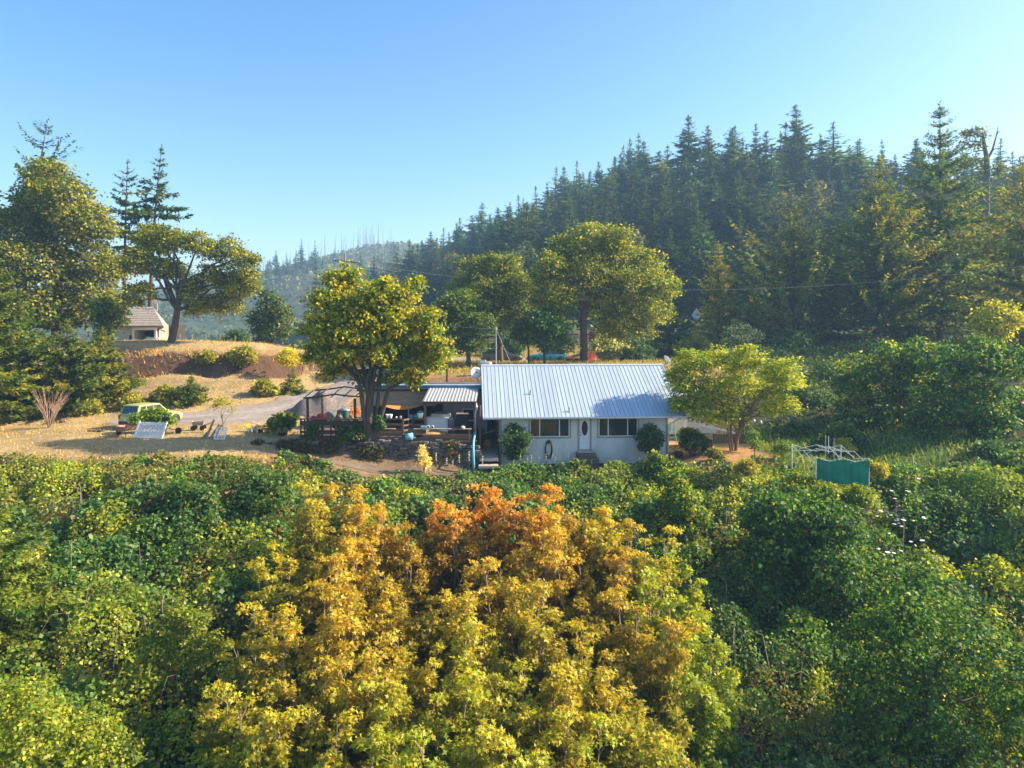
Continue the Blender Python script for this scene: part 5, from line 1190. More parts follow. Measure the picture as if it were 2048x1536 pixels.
spots = []
def hill_fir(px, ytop, D, k, label, tint=(1, 1, 1), group='conifers of the wooded hillside', wide=1.0, name='fir_tree'):
    x = PX(px, D); z = h1(x, D) - .3
    s = (PZ(ytop, D) - z) / 20.0
    spots.append((x, D))
    r = random.Random(int(px * 7 + ytop))
    return put_tree(name, label, 'tree', FIR[k], (x, D, z), r.uniform(0, 6.28), (s * wide, s * wide, s), tint, group, tilt=(r.gauss(0, .03), r.gauss(0, .03)))
def zone(px, D):
    a = 'upper' if D > 185 else 'lower'
    w = ('at the low left end above the deck maple', 'behind the big round tree', 'behind the diamond sign and the bushy conifer', 'behind the tall conifers at right')[(px > 1000) + (px > 1370) + (px > 1650)]
    return a + ' hillside ' + w
def ordinal(k):
    base = ['', 'first', 'second', 'third', 'fourth', 'fifth', 'sixth', 'seventh', 'eighth', 'ninth', 'tenth', 'eleventh', 'twelfth', 'thirteenth', 'fourteenth', 'fifteenth', 'sixteenth', 'seventeenth', 'eighteenth', 'nineteenth', 'twentieth']
    return base[k] if k <= 20 else ('twenty-' + base[k - 20] if k < 30 else 'thirtieth' if k == 30 else 'thirty-' + base[k - 30])
random.seed(11)
CREST = [(1290, 283, 225, 1, 'slim conifer on the crest rising above the round tree right of the chimney-less roof'),
         (1335, 288, 222, 0, ''), (1378, 232, 205, 1, ''), (1420, 285, 212, 3, ''), (1460, 262, 205, 0, ''), (1488, 290, 210, 2, ''), (1513, 280, 208, 1, ''), (1565, 243, 195, 2, ''), (1602, 208, 185, 3, ''),
         (1668, 246, 180, 4, ''), (1714, 282, 178, 1, ''), (1640, 300, 190, 0, ''), (1232, 315, 235, 2, ''), (1203, 322, 240, 1, ''), (1170, 345, 245, 4, ''), (1130, 333, 250, 1, ''), (1098, 365, 255, 0, ''), (1075, 372, 262, 2, ''),
         (1050, 395, 268, 4, ''), (1020, 405, 275, 0, ''), (998, 418, 285, 1, ''), (961, 405, 280, 3, ''), (980, 440, 285, 4, ''), (937, 455, 290, 0, ''), (914, 447, 295, 1, ''), (887, 456, 300, 2, ''), (862, 463, 305, 1, ''), (845, 480, 305, 4, ''), (790, 492, 300, 2, ''), (745, 512, 300, 0, ''), (812, 515, 300, 4, '')]
special = {1378: 'tallest slim conifer on the crest left of centre of the hill skyline', 1602: 'open-topped conifer highest in the middle of the hill skyline', 961: 'spindly conifer sticking up alone on the low left end of the wooded crest',
           1290: 'slim pointed conifer on the crest just right of the big round tree', 745: 'dark conifer at the far left foot of the wooded ridge behind the deck maple', 1130: 'thin pointed conifer on the crest above the left edge of the round tree'}
for (px, yt, D, k, _) in CREST:
    g = random.uniform(.9, 1.35)
    hill_fir(px, yt, D, k, special.get(px, 'conifer on the wooded crest, %s tip from the left end of the skyline' % ordinal(1 + sorted(c_[0] for c_ in CREST).index(px))), (g, g * random.uniform(.95, 1.08), g), 'conifers on the hill crest', random.uniform(1.6, 2.2))
cnt = 0
for it in range(4000):
    if cnt >= 225: break
    px = random.uniform(730, 2180); D = random.uniform(125, 262 if px < 1300 else 200)
    x = PX(px, D)
    if any((x - a) ** 2 + (D - b_) ** 2 < 5.4 ** 2 for a, b_ in spots): continue
    if h1(x, D) < 8 + (3 if px < 1000 else 1): continue
    cnt += 1
    g = random.uniform(.75, 1.45); tint = (g * random.uniform(.9, 1.45), g, g * .85)  # redder tint on some trees paints in their warm-lit edges
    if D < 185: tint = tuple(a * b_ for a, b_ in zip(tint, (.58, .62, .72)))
    Ht = random.uniform(16, 25) * (.8 if px > 1640 else 1.0) * (1.0 if D > 150 else .9)
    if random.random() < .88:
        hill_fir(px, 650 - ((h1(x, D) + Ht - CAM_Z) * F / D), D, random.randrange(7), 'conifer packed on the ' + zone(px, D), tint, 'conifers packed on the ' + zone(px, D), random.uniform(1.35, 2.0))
    else:
        spots.append((x, D)); s = random.uniform(.9, 1.4)
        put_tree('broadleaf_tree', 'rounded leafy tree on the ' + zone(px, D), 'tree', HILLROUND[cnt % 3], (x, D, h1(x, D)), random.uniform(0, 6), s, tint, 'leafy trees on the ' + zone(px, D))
# undergrowth between the hill trees
def scatter_leaves(name, label, cat, seed, pts_xyz, nrm, size, colr, tmpl=LEAF_KITE, material=None, hang=.3):
    rng = np.random.default_rng(seed)
    T = rng.normal(size=pts_xyz.shape) - np.array((0, 0, hang))
    V, Fq = leaves(pts_xyz, nrm, T, size, tmpl)
    o = link(name, np_mesh(name, V, Fq, material or M['leaf'], np.repeat(np.clip(colr, 0, .95), len(tmpl), 0)))
    return stuff(o, label, cat)
rg = np.random.default_rng(8)
n_ = 60000
pxs = rg.uniform(560, 2250, n_); Ds = rg.uniform(100, 300, n_); X = PX(pxs, Ds); Z0 = H(X, Ds)
bmp = fbm(X * .12, Ds * .12, 4); ok = (Z0 > 7.2) | (rg.random(n_) < .25); X, Ds, Z0, bmp = X[ok], Ds[ok], Z0[ok], bmp[ok]
scatter_leaves('hill_undergrowth', 'dark brush filling the hillside between the tree trunks', 'brush', 9, np.stack([X, Ds, Z0 + 4.2 * bmp ** 1.5 * rg.random(len(X))], 1), rg.normal(size=(len(X), 3)) + np.array((0, -.2, .5)),
               rg.uniform(.5, 1.1, len(X)), pal(rg, len(X), [(.04, .065, .02), (.07, .09, .025), (.12, .11, .03)], [4, 3, 1], .3))

n_ = 34000
Y2 = rg.uniform(50, 106, n_); X2 = rg.uniform(14, 82, n_)
ok = (X2 < .86 * Y2) & ~((X2 < 19) & (Y2 < 56)) & ~((X2 < 22) & (Y2 < 92) & (Y2 > 58)); X2, Y2 = X2[ok], Y2[ok]
scatter_leaves('shade_brush', 'dark brush on the shaded ground under the conifers at right', 'brush', 10, np.stack([X2, Y2, H(X2, Y2) + 2.0 * fbm(X2 * .3, Y2 * .3, 181) ** 1.5 * rg.random(len(X2))], 1), rg.normal(size=(len(X2), 3)) * .8 + np.array((0, -.3, .6)), rg.uniform(.22, .45, len(X2)), pal(rg, len(X2), [(.028, .055, .018), (.045, .075, .02), (.09, .10, .022)], [4, 3, 1], .3))
# ------------------------------------------------------------------ nearer conifers, each its own
YG = [(.045, .075, .020), (.085, .110, .022), (.17, .16, .028)]
def fir(px, ytop, ybase, D, seed, Rpx, label, cols=None, wts=None, group=None, zb=None, **kw):
    x = PX(px, D); z = h1(x, D) if zb is None else zb
    Ht = PZ(ytop, D) - z
    me = conifer_meshes('fir', seed, Ht, Rpx * D / F, cols=cols, wts=wts, **kw)
    return put_tree('fir_tree', label, 'tree', me, (x, D, z), 0, 1, (1.05, 1.08, .9) if px > 1300 else (1, 1, 1), group)
fir(1880, 203, 690, 94, 201, 165, 'tallest dark conifer at right with a ragged narrow top', whorls=46, per=12, sprays=40, spray=1.05, irregular=.25, taper=.72, droop=.2, base=.1, cols=YG, wts=[6, 3, .8])
fir(1758, 308, 690, 90, 202, 125, 'olive green pyramid conifer left of the tallest one at right', whorls=46, per=12, sprays=40, spray=.8, irregular=.16, taper=.7, droop=.1, base=.12, cols=YG, wts=[1.5, 4, 4], upturn=.25)
fir(1588, 412, 720, 92, 203, 150, 'broad bushy conifer with feathery light tips above the yellow flowering tree', whorls=38, per=9, sprays=42, spray=.9, irregular=.3, taper=.6, droop=-.15, base=.04, cols=[(.06, .08, .025), (.11, .12, .035), (.2, .17, .05)], wts=[4, 4, 2], upturn=.35)
fir(1437, 484, 690, 94, 204, 58, 'small narrow golden green conifer beside the diamond road sign', whorls=44, per=8, sprays=27, spray=.6, irregular=.13, taper=.75, droop=.05, base=.04, cols=[(.15, .14, .025), (.24, .20, .03), (.09, .10, .02)], wts=[3, 3.5, 1.5])
fir(2045, 318, 690, 80, 205, 150, 'yellow green conifer cut off by the right edge of the picture', whorls=44, per=12, sprays=36, spray=.8, irregular=.25, taper=.65, droop=.2, base=.06, cols=YG, wts=[1, 3, 6])
fir(1660, 520, 700, 96, 206, 85, 'shorter conifer in shade between the bushy and the pyramid conifers', whorls=30, per=8, sprays=31, spray=.8, irregular=.25, taper=.7, base=.05)
fir(1820, 470, 700, 98, 207, 80, 'shorter conifer in shade between the pyramid and the tallest conifers', whorls=30, per=8, sprays=31, spray=.8, irregular=.25, taper=.7, base=.05, cols=YG, wts=[4, 3, 1])
fir(1945, 380, 700, 105, 208, 95, 'light green feathery conifer right of the tallest conifer', whorls=34, per=8, sprays=33, spray=.9, irregular=.3, taper=.65, base=.05, cols=YG, wts=[2, 4, 3])
fir(1520, 560, 700, 100, 209, 60, 'low conifer behind the small golden conifer on its right', whorls=28, per=8, sprays=27, spray=.7, irregular=.2, taper=.8, base=.03)
fir(1345, 610, 690, 92, 210, 70, 'spreading low fir under the right side of the big round tree', whorls=24, per=9, sprays=27, spray=.7, irregular=.2, taper=.8, base=.03, droop=.1)
# left skyline conifers, open and wind-bent
fir(52, 240, 700, 92, 211, 120, 'tall ragged conifer leaning right behind the dense dome tree', whorls=20, per=5, sprays=36, spray=1.0, irregular=.42, taper=.55, droop=.25, base=.42, lean=.10, bare=True, upturn=.3)
fir(248, 322, 700, 94, 212, 62, 'thin open conifer with a bare pale trunk, left one of the pair', whorls=18, per=5, sprays=25, spray=.85, irregular=.38, taper=.5, droop=.2, base=.45, bare=True, lean=.02)
fir(300, 293, 700, 92, 213, 58, 'drooping conifer with tip bent right, right one of the pair', whorls=24, per=6, sprays=27, spray=.95, irregular=.30, taper=.6, droop=.5, base=.38, lean=.06)
# young firs at the left edge
fir(-22, 470, 840, 50, 220, 85, 'fir boughs reaching in from the left edge beside the lawn', whorls=34, per=8, sprays=40, spray=.6, irregular=.25, taper=.45, droop=.25, base=.05, cols=YG, wts=[4, 4, 1])
fir(45, 620, 830, 56, 221, 95, 'dark fir at the left edge above the dry lawn', whorls=26, per=9, sprays=40, spray=.6, irregular=.2, taper=.7, droop=.15, base=.02, cols=YG, wts=[5, 3, 1])
fir(135, 640, 830, 55, 222, 95, 'green fir in the middle of the young fir clump left of the bank', whorls=26, per=9, sprays=42, spray=.6, irregular=.2, taper=.7, droop=.15, base=.02, cols=YG, wts=[4, 4, 1.5])
fir(205, 655, 830, 58, 223, 72, 'green fir nearest the small house in the young fir clump', whorls=24, per=9, sprays=40, spray=.55, irregular=.2, taper=.7, droop=.15, base=.02, cols=YG, wts=[3, 4, 2])
fir(-22, 930, 1250, 25, 224, 135, 'yellow green fir boughs at the left edge low over the slope', whorls=22, per=9, sprays=46, spray=.36, irregular=.25, taper=.5, droop=.2, base=.02, cols=[(.06, .09, .018), (.10, .13, .022), (.15, .165, .03)], wts=[3, 4, 3])
fir(383, 748, 812, 57, 225, 38, 'young fir at the foot of the bank behind the green car', whorls=14, per=8, sprays=31, spray=.38, irregular=.2, base=.02, cols=YG, wts=[3, 4, 1])
fir(586, 735, 788, 61.5, 226, 28, 'round young fir low on the dry bank above the drive', whorls=12, per=8, sprays=31, spray=.36, irregular=.2, base=.02, cols=YG, wts=[2, 4, 3])
fir(762, 512, 620, 215, 227, 34, 'dark bushy conifer just left of the dead trunk behind the deck maple', whorls=24, per=7, sprays=20, spray=1.0, irregular=.2, base=.02)
fir(790, 490, 620, 205, 228, 34, 'green conifer just right of the dead trunk behind the deck maple', whorls=24, per=7, sprays=20, spray=1.0, irregular=.2, base=.02, cols=YG, wts=[4, 3, 1])
fir(632, 520, 620, 190, 229, 30, 'dark conifer showing at the upper left shoulder of the deck maple', whorls=24, per=7, sprays=20, spray=1.0, irregular=.2, base=.02)

# ------------------------------------------------------------------ broadleaf trees, each shaped after its own outline
OLIVE = [(.040, .065, .015), (.070, .098, .018), (.125, .145, .022), (.20, .195, .028)]
broadleaf('evergreen_tree', 'huge dense dome shaped evergreen at left with olive lit right side', 'tree', 301, 78, [(112, 700), (112, 600), (112, 480)], 112,
          [(105, 355, 48), (70, 400, 58), (150, 395, 55), (40, 460, 62), (115, 450, 70), (185, 450, 52), (20, 540, 65), (90, 540, 75), (165, 530, 70), (210, 540, 38), (30, 620, 60), (110, 620, 75), (190, 610, 58)],
          3000, 16, .8, .36, OLIVE, [4, 4, 3.4, 2.4], .55, tint=(1.18, 1.04, .9), shell=.42, tips=40, hollow=.7)
broadleaf('oak_tree', 'spreading oak with dark leaning trunk on top of the bank at left', 'tree', 302, 69, [(340, 694), (350, 650), (356, 610), (368, 560)], 340,
          [(300, 480, 40), (350, 478, 38), (400, 490, 36), (450, 500, 36), (495, 520, 30), (275, 530, 36), (330, 540, 34), (420, 555, 38), (475, 570, 38), (505, 560, 24), (290, 585, 30), (400, 610, 34), (455, 615, 34), (260, 600, 22), (385, 570, 26)],
          1350, 18, .52, .24, OLIVE, [2.5, 4, 3.5, 2.4], .42, tint=(1.1, 1.03, .9), shell=.6, fork=.55, tips=120, hollow=.45)
broadleaf('broadleaf_tree', 'small dark green leafy tree standing alone beyond the bank', 'tree', 303, 88, [(545, 700), (545, 660)], 545,
          [(545, 605, 26), (528, 635, 28), (562, 632, 27), (545, 660, 34), (520, 665, 20), (572, 662, 16)], 420, 12, .6, .36, [(.03, .055, .018), (.05, .08, .022), (.12, .13, .03)], [5, 3, 1.2], .3)
MAPLE = [(.05, .095, .012), (.10, .145, .015), (.21, .215, .018), (.36, .28, .02)]
broadleaf('maple_tree', 'yellow green maple with forked trunk growing beside the wooden deck', 'tree', 304, 44.5, [(738, 884), (737, 845), (739, 800), (742, 780), (744, 740), (748, 690)], 738,
          [(672, 560, 30), (700, 590, 50), (655, 605, 36), (765, 590, 40), (810, 590, 36), (790, 635, 60), (720, 650, 60), (660, 650, 40), (845, 650, 45), (870, 690, 32), (830, 705, 45), (690, 700, 52), (760, 700, 50), (640, 690, 26), (800, 735, 30), (680, 735, 30), (860, 735, 26), (775, 760, 18), (700, 545, 16), (690, 530, 10), (830, 566, 18), (635, 715, 22), (885, 712, 20), (655, 745, 16), (720, 755, 18), (825, 760, 18)],
          1750, 20, .36, .19, MAPLE, [3, 4, 4, 2.4], .31, shell=.6, fork=.35, tips=160, hollow=.5, depth=1.3, tmpl=LEAF_WIDE,
          extra_trunks=[([(742, 800, 0), (775, 780, .2), (800, 765, .3), (825, 745, .4)], .16), ([(738, 790, 0), (722, 770, -.3), (705, 740, -.4)], .16), ([(745, 770, 0), (762, 720, .2), (785, 680, .3)], .14)])
broadleaf('broadleaf_tree', 'olive leafy tree with arched crown left of the big round tree', 'tree', 305, 79, [(1002, 728), (1000, 690), (990, 640), (985, 590)], 1002,
          [(985, 530, 34), (950, 545, 36), (1020, 540, 32), (930, 585, 36), (985, 590, 50), (1035, 580, 34), (945, 630, 36), (1010, 640, 38), (1040, 630, 28)], 1000, 17, .58, .27, OLIVE, [3, 4, 3, 1.5], .34, tips=80)
broadleaf('broadleaf_tree', 'darker green feathery tree in front of the olive tree above the small deck roof', 'tree', 306, 70, [(938, 735), (936, 690), (925, 640)], 938,
          [(920, 600, 30), (895, 620, 30), (950, 612, 30), (885, 655, 24), (925, 650, 42), (965, 650, 30), (945, 690, 28), (905, 690, 22)], 800, 16, .5, .25, [(.04, .075, .022), (.065, .10, .026), (.12, .14, .03)], [4, 4, 1.5], .26, tips=70)
broadleaf('broadleaf_tree', 'big round yellow green tree with dark straight trunk behind the metal roof', 'tree', 307, 74, [(1167, 730), (1168, 690), (1166, 640), (1172, 590), (1180, 540)], 1167,
          [(1185, 478, 42), (1130, 500, 42), (1225, 480, 40), (1100, 540, 42), (1170, 535, 60), (1245, 530, 55), (1300, 530, 40), (1320, 575, 40), (1275, 590, 55), (1210, 600, 52), (1120, 595, 44), (1085, 590, 30), (1310, 625, 36), (1250, 650, 40), (1215, 662, 26), (1290, 660, 26), (1100, 640, 32)],
          2300, 18, .58, .26, [(.05, .085, .018), (.095, .13, .022), (.17, .18, .028), (.28, .24, .035)], [3, 4, 4, 2], .44, shell=.5, tips=120, fork=.6, hollow=.55)
broadleaf('broadleaf_tree', 'small blue green tree half hiding the parked blue car', 'tree', 308, 71, [(1090, 732), (1088, 690)], 1090,
          [(1075, 640, 28), (1110, 655, 30), (1060, 675, 24), (1100, 690, 26), (1130, 690, 20), (1040, 660, 16)], 420, 12, .5, .3, [(.03, .075, .035), (.05, .11, .04), (.12, .15, .04)], [4, 4, 1], .16, tips=40)
broadleaf('broadleaf_tree', 'small thin tree right of the metal mast in front of the grey parked car', 'tree', 309, 72, [(1058, 735), (1057, 700), (1054, 670)], 1058,
          [(1050, 655, 18), (1070, 668, 14), (1035, 672, 12)], 160, 10, .45, .28, [(.04, .075, .025), (.08, .12, .03)], [3, 3], .12, tips=30)
broadleaf('broadleaf_tree', 'dark thin tree in front of the left end of the cottage roof', 'tree', 311, 71, [(222, 700), (222, 660), (220, 630)], 222, [(218, 615, 20), (205, 640, 20), (232, 640, 16), (215, 668, 18), (245, 622, 12)], 260, 13, .5, .27, OLIVE, [4, 4, 1, .5], .16, tips=30)
# feathery flowering tree to the right of the house
def silk_cols(P, c, rng):
    hot = (rng.random(len(P)) < .03)
    c[hot] = np.array((.62, .40, .27)) * rng.uniform(.8, 1.15, (hot.sum(), 1))
    return c
broadleaf('silk_tree', 'yellow green feathery flowering tree overhanging the right end of the metal roof', 'tree', 310, 46.8, [(1470, 908), (1474, 880), (1484, 850), (1500, 820), (1520, 790)], 1470,
          [(1385, 730, 40), (1435, 718, 34), (1490, 722, 36), (1545, 740, 40), (1585, 765, 24), (1365, 770, 34), (1420, 775, 46), (1480, 770, 46), (1540, 785, 36), (1355, 745, 20), (1400, 818, 36), (1450, 830, 32), (1575, 810, 22), (1540, 815, 18), (1365, 805, 30), (1350, 812, 16), (1480, 840, 20)],
          1500, 20, .40, .17, [(.07, .125, .010), (.14, .195, .012), (.25, .275, .018), (.33, .31, .025)], [2.5, 4, 4, 1.5], .13, shell=.6, flat=.32, up=.9, rnd=.7, fork=.3, tips=140, hollow=.45, tmpl=LEAF_NEEDLE * np.array((1.7, 1.25, 1), dtype=np.float32), colfn=silk_cols,
          bark=(2.2, 1.7, 1.2), depth=1.7, extra_trunks=[([(1466, 906, .1), (1462, 870, .1), (1464, 830, .2), (1462, 790, .3)], .11), ([(1462, 905, -.2), (1456, 880, -.2), (1452, 850, -.3), (1440, 810, -.4)], .08)])
VINE = [(.024, .065, .020), (.040, .095, .022), (.075, .13, .022), (.22, .23, .022)]
def vine_mound(label, seed, D, base_px, outline, n_clump, cols, wts, per=14, size=.2, clump=.4, zb=None, name='vine_covered_tree', depth=.9, tint=(1, 1, 1), cat='tree', **kw):
    py = max(o[1] for o in outline); ptop = min(o[1] for o in outline); r0 = min(.14, .006 * len(outline) * max(o[2] for o in outline) * D / F)
    return broadleaf(name, label, cat, seed, D, [(base_px, py), (base_px, (py + ptop) / 2 + .25 * (py - ptop)), (base_px, (py + ptop) / 2)], base_px, outline, n_clump, per, clump, size, cols, wts, r0, zb=zb, tips=30, shell=.4, tmpl=LEAF_WIDE, tint=tint, depth=depth, **kw)
vine_mound('yellow topped vine covered tree at right behind the bare canopy frame', 320, 52, 1800, [(1730, 740, 42), (1790, 715, 44), (1850, 705, 40), (1700, 775, 30), (1770, 780, 62), (1845, 770, 58), (1720, 830, 44), (1790, 850, 60), (1860, 840, 56), (1730, 880, 40), (1810, 900, 48)], 1300, VINE, [4, 4, 3, 2.4], size=.22)
vine_mound('dark vine covered tree at the right edge above the slope', 321, 47, 1985, [(1900, 745, 44), (1960, 720, 52), (2030, 730, 52), (1900, 810, 56), (1975, 810, 70), (2045, 820, 60), (1910, 890, 60), (1990, 900, 70), (2060, 900, 60), (1900, 950, 44), (1975, 970, 60)], 1500, VINE, [5, 4, 2, 1], size=.22)
broadleaf('broadleaf_shrub', 'bright yellow leafed shrub high at the right edge below the conifers', 'shrub', 322, 66, [(1985, 690), (1985, 650)], 1985, [(1985, 625, 30), (1962, 645, 22), (2015, 640, 26), (1990, 665, 30)], 260, 12, .5, .32, [(.12, .14, .015), (.24, .25, .02), (.34, .31, .025)], [2, 4, 2], .14)
vine_mound('dome of vines over a shrub low at right with yellow left flank', 323, 24, 1850, [(1790, 1210, 70), (1850, 1190, 76), (1760, 1300, 90), (1850, 1300, 110), (1930, 1270, 90), (1990, 1330, 90), (1800, 1400, 110), (1910, 1410, 110), (2010, 1430, 90), (1720, 1380, 60), (1860, 1480, 100), (1970, 1500, 100)], 1700, VINE, [5, 5, 3, 1.2], size=.125, clump=.26)
vine_mound('tall vine draped stump in the middle right of the slope', 324, 36, 1375, [(1345, 955, 24), (1352, 985, 26), (1372, 1000, 30), (1340, 1020, 30), (1390, 1035, 30), (1360, 1060, 36)], 420, VINE, [2, 3, 3, 3.5], size=.16, clump=.3, name='vine_draped_stump', cat='stump')
vine_mound('shaded mound of large leaved vines below the canopy frame', 325, 32, 1600, [(1540, 1020, 60), (1610, 1040, 70), (1680, 1050, 56), (1560, 1100, 70), (1640, 1110, 70), (1530, 1160, 50)], 900, VINE, [6, 4, 1.5, .5], size=.17, clump=.3, name='vine_mound', cat='shrub')
vine_mound('leafy shaded bush below the left end of the lawn terrace', 326, 34, 460, [(400, 1000, 56), (470, 985, 60), (540, 990, 50), (430, 1060, 60), (500, 1060, 60)], 800, [(.035, .075, .028), (.055, .10, .03), (.09, .13, .03)], [5, 4, 1.5], size=.15, clump=.28, name='leafy_bush', cat='bush')
vine_mound('sunlit yellow green bush in the bottom left corner', 327, 19.5, 80, [(20, 1420, 80), (90, 1440, 70), (30, 1500, 90), (130, 1510, 80), (200, 1540, 60), (-30, 1480, 80)], 900, [(.08, .125, .018), (.15, .18, .022), (.22, .22, .03)], [3, 4, 3], size=.10, clump=.2, name='leafy_bush', cat='bush')
vine_mound('pale yellow green sapling standing out of the dark slope at left', 328, 24, 370, [(352, 1195, 14), (358, 1225, 20), (395, 1240, 22), (335, 1255, 22), (370, 1275, 30), (310, 1290, 20), (415, 1280, 20), (345, 1310, 30), (440, 1300, 14), (395, 1320, 26)], 300, [(.07, .11, .018), (.13, .16, .022), (.21, .21, .03)], [3, 4, 2], size=.10, clump=.2, name='leafy_sapling', cat='sapling')
# bushes close to the house
SH = [(.022, .055, .022), (.035, .075, .028), (.06, .10, .03)]
vine_mound('dark green rounded shrub against the left end of the house front', 330, 44.9, 1032, [(1030, 868, 20), (1018, 880, 16), (1046, 878, 17), (1032, 893, 22), (1030, 910, 16)], 330, SH, [4, 4, 1.5], size=.13, clump=.2, per=12, name='leafy_shrub', cat='shrub', zb=-1.0)
vine_mound('dark green rounded shrub against the right end of the house front', 331, 45.4, 1299, [(1298, 862, 18), (1288, 876, 16), (1311, 874, 17), (1299, 890, 22)], 300, SH, [4, 4, 1.5], size=.13, clump=.2, per=12, name='leafy_shrub', cat='shrub', zb=-1.0)
vine_mound('low spreading green shrub in front of the lime car', 332, 46.4, 300, [(278, 838, 12), (292, 832, 12), (308, 829, 12), (324, 834, 11), (284, 847, 13), (305, 846, 14), (325, 848, 11), (340, 842, 7)], 420, [(.06, .12, .015), (.11, .17, .02), (.22, .25, .03)], [4, 4, 2], size=.14, clump=.22, name='leafy_shrub', cat='shrub')
vine_mound('large leaved potted shrub standing left of the deck railing', 333, 46.2, 565, [(565, 838, 12), (550, 845, 10), (580, 843, 11), (565, 851, 12)], 90, [(.06, .09, .02), (.10, .12, .03)], [3, 3], size=.34, clump=.26, per=7, name='leafy_shrub', cat='shrub')
for i, (px, py, r, lab) in enumerate([(626, 862, 13, 'green climbing plant on the left part of the deck railing'), (690, 868, 12, 'leafy plant against the middle of the deck railing'), (715, 862, 14, 'rose bush with pale blooms left of the maple trunk'), (758, 846, 9, 'flowering branch bush just right of the maple trunk')]):
    vine_mound(lab, 334 + i, 44.2, px, [(px, py - 8, r * .8), (px, py + 6, r)], 130, SH + [(.22, .20, .10)], [4, 4, 2, .4], size=.12, clump=.16, per=10, name='leafy_plant', cat='plant', zb=.5)
BK = [(.10, .12, .02), (.20, .19, .03), (.30, .25, .04)]
for i, (px, py, r, D, lab, cl) in enumerate([(485, 704, 17, 66, 'yellow green bush growing over the lip of the cut bank', BK), (416, 713, 12, 66, 'small bush on the lip of the bank above the young fir', BK), (577, 712, 14, 66, 'bright yellow green bush above the round young fir', [(.25, .24, .02), (.38, .32, .03)]),
     (470, 680, 22, 84, 'rounded dark bush on the bench beyond the bank', SH), (330, 790, 24, 57, 'bush at the foot of the bank left of the young fir', BK), (530, 773, 16, 60, 'low bush on the bank foot beside the drive', BK), (270, 805, 22, 56.5, 'bush behind the roof of the lime car', BK),
     (170, 815, 26, 55, 'leafy brush at the bank foot left of the lime car', BK), (60, 815, 26, 54, 'brush under the young firs at the left edge', SH), (225, 770, 20, 58, 'brush climbing the bank beside the young firs', BK), (1218, 690, 26, 80, 'silvery bush with white blossom right of the thick dark trunk', [(.10, .13, .06), (.45, .45, .38)]),
     (1483, 665, 26, 86, 'bush with cream white blossom beside the small golden conifer', [(.10, .12, .04), (.55, .48, .34)]), (1390, 690, 30, 88, 'wild grassy bush on the bank below the diamond sign', BK), (1275, 700, 24, 80, 'dark shaded bush under the big round tree', SH), (1390, 880, 16, 47, 'leafy shrub in front of the white shed', SH), (1380, 868, 12, 47.2, 'small bush beside the step ladder by the shed', [(.05, .09, .02), (.14, .16, .03)]),
     (1640, 760, 50, 66, 'shaded thicket behind the flowering tree at right', SH), (1650, 850, 44, 60, 'shaded thicket behind the canopy frame', SH), (1590, 690, 40, 84, 'shaded brush under the bushy conifer', SH), (1760, 700, 40, 84, 'sun flecked brush around the trunk of the pyramid conifer', BK), (1010, 688, 24, 95, 'green brush behind the parked dark car', SH)]):
    vine_mound(lab, 350 + i, D, px, [(px, py, r), (px - r * .8, py + r * .4, r * .75), (px + r * .8, py + r * .35, r * .75), (px, py + r * .7, r)], int(130 + r * 9), cl, [3, 3, 1.5][:len(cl)], size=.11 * (D / 46) ** .8 + .05, clump=.22 * (D / 46), name='leafy_bush', cat='bush')

# ------------------------------------------------------------------ maple thicket in front: many young multi-stemmed maples
MAPLES = []
for i in range(4):
    rng = np.random.default_rng(400 + i)
    tb, lob = [], []
    for k in range(7):
        a = rng.uniform(0, 6.28); r = rng.uniform(.1, 1.25); hx, hy = math.cos(a) * r, math.sin(a) * r
        Ht = rng.uniform(2.9, 4.4)
        st = [np.array((hx * .25, hy * .25, -.4)), np.array((hx * .5, hy * .5, Ht * .3)), np.array((hx * .8, hy * .8, Ht * .62)), np.array((hx, hy, Ht))]
        tb.append((st, [.045, .036, .024, .006]))
        for q in range(19):
            t = rng.uniform(.16, 1.0); h = Ht * t; c = np.array((hx * (.4 + .6 * t), hy * (.4 + .6 * t), h))
            e = c + np.array((rng.normal(0, .40 * (1.15 - t * .75)), rng.normal(0, .40 * (1.15 - t * .75)), .16))
            tb.append(([c - np.array((0, 0, .18)), e], [.010, .004]))
            s = .19 * (1.2 - .5 * t)
            lob.append((e[0], e[1], e[2], s, s, s * .7))
    def mcol(P, c, rng):
        t = np.clip((P[:, 2] - 2.3) / 2.8 + rng.normal(0, .25, len(P)), 0, 1)[:, None]
        g = pal(rng, len(P), [(.085, .10, .016), (.15, .145, .02), (.23, .19, .03)], [3, 4, 2.5], .25)
        o = pal(rng, len(P), [(.41, .275, .04), (.42, .21, .045), (.36, .285, .035), (.24, .12, .04)], [5, 1.4, 5, .4], .22)
        return g * (1 - t) + o * t
    me, tp = crown_mesh('young_maple_crown', rng, lob, 1250, 11, .115, .105, [(.5, .3, .03)], [1], tmpl=LEAF_LOBED, shell=.9, hollow=.0, up=.8, rnd=.8, colfn=mcol, low=-1, flat=.5)
    MAPLES.append((branch_mesh('young_maple_stems', tb, M['deadwood']), me))
mrng = random.Random(3)
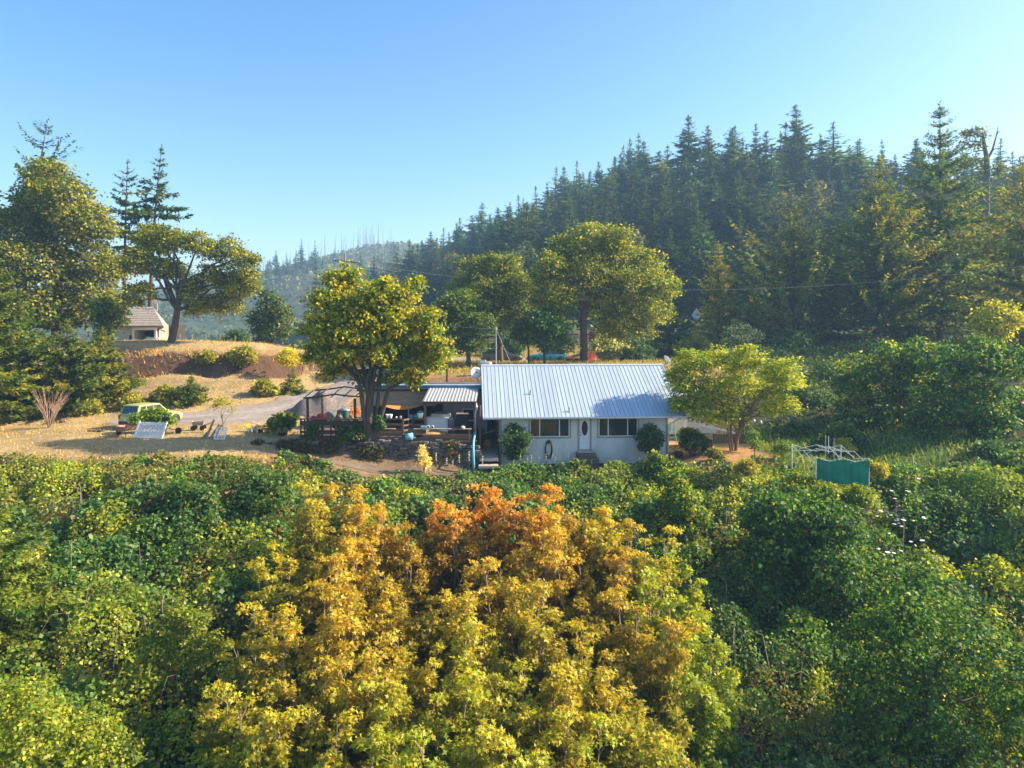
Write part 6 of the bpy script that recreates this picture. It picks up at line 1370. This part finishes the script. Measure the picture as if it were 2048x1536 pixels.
ML = [(1035, 985, 30.5, 1.2, (1.12, .80, 1.0), 'most orange of the young maples at the top of the thicket'), (900, 1010, 30, .95, (1.12, .80, 1.0), 'reddish orange young maple at the top left of the thicket'), (690, 985, 31, 1.05, (.95, .95, .9), 'golden young maple at the upper left end of the thicket'),
      (1180, 1010, 29.5, 1.1, (1.0, .95, .9), ''), (600, 1000, 30, 1.0, (.85, 1.0, .9), ''), (790, 1075, 28, 1.0, (1.0, .92, .9), ''), (1100, 1060, 28, 1.05, (1.0, .94, .9), ''), (980, 1080, 27.5, 1.0, (1.0, .93, .9), ''), (1270, 1070, 28, 1.05, (.85, 1.0, .8), 'greenish yellow young maple at the upper right end of the thicket'),
      (560, 1110, 27, .95, (.9, 1.05, .8), ''), (680, 1110, 26.5, .9, (.98, .95, .9), ''), (870, 1150, 25.5, 1.0, (.95, .95, .9), ''), (1190, 1130, 26, 1.0, (.95, .9, .9), ''), (1330, 1150, 25.5, 1.0, (.75, 1.1, .7), ''), (1060, 1180, 24.5, 1.0, (.85, .95, .85), ''), (760, 1215, 24, 1.0, (.95, .95, .9), ''),
      (640, 1220, 23.5, .95, (.95, .95, .85), ''), (520, 1230, 23, .95, (.9, 1.0, .85), ''), (950, 1260, 22.8, 1.0, (.8, 1.0, .8), ''), (1150, 1250, 22.8, 1.0, (.92, .93, .85), ''), (1280, 1240, 23, .95, (.92, .93, .85), ''), (1400, 1260, 23, .9, (.75, 1.1, .7), ''),
      (700, 1330, 21.2, .95, (.85, .9, .85), ''), (560, 1340, 21, .9, (.92, .93, .85), ''), (850, 1370, 20.6, .95, (.75, 1.0, .75), ''), (1010, 1370, 20.6, .95, (.75, 1.0, .75), ''), (1170, 1380, 20.4, .95, (.85, .92, .8), ''), (1320, 1370, 20.6, .9, (.8, .95, .75), ''), (480, 1430, 19.6, .85, (.85, 1.05, .8), ''),
      (640, 1450, 19.2, .85, (.8, .95, .8), ''), (800, 1480, 18.8, .85, (.7, 1.0, .75), ''), (960, 1490, 18.6, .85, (.75, 1.0, .75), ''), (1110, 1490, 18.6, .85, (.7, 1.0, .7), ''), (1260, 1480, 18.8, .85, (.75, .95, .7), '')]
ML += [(px, yt, D, .95, t_, '') for px, yt, D, t_ in ((745, 1025, 29.3, (1.0, .9, .9)), (830, 1035, 29.1, (1.05, .82, .85)), (965, 1030, 29.2, (1.05, .82, .85)), (1110, 1015, 29.4, (1.02, .88, .9)), (1225, 1045, 28.6, (.95, 1.0, .85)), (625, 1060, 28.5, (.95, 1.0, .85)), (1030, 1125, 26.4, (.97, .95, .9)), (730, 1165, 25.2, (.95, .97, .85)), (920, 1205, 24.2, (.9, .98, .85)), (1250, 1185, 24.6, (.92, .97, .85)), (1120, 1310, 21.8, (.85, .97, .8)), (830, 1290, 22.2, (.88, .98, .8)), (620, 1275, 22.5, (.92, .98, .85)), (1230, 1320, 21.6, (.85, .98, .78)), (940, 1430, 19.7, (.8, 1.0, .78)), (720, 1400, 20.2, (.85, .97, .8)), (1090, 1435, 19.7, (.8, 1.0, .78)), (470, 1330, 21.0, (.9, 1.0, .82)))]
ORD = ['first', 'second', 'third', 'fourth', 'fifth', 'sixth', 'seventh', 'eighth', 'ninth', 'tenth', 'eleventh', 'twelfth']
def mlabel(i):
    rows = [(28.9, 99, 'top row'), (26.8, 28.9, 'second row down'), (25, 26.8, 'third row down'), (22.9, 25, 'middle row'), (21.1, 22.9, 'third row up'), (19.8, 21.1, 'second row up'), (0, 19.8, 'bottom row')]
    lo, hi, nm = next(r for r in rows if r[0] <= ML[i][2] < r[1])
    k = sorted(m_[0] for m_ in ML if lo <= m_[2] < hi).index(ML[i][0])
    return 'slender young maple, %s from the left in the %s of the golden thicket' % (ORD[k], nm)
for i, (px, yt, D, s, tint, lab) in enumerate(ML):
    x = PX(px, D); z = h1(x, D); top = PZ(yt, D); sz = max(.7, (top - z) / 4.2)
    t = thing('young_maple', lab or mlabel(i), 'tree', (x, D, z), mrng.uniform(0, 6.28), (sz * .5 + .62 * s, sz * .5 + .62 * s, sz), 'young maples of the foreground thicket')
    link('stems', MAPLES[i % 4][0], t, color=(1.15, 1.0, .9)); link('crown', MAPLES[i % 4][1], t, color=tint)

# ------------------------------------------------------------------ vines, brambles and grass that nobody could count
rg = np.random.default_rng(60)
def thick(x, y):
    """depth of the bramble blanket over the soil"""
    t = .2 + 2.3 * fbm(x * .28, y * .28, 71, 3) ** 1.5 + .5 * fbm(x * 1.1, y * 1.1, 75, 2)
    t = t * (1 - .75 * sm(y, 39.0, 41.5))
    t = t * (1 - .8 * (1 - sm(x, -12, -9)) * sm(y, 36.0, 38.5))
    t = np.maximum(t, (.42 + .45 * fbm(x * .9, y * .9, 78)) * sm(x, -1, 0) * (1 - sm(x, 11, 12)) * sm(y, 40, 41))
    t = t + 1.4 * sm(x, 12, 22) * (1 - sm(y, 36, 39)) * fbm(x * .2, y * .2, 79)
    return t
n_ = 500000
D_ = 14 + 29.5 * rg.random(n_) ** .85
u = rg.uniform(-.80, .80, n_); X = u * D_
lawn_lim = np.where(X < -3.2, 38.9 - .55 * sm(X, -18, -8) + 1.3 * (vnoise(X * .5, D_ * .3, 8) - .5), np.where(X < 11, np.where(X > -.9, 45.2, 43.4), np.where(X < 17, 42.6, 41.2)))
lawn_lim = np.where((X < -3.2) & (X > -13), 40.8 + 1.0 * sm(X, -9, -4) + .8 * (vnoise(X * .6, D_ * .2, 8) - .5), lawn_lim)
lawn_lim = np.where(X > 27, 46, lawn_lim)
cl = fbm(X * 1.5, D_ * 1.5, 91, 2)
ok = (D_ < lawn_lim) & (rg.random(n_) < .30 + 1.2 * sm(cl, .34, .62))
X, D_, cl = X[ok], D_[ok], cl[ok]
SEED = 1100
sy = 13 + 31 * rg.random(SEED) ** .9; sx = rg.uniform(-.82, .82, SEED) * sy
sr = (.35 + 1.15 * rg.random(SEED) ** 1.6) * (.75 + sy / 120); shh = sr * rg.uniform(.45, 1.15, SEED)
shh *= np.where((sy > 36) & (sx < -8), .35, np.where((sy > 38.5), .45, 1.0))
kind = rg.choice(5, SEED, p=[.27, .25, .18, .21, .09])          # bramble, vine, big leaf vine, lime shrub and painted sunlight, dry weeds
lit = sm(sx, 1, 7) * sm(sy, 33, 38) * (1 - sm(sx, 17, 21))  # zone where sunlight is painted in as lime leaf colour
kind = np.where(rg.random(SEED) < .65 * lit, 3, kind)
kind = np.where((sx < -14) & (sy > 33) & (rg.random(SEED) < .6), 4, kind)
bump = np.zeros(len(X)); own = np.zeros(len(X), dtype=int)
for a in range(0, len(X), 40000):
    xa, ya = X[a:a + 40000], D_[a:a + 40000]
    xw = xa + .9 * (fbm(xa * 1.2, ya * 1.2, 201, 2) - .5) + rg.normal(0, .10, len(xa)); yw = ya + .9 * (fbm(xa * 1.2, ya * 1.2, 205, 2) - .5) + rg.normal(0, .10, len(xa))
    d = np.sqrt((xw[:, None] - sx) ** 2 + (yw[:, None] - sy) ** 2) / sr
    hh = shh * np.sqrt(np.clip(1 - d * d, 0, 1)); own[a:a + 40000] = np.where(hh.max(1) > 0, hh.argmax(1), d.argmin(1)); bump[a:a + 40000] = hh.max(1)
th = thick(X, D_) * .55 + bump
Zg = H(X, D_)
Z = Zg + th * (1 - .8 * rg.random(len(X)) ** 1.8) + .20 * (cl - .5) + np.abs(rg.normal(0, .05, len(X)))
kk = np.where(rg.random(len(X)) < .16, rg.choice(4, len(X), p=[.4, .3, .2, .1]), kind[own])
PALS = [([(.030, .075, .022), (.050, .100, .026), (.085, .125, .028)], [4, 4, 2]), ([(.036, .095, .020), (.065, .130, .022), (.11, .16, .024)], [3, 4, 3]), ([(.030, .080, .032), (.050, .105, .040), (.085, .135, .045)], [4, 4, 2]),
        ([(.11, .155, .016), (.19, .215, .020), (.27, .26, .028)], [3, 4, 2.5]), ([(.12, .11, .028), (.09, .11, .024), (.17, .135, .04), (.07, .05, .03)], [3, 3, 2, 1])]
c = np.zeros((len(X), 3))
for k in range(5):
    m_ = kk == k; c[m_] = pal(rg, int(m_.sum()), PALS[k][0], PALS[k][1], .3)
c *= (1 + .22 * rg.uniform(-1, 1, SEED))[own][:, None]
wy = np.clip(.75 * sm(fbm(X * .16 + 3, D_ * .16, 95, 3), .50, .66) + .3 * (rg.random(len(X)) - .7), 0, 1)[:, None]
c = c * (1 - .6 * wy) + .6 * wy * pal(rg, len(X), [(.15, .175, .022), (.22, .22, .03), (.11, .15, .022)], [3, 3, 3], .3)
pb = (rg.random(len(X)) < .015 + .2 * sm(fbm(X * .4, D_ * .4, 99), .64, .76))[:, None]
c = np.where(pb, pal(rg, len(X), [(.16, .085, .045), (.11, .06, .035)], [1, 1], .3), c)
sz = rg.uniform(.7, 1.35, len(X)) * np.array((.125, .15, .20, .13, .11))[kk] * (.62 + D_ / 75)
scatter_leaves('vine_thicket', 'tangle of vines and brambles covering the slope below the house', 'vines', 61, np.stack([X, D_, Z], 1), rg.normal(size=(len(X), 3)) * .75 + np.array((.05, -.25, .75)), sz, c, LEAF_WIDE, M['waxy_leaf'], hang=.5)
# the same cover goes on, more loosely, to the sides and under the viewpoint
n_ = 62000
Y2 = rg.uniform(-6, 46, n_); X2 = rg.uniform(-62, 62, n_)
ok = ((np.abs(X2) > .79 * Y2) | (Y2 < 14.2)) & (np.abs(X2) < 62) & ~((X2 < 0) & (Y2 > 38.5)); X2, Y2 = X2[ok], Y2[ok]
scatter_leaves('slope_brush', 'loose brush covering the slope to both sides of the vines', 'brush', 63, np.stack([X2, Y2, H(X2, Y2) + (.4 + 1.6 * fbm(X2 * .35, Y2 * .35, 171, 3)) * (1 - .7 * rg.random(len(X2)) ** 2)], 1), rg.normal(size=(len(X2), 3)) * .7 + np.array((0, -.2, .8)), rg.uniform(.28, .5, len(X2)), pal(rg, len(X2), [(.030, .075, .022), (.05, .10, .024), (.10, .14, .022)], [4, 4, 2], .3), LEAF_WIDE, M['waxy_leaf'], hang=.4)
# arching canes and dead stems above the blanket
mbc = MB(); rc_ = random.Random(88)
for i in range(230):
    y = 15 + 26 * rc_.random() ** .9; x = rc_.uniform(-.78, .78) * y
    if y > 38.3 and x < -3: continue
    if x > 10 and y > 41: continue
    z = h1(x, y); o_ = float(thick(np.array([x]), np.array([y]))[0]) * .5
    a = rc_.uniform(0, 6.28); L = rc_.uniform(.5, 1.5); hgt = o_ + rc_.uniform(.5, 1.5)
    mbc.tube([(x, y, z), (x + math.cos(a) * L * .3, y + math.sin(a) * L * .3, z + hgt), (x + math.cos(a) * L * .8, y + math.sin(a) * L * .8, z + hgt * 1.05), (x + math.cos(a) * L * 1.3, y + math.sin(a) * L * 1.3, z + hgt * .7)], [.014, .011, .008, .004], 3, cap=False)
stuff(link('bramble_canes', mbc.mesh('bramble_canes', M['deadwood'])), 'thin arching canes and dead stems in the vines', 'canes')

# dry grass: blades over lawn, bank and the edges
n_ = 120000
D_ = rg.uniform(38.5, 80, n_); X = rg.uniform(-.82, .15, n_) * D_
sl = H(X + .4, D_) - H(X - .4, D_); sl2 = H(X, D_ + .4) - H(X, D_ - .4); s_ = np.hypot(sl, sl2) / .8
pat = fbm(X * .5, D_ * .5, 120, 3)
w = .20 + .75 * sm(s_, .25, .6) * sm(pat, .45, .66) + .8 * (1 - sm(D_, 39.5, 41)) + .45 * sm(pat, .55, .7)
indrive = (X > -26) & (X < -10) & (D_ > 49) & (np.abs(X + 13.5 + np.clip(63 - D_, 0, 12) * .62) < 4.4)
ok = (rg.random(n_) < w) & ~((X > -13.5) & (D_ < 60) & (D_ > 41.6)) & ~indrive & ~((X > -12) & (D_ < 41.6))
X, D_, s_ = X[ok], D_[ok], s_[ok]
V = np.stack([X, D_, H(X, D_) - .02], 1)
sz = rg.uniform(.10, .22, len(X)) * (1 + .7 * sm(s_, .25, .6)) * (D_ / 50) ** .5
blade = LEAF_BLADE * np.array((2.2, 1, 1), dtype=np.float32)
T = rg.normal(size=V.shape) * .45 + np.array((0, 0, 1)); Nn = rg.normal(size=V.shape)
bv, bf = leaves(V, Nn, T, sz, blade)
stuff(link('dry_grass', np_mesh('dry_grass', bv, bf, M['straw'], np.repeat(pal(rg, len(V), [(.36, .24, .09), (.26, .16, .06), (.20, .16, .05), (.42, .30, .13)], [4, 3, 1.5, 2], .2), 4, 0))), 'dry golden grass on the lawn edge and the cut bank', 'grass')
n_ = 26000
D_ = rg.uniform(39.5, 100, n_); X = np.where(D_ < 56, rg.uniform(16.5, 30, n_), rg.uniform(-11, 22, n_)); ok = (D_ < 54) | (D_ > 62); X, D_ = X[ok], D_[ok]
V = np.stack([X, D_, H(X, D_) - .02], 1)
bv, bf = leaves(V, rg.normal(size=V.shape), rg.normal(size=V.shape) * .4 + np.array((0, 0, 1)), rg.uniform(.2, .5, len(X)), blade)
gcol = np.where((D_ < 56)[:, None], pal(rg, len(V), [(.07, .12, .03), (.13, .17, .04), (.25, .22, .06)], [4, 3, 1], .2), pal(rg, len(V), [(.19, .155, .045), (.25, .18, .07), (.11, .12, .03)], [3, 3, 2], .2))
stuff(link('meadow_grass', np_mesh('meadow_grass', bv, bf, M['straw'], np.repeat(gcol, 4, 0))), 'uncut green and straw coloured grass around the garden and behind the house', 'grass')

# ------------------------------------------------------------------ dead trees
def snag_mesh(name, seed, Ht, r, twigs, mb=None):
    rng = np.random.default_rng(seed)
    tb = [([np.array((0, 0, -1.0)), np.array((rng.normal(0, .2), 0, Ht * .5)), np.array((rng.normal(0, .5), 0, Ht))], [r, r * .6, r * .15])]
    for i in range(twigs):
        h = Ht * rng.uniform(.35, .98); a = rng.uniform(0, 6.28); L = rng.uniform(.5, 1.8) * (1.1 - h / Ht)
        tb.append(([np.array((0, 0, h)), np.array((math.cos(a) * L, math.sin(a) * L, h + rng.uniform(-.4, .5) * L))], [r * .25, r * .08]))
    return branch_mesh(name, tb, M['deadwood'], 5)
SN = [snag_mesh('burnt_snag', 500 + i, 22, .26, t) for i, t in enumerate((3, 10, 16, 24))]
r2 = random.Random(17)
for i in range(85):
    if i < 58: px = r2.uniform(500, 790); D = r2.uniform(470, 560) if px < 680 else r2.uniform(600, 720)
    else: px = r2.uniform(600, 770); D = r2.uniform(640, 715)
    x = PX(px, D); s = r2.uniform(.45, .95) * (D / 520)
    tag(link('burnt_snag', SN[r2.randrange(4)], None, (x, D, h1(x, D)), (r2.uniform(-.03, .03), r2.uniform(-.04, .04), r2.uniform(0, 6)), (s, s, s), (.42, .40, .42)), 'thin burnt tree trunk standing on the far hazy ridge', 'dead tree', 'burnt snags on the far ridge')
for i, (px, yt, D, k) in enumerate([(602, 478, 500, 0), (630, 480, 500, 2), (552, 500, 490, 1), (535, 520, 485, 3), (575, 505, 495, 2), (590, 500, 490, 0), (645, 515, 510, 1), (520, 545, 480, 0), (775, 478, 690, 1), (763, 488, 690, 4), (560, 530, 480, 4), (615, 525, 490, 2), (520, 590, 460, 2), (560, 600, 450, 0), (600, 595, 455, 4), (640, 590, 450, 1)]):
    hill_fir(px, yt, D, k, 'surviving conifer with green boughs among the burnt trunks on the far ridge', (.8, .85, .9), 'green conifers on the far burnt ridge', 1.1)
t = thing('dead_tree', 'forked grey dead tree with bare right spar beside the tallest conifer', 'tree', (PX(1972, 110), 110, h1(PX(1972, 110), 110)))
zb = t.location.z
def q(px, py, dy=0): return np.array((PX(px, 110) - PX(1972, 110), dy, PZ(py, 110) - zb))
tb = [([q(1972, 700), q(1972, 500), q(1973, 400), q(1974, 320), q(1966, 275), q(1965, 268)], [.7, .6, .5, .42, .22, .12]), ([q(1974, 320), q(1985, 300), q(1993, 270), q(1996, 252)], [.25, .18, .1, .03])]
for a in ((1966, 275, 1935, 262), (1968, 285, 1930, 285), (1970, 300, 1925, 312), (1972, 315, 1930, 330), (1973, 330, 1935, 345), (1993, 270, 2001, 262), (1985, 300, 1999, 300)): tb.append(([q(a[0], a[1]), q((a[0] + a[2]) / 2, (a[1] + a[3]) / 2 - 3), q(a[2], a[3])], [.12, .07, .02]))
link('trunk', branch_mesh('dead_tree_trunk', tb, M['deadwood']), t, color=(.6, .55, .5))
me, _ = crown_mesh('dead_tree_crown', np.random.default_rng(9), [(*q(1948, 268), 1.6, 1.4, .8), (*q(1940, 290), 1.8, 1.4, .6), (*q(1938, 325), 2.0, 1.4, .7), (*q(1985, 340), 1.6, 1.4, 1.0)], 140, 10, .6, .5, [(.06, .08, .03), (.12, .12, .04)], [3, 1], tmpl=LEAF_NEEDLE * np.array((1.6, 1, 1), dtype=np.float32), material=M['needle'])
link('crown', me, t)
tag(link('dead_tree', SN[3], None, (PX(773, 190), 190, h1(PX(773, 190), 190)), None, (1.2, 1.2, 1.0), (.3, .27, .26)), 'dark dead trunk between two conifers above the deck maple', 'dead tree')
# bare shrub and thin garden trees at the left
rng = np.random.default_rng(44)
tb = []
for i in range(26):
    a = rng.uniform(0, 6.28); L = rng.uniform(1.6, 2.9); s = rng.uniform(.2, .55)
    d = np.array((math.cos(a) * s, math.sin(a) * s, 1.0))
    tb.append(([np.array((0, 0, -.1)), d * L * .5, d * L * np.array((1.15, 1.15, 1))], [.03, .018, .005]))
    for k in range(3): tb.append(([d * L * rng.uniform(.4, .8), d * L * .9 + rng.normal(0, .25, 3)], [.010, .004]))
t = thing('bare_shrub', 'leafless pinkish twiggy shrub at the left edge of the lawn', 'shrub', (PX(98, 50), 50, h1(PX(98, 50), 50)))
link('twigs', branch_mesh('bare_twigs', tb, M['deadwood']), t, color=(1.5, 1.15, 1.0))
broadleaf('fruit_tree', 'thin sparse little tree growing beside the garden wagon', 'tree', 345, 46.6, [(446, 862), (446, 845), (442, 830)], 446, [(432, 812, 11), (455, 808, 11), (444, 800, 9), (462, 822, 8)], 75, 8, .3, .11, [(.28, .24, .06), (.18, .19, .04)], [2, 2], .045, tips=36, bark=(1.8, 1.4, 1.1), fork=.4)
broadleaf('fruit_tree', 'small upright tree in the shaded garden right of the flowering tree', 'tree', 346, 41.5, [(1509, 935), (1509, 905), (1508, 880)], 1509, [(1508, 868, 9), (1506, 882, 10), (1512, 893, 9)], 90, 9, .22, .11, [(.05, .09, .025), (.10, .14, .03)], [2, 2], .035, tips=16)
broadleaf('fruit_tree', 'low round tree in the shaded garden behind the canopy frame', 'tree', 347, 44, [(1563, 925), (1563, 905)], 1563, [(1563, 890, 14), (1553, 900, 11), (1575, 898, 11)], 110, 9, .26, .12, [(.05, .09, .025), (.10, .14, .03)], [2, 2], .04, tips=20)
for i, (px, py, r, D, cl, lab) in enumerate([(1752, 935, 15, 37.5, [(.20, .18, .03), (.28, .22, .03), (.12, .14, .02)], 'golden flowering weed clump right of the canopy frame'), (1690, 890, 14, 46, [(.26, .26, .03), (.16, .18, .03)], 'sunlit bush tip behind the canopy frame'), (1430, 905, 10, 44, [(.18, .16, .04), (.12, .12, .03)], 'straw coloured weed clump left of the flowering tree trunks'), (1490, 930, 15, 40.5, [(.16, .17, .025), (.24, .18, .06)], 'sunlit leafy heap under the flowering tree')]):
    vine_mound(lab, 380 + i, D, px, [(px, py, r), (px - r * .6, py + r * .6, r * .8), (px + r * .6, py + r * .6, r * .8)], 150, cl, [3, 2, 2][:len(cl)], size=.11, clump=.2, name='weed_clump', cat='weeds')
n_ = 9000
X = rg.uniform(-16, -2.6, n_); fr = rg.random(n_); Y = 43.75 + .5 * fr + rg.normal(0, .1, n_); base = H(X, np.full(n_, 43.6)); Z = base + (.85 - base) * fr + rg.normal(0, .06, n_)
ok = fbm(X * .8, Z * 1.2, 160, 2) > .42 + .30 * sm(X, -9.5, -6); X, Y, Z = X[ok], Y[ok], Z[ok]
scatter_leaves('wall_weeds', 'dry weeds and moss hanging over the stone retaining wall', 'weeds', 162, np.stack([X, Y - .12, Z], 1), rg.normal(size=(len(X), 3)) + np.array((0, -.6, .4)), rg.uniform(.08, .2, len(X)), pal(rg, len(X), [(.055, .045, .02), (.085, .062, .03), (.03, .045, .014)], [4, 3, 3], .3), LEAF_KITE, M['straw'], hang=1.0)
# white and purple wild flowers below the canopy frame
def flower_proto(col, spike=False):
    mb = MB(); r = random.Random(4)
    mb.tube([(0, 0, 0), (.02, 0, .4), (0, .02, .8)], [.008, .007, .005], 4, mi=0)
    if spike:
        for k in range(14): z = .62 + k * .025; a = k * 2.4; mb.quad((0, 0, z), (.05 * math.cos(a), .05 * math.sin(a), z + .01), (.05 * math.cos(a + .8), .05 * math.sin(a + .8), z + .05), (0, 0, z + .04), mi=1)
    else:
        mb.lathe([(.0, .80), (.11, .83), (.13, .85), (0.0, .87)], n=8, mi=1)
    return mb.mesh('wild_flower', [M['stem'], col])
M['stem'] = mat('stem', (.07, .11, .03), .8)
M['petal_white'] = mat('petal_white', (.82, .82, .76), .7, var=.05)
M['petal_purple'] = mat('petal_purple', (.34, .20, .46), .7)
M['petal_cream'] = mat('petal_cream', (.62, .58, .34), .7)
fw, fp, fm = flower_proto(M['petal_white']), flower_proto(M['petal_purple'], True), flower_proto(M['petal_cream'], True)
r3 = random.Random(23)
for i in range(34):
    px, py = r3.gauss(1805, 38), r3.gauss(965, 20); D = 33 + (1000 - py) * .06
    x = PX(px, D); z = float(H(x, D)[0] + thick(np.array([x]), np.array([D]))[0]) - .55
    tag(link('wild_flower', fw, None, (x, D, z), (r3.uniform(-.2, .2), r3.uniform(-.2, .2), r3.uniform(0, 6)), r3.uniform(.55, .95)), 'flat white wild flower head below the canopy frame', 'flower', 'white wild flowers right of the canopy frame')
for i in range(26):
    px, py = r3.gauss(1740, 36), r3.gauss(985, 14); D = 34 + (1000 - py) * .05
    x = PX(px, D); z = float(H(x, D)[0] + thick(np.array([x]), np.array([D]))[0]) - .5
    tag(link('wild_flower', fp, None, (x, D, z), (r3.uniform(-.2, .2), r3.uniform(-.2, .2), r3.uniform(0, 6)), r3.uniform(.8, 1.3)), 'purple wild flower spike below the canopy frame', 'flower', 'purple wild flowers below the canopy frame')
for i, px in enumerate((1027, 1041, 1055, 1063, 1078, 1092, 1105, 1110, 1121, 1137, 1147, 1183, 1203, 1216, 1243, 1262)):
    x = PX(px, 44.3); tag(link('garden_flower', fm, None, (x, 44.3 + r3.uniform(-.2, .2), -1.15), None, (1.0, 1.0, r3.uniform(.7, 1.15))), 'tall pale flower spike in the bed before the house wall', 'flower', 'flower spikes along the house front')
for i, px in enumerate((837, 872, 893, 905, 918, 938, 965)):
    x = PX(px, 43); tag(link('garden_flower', fm, None, (x, 43, h1(x, 43) - .1), None, (1.3, 1.3, r3.uniform(.9, 1.6)), (1, .9, .8)), 'pale flower spike in front of the stone retaining wall', 'flower', 'flower spikes before the stone wall')
tb = []
rng = np.random.default_rng(77)
for i in range(12):
    a = rng.uniform(0, 6.28); tb.append(([np.array((0, 0, -.1)), np.array((math.cos(a) * .12, math.sin(a) * .12, .8)), np.array((math.cos(a) * .25, math.sin(a) * .25, rng.uniform(1.3, 1.9)))], [.02, .015, .006]))
t = thing('dried_plant', 'tall straw coloured dried plant standing before the stone wall', 'plant', (PX(849, 42.4), 42.4, h1(PX(849, 42.4), 42.4) - .2))
link('stalks', branch_mesh('dried_stalks', tb, M['deadwood']), t, color=(2.0, 1.5, 1.0))
me, _ = crown_mesh('dried_leaves', rng, [(0, 0, 1.1, .3, .3, .5), (.1, 0, .6, .22, .22, .4), (-.1, 0, 1.6, .16, .16, .3)], 60, 8, .14, .13, [(.62, .46, .24), (.45, .30, .14)], [2, 1])
link('leaves', me, t)

# ------------------------------------------------------------------ the hazy air
# scrub on the far burnt hills
n_ = 30000
pxs = rg.uniform(180, 1000, n_); Ds = rg.uniform(300, 760, n_); X = PX(pxs, Ds)
pt = fbm(X * .02, Ds * .02, 140, 3); ok = rg.random(n_) < .25 + sm(pt, .4, .6); X, Ds = X[ok], Ds[ok]
scatter_leaves('far_scrub', 'bluish scrub covering the far burnt hills', 'scrub', 141, np.stack([X, Ds, H(X, Ds) + rg.uniform(0, 3.0, len(X))], 1), rg.normal(size=(len(X), 3)) + np.array((0, -.3, .4)), rg.uniform(1.5, 4.0, len(X)), pal(rg, len(X), [(.04, .065, .03), (.07, .085, .04), (.14, .10, .06)], [4, 3, 1], .3))
vine_mound('heap of bright vines climbing the right front corner of the house', 390, 42.6, 1330, [(1315, 925, 20), (1345, 935, 26), (1290, 948, 22), (1375, 955, 28), (1330, 960, 26)], 360, VINE, [3, 4, 3, 3], size=.15, clump=.26, name='vine_heap', cat='vines')
for i, (px, py, r, D, lab) in enumerate([(1560, 800, 40, 62, 'dark thicket behind the right half of the flowering tree'), (1620, 810, 46, 58, 'dark thicket just left of the yellow topped vine tree'), (1660, 740, 40, 74, 'shaded thicket under the conifers behind the garden'), (1530, 720, 36, 78, 'shaded thicket above the flowering tree crown'), (1600, 870, 30, 52, 'low dark thicket at the back of the garden'), (1680, 880, 34, 48, 'low leafy thicket right behind the canopy frame')]):
    vine_mound(lab, 395 + i, D, px, [(px, py, r), (px - r, py + r * .5, r * .8), (px + r, py + r * .45, r * .8), (px, py + r, r)], int(200 + r * 9), SH, [4, 3, 2], size=.2, clump=.4, name='thicket', cat='thicket')
for i in range(26):
    px = r2.uniform(470, 860); D = r2.uniform(400, 660); x = PX(px, D); zz = h1(x, D)
    hill_fir(px, 650 - (zz + r2.uniform(8, 17) - CAM_Z) * F / D, D, r2.randrange(5), 'lone conifer on the flank of the far hazy hills', (1, 1, 1), 'conifers on the flank of the far hills', 1.5)
for i, (px, py, r, D, lab) in enumerate([(1650, 985, 26, 35.0, 'sunny brush below the green net'), (1715, 990, 24, 35.0, 'mixed brush at the right foot of the green net'), (1600, 965, 24, 37.0, 'sunny brush at the left foot of the canopy frame')]):
    vine_mound(lab, 410 + i, D, px, [(px, py, r), (px - r, py + r * .5, r * .8), (px + r, py + r * .45, r * .8)], 260, [(.10, .14, .016), (.18, .20, .02), (.06, .11, .02)], [4, 3, 3], size=.12, clump=.22, name='leafy_brush', cat='brush')
mb = MB().box(-1650, -480, -26, 1650, 1650, 120)
hz = mb.build('haze', None)
hm = bpy.data.materials.new('haze'); hm.use_nodes = True
hn = hm.node_tree.nodes; hn.remove(hn['Principled BSDF'])
pv = hn.new('ShaderNodeVolumePrincipled'); pv.inputs['Color'].default_value = (.38, .66, 1.0, 1); pv.inputs['Density'].default_value = .00062; pv.inputs['Anisotropy'].default_value = .15
hm.node_tree.links.new(pv.outputs[0], hn['Material Output'].inputs['Volume'])
hz.data.materials.clear(); hz.data.materials.append(hm)
stuff(hz, 'thin blue summer haze filling the valley', 'haze')
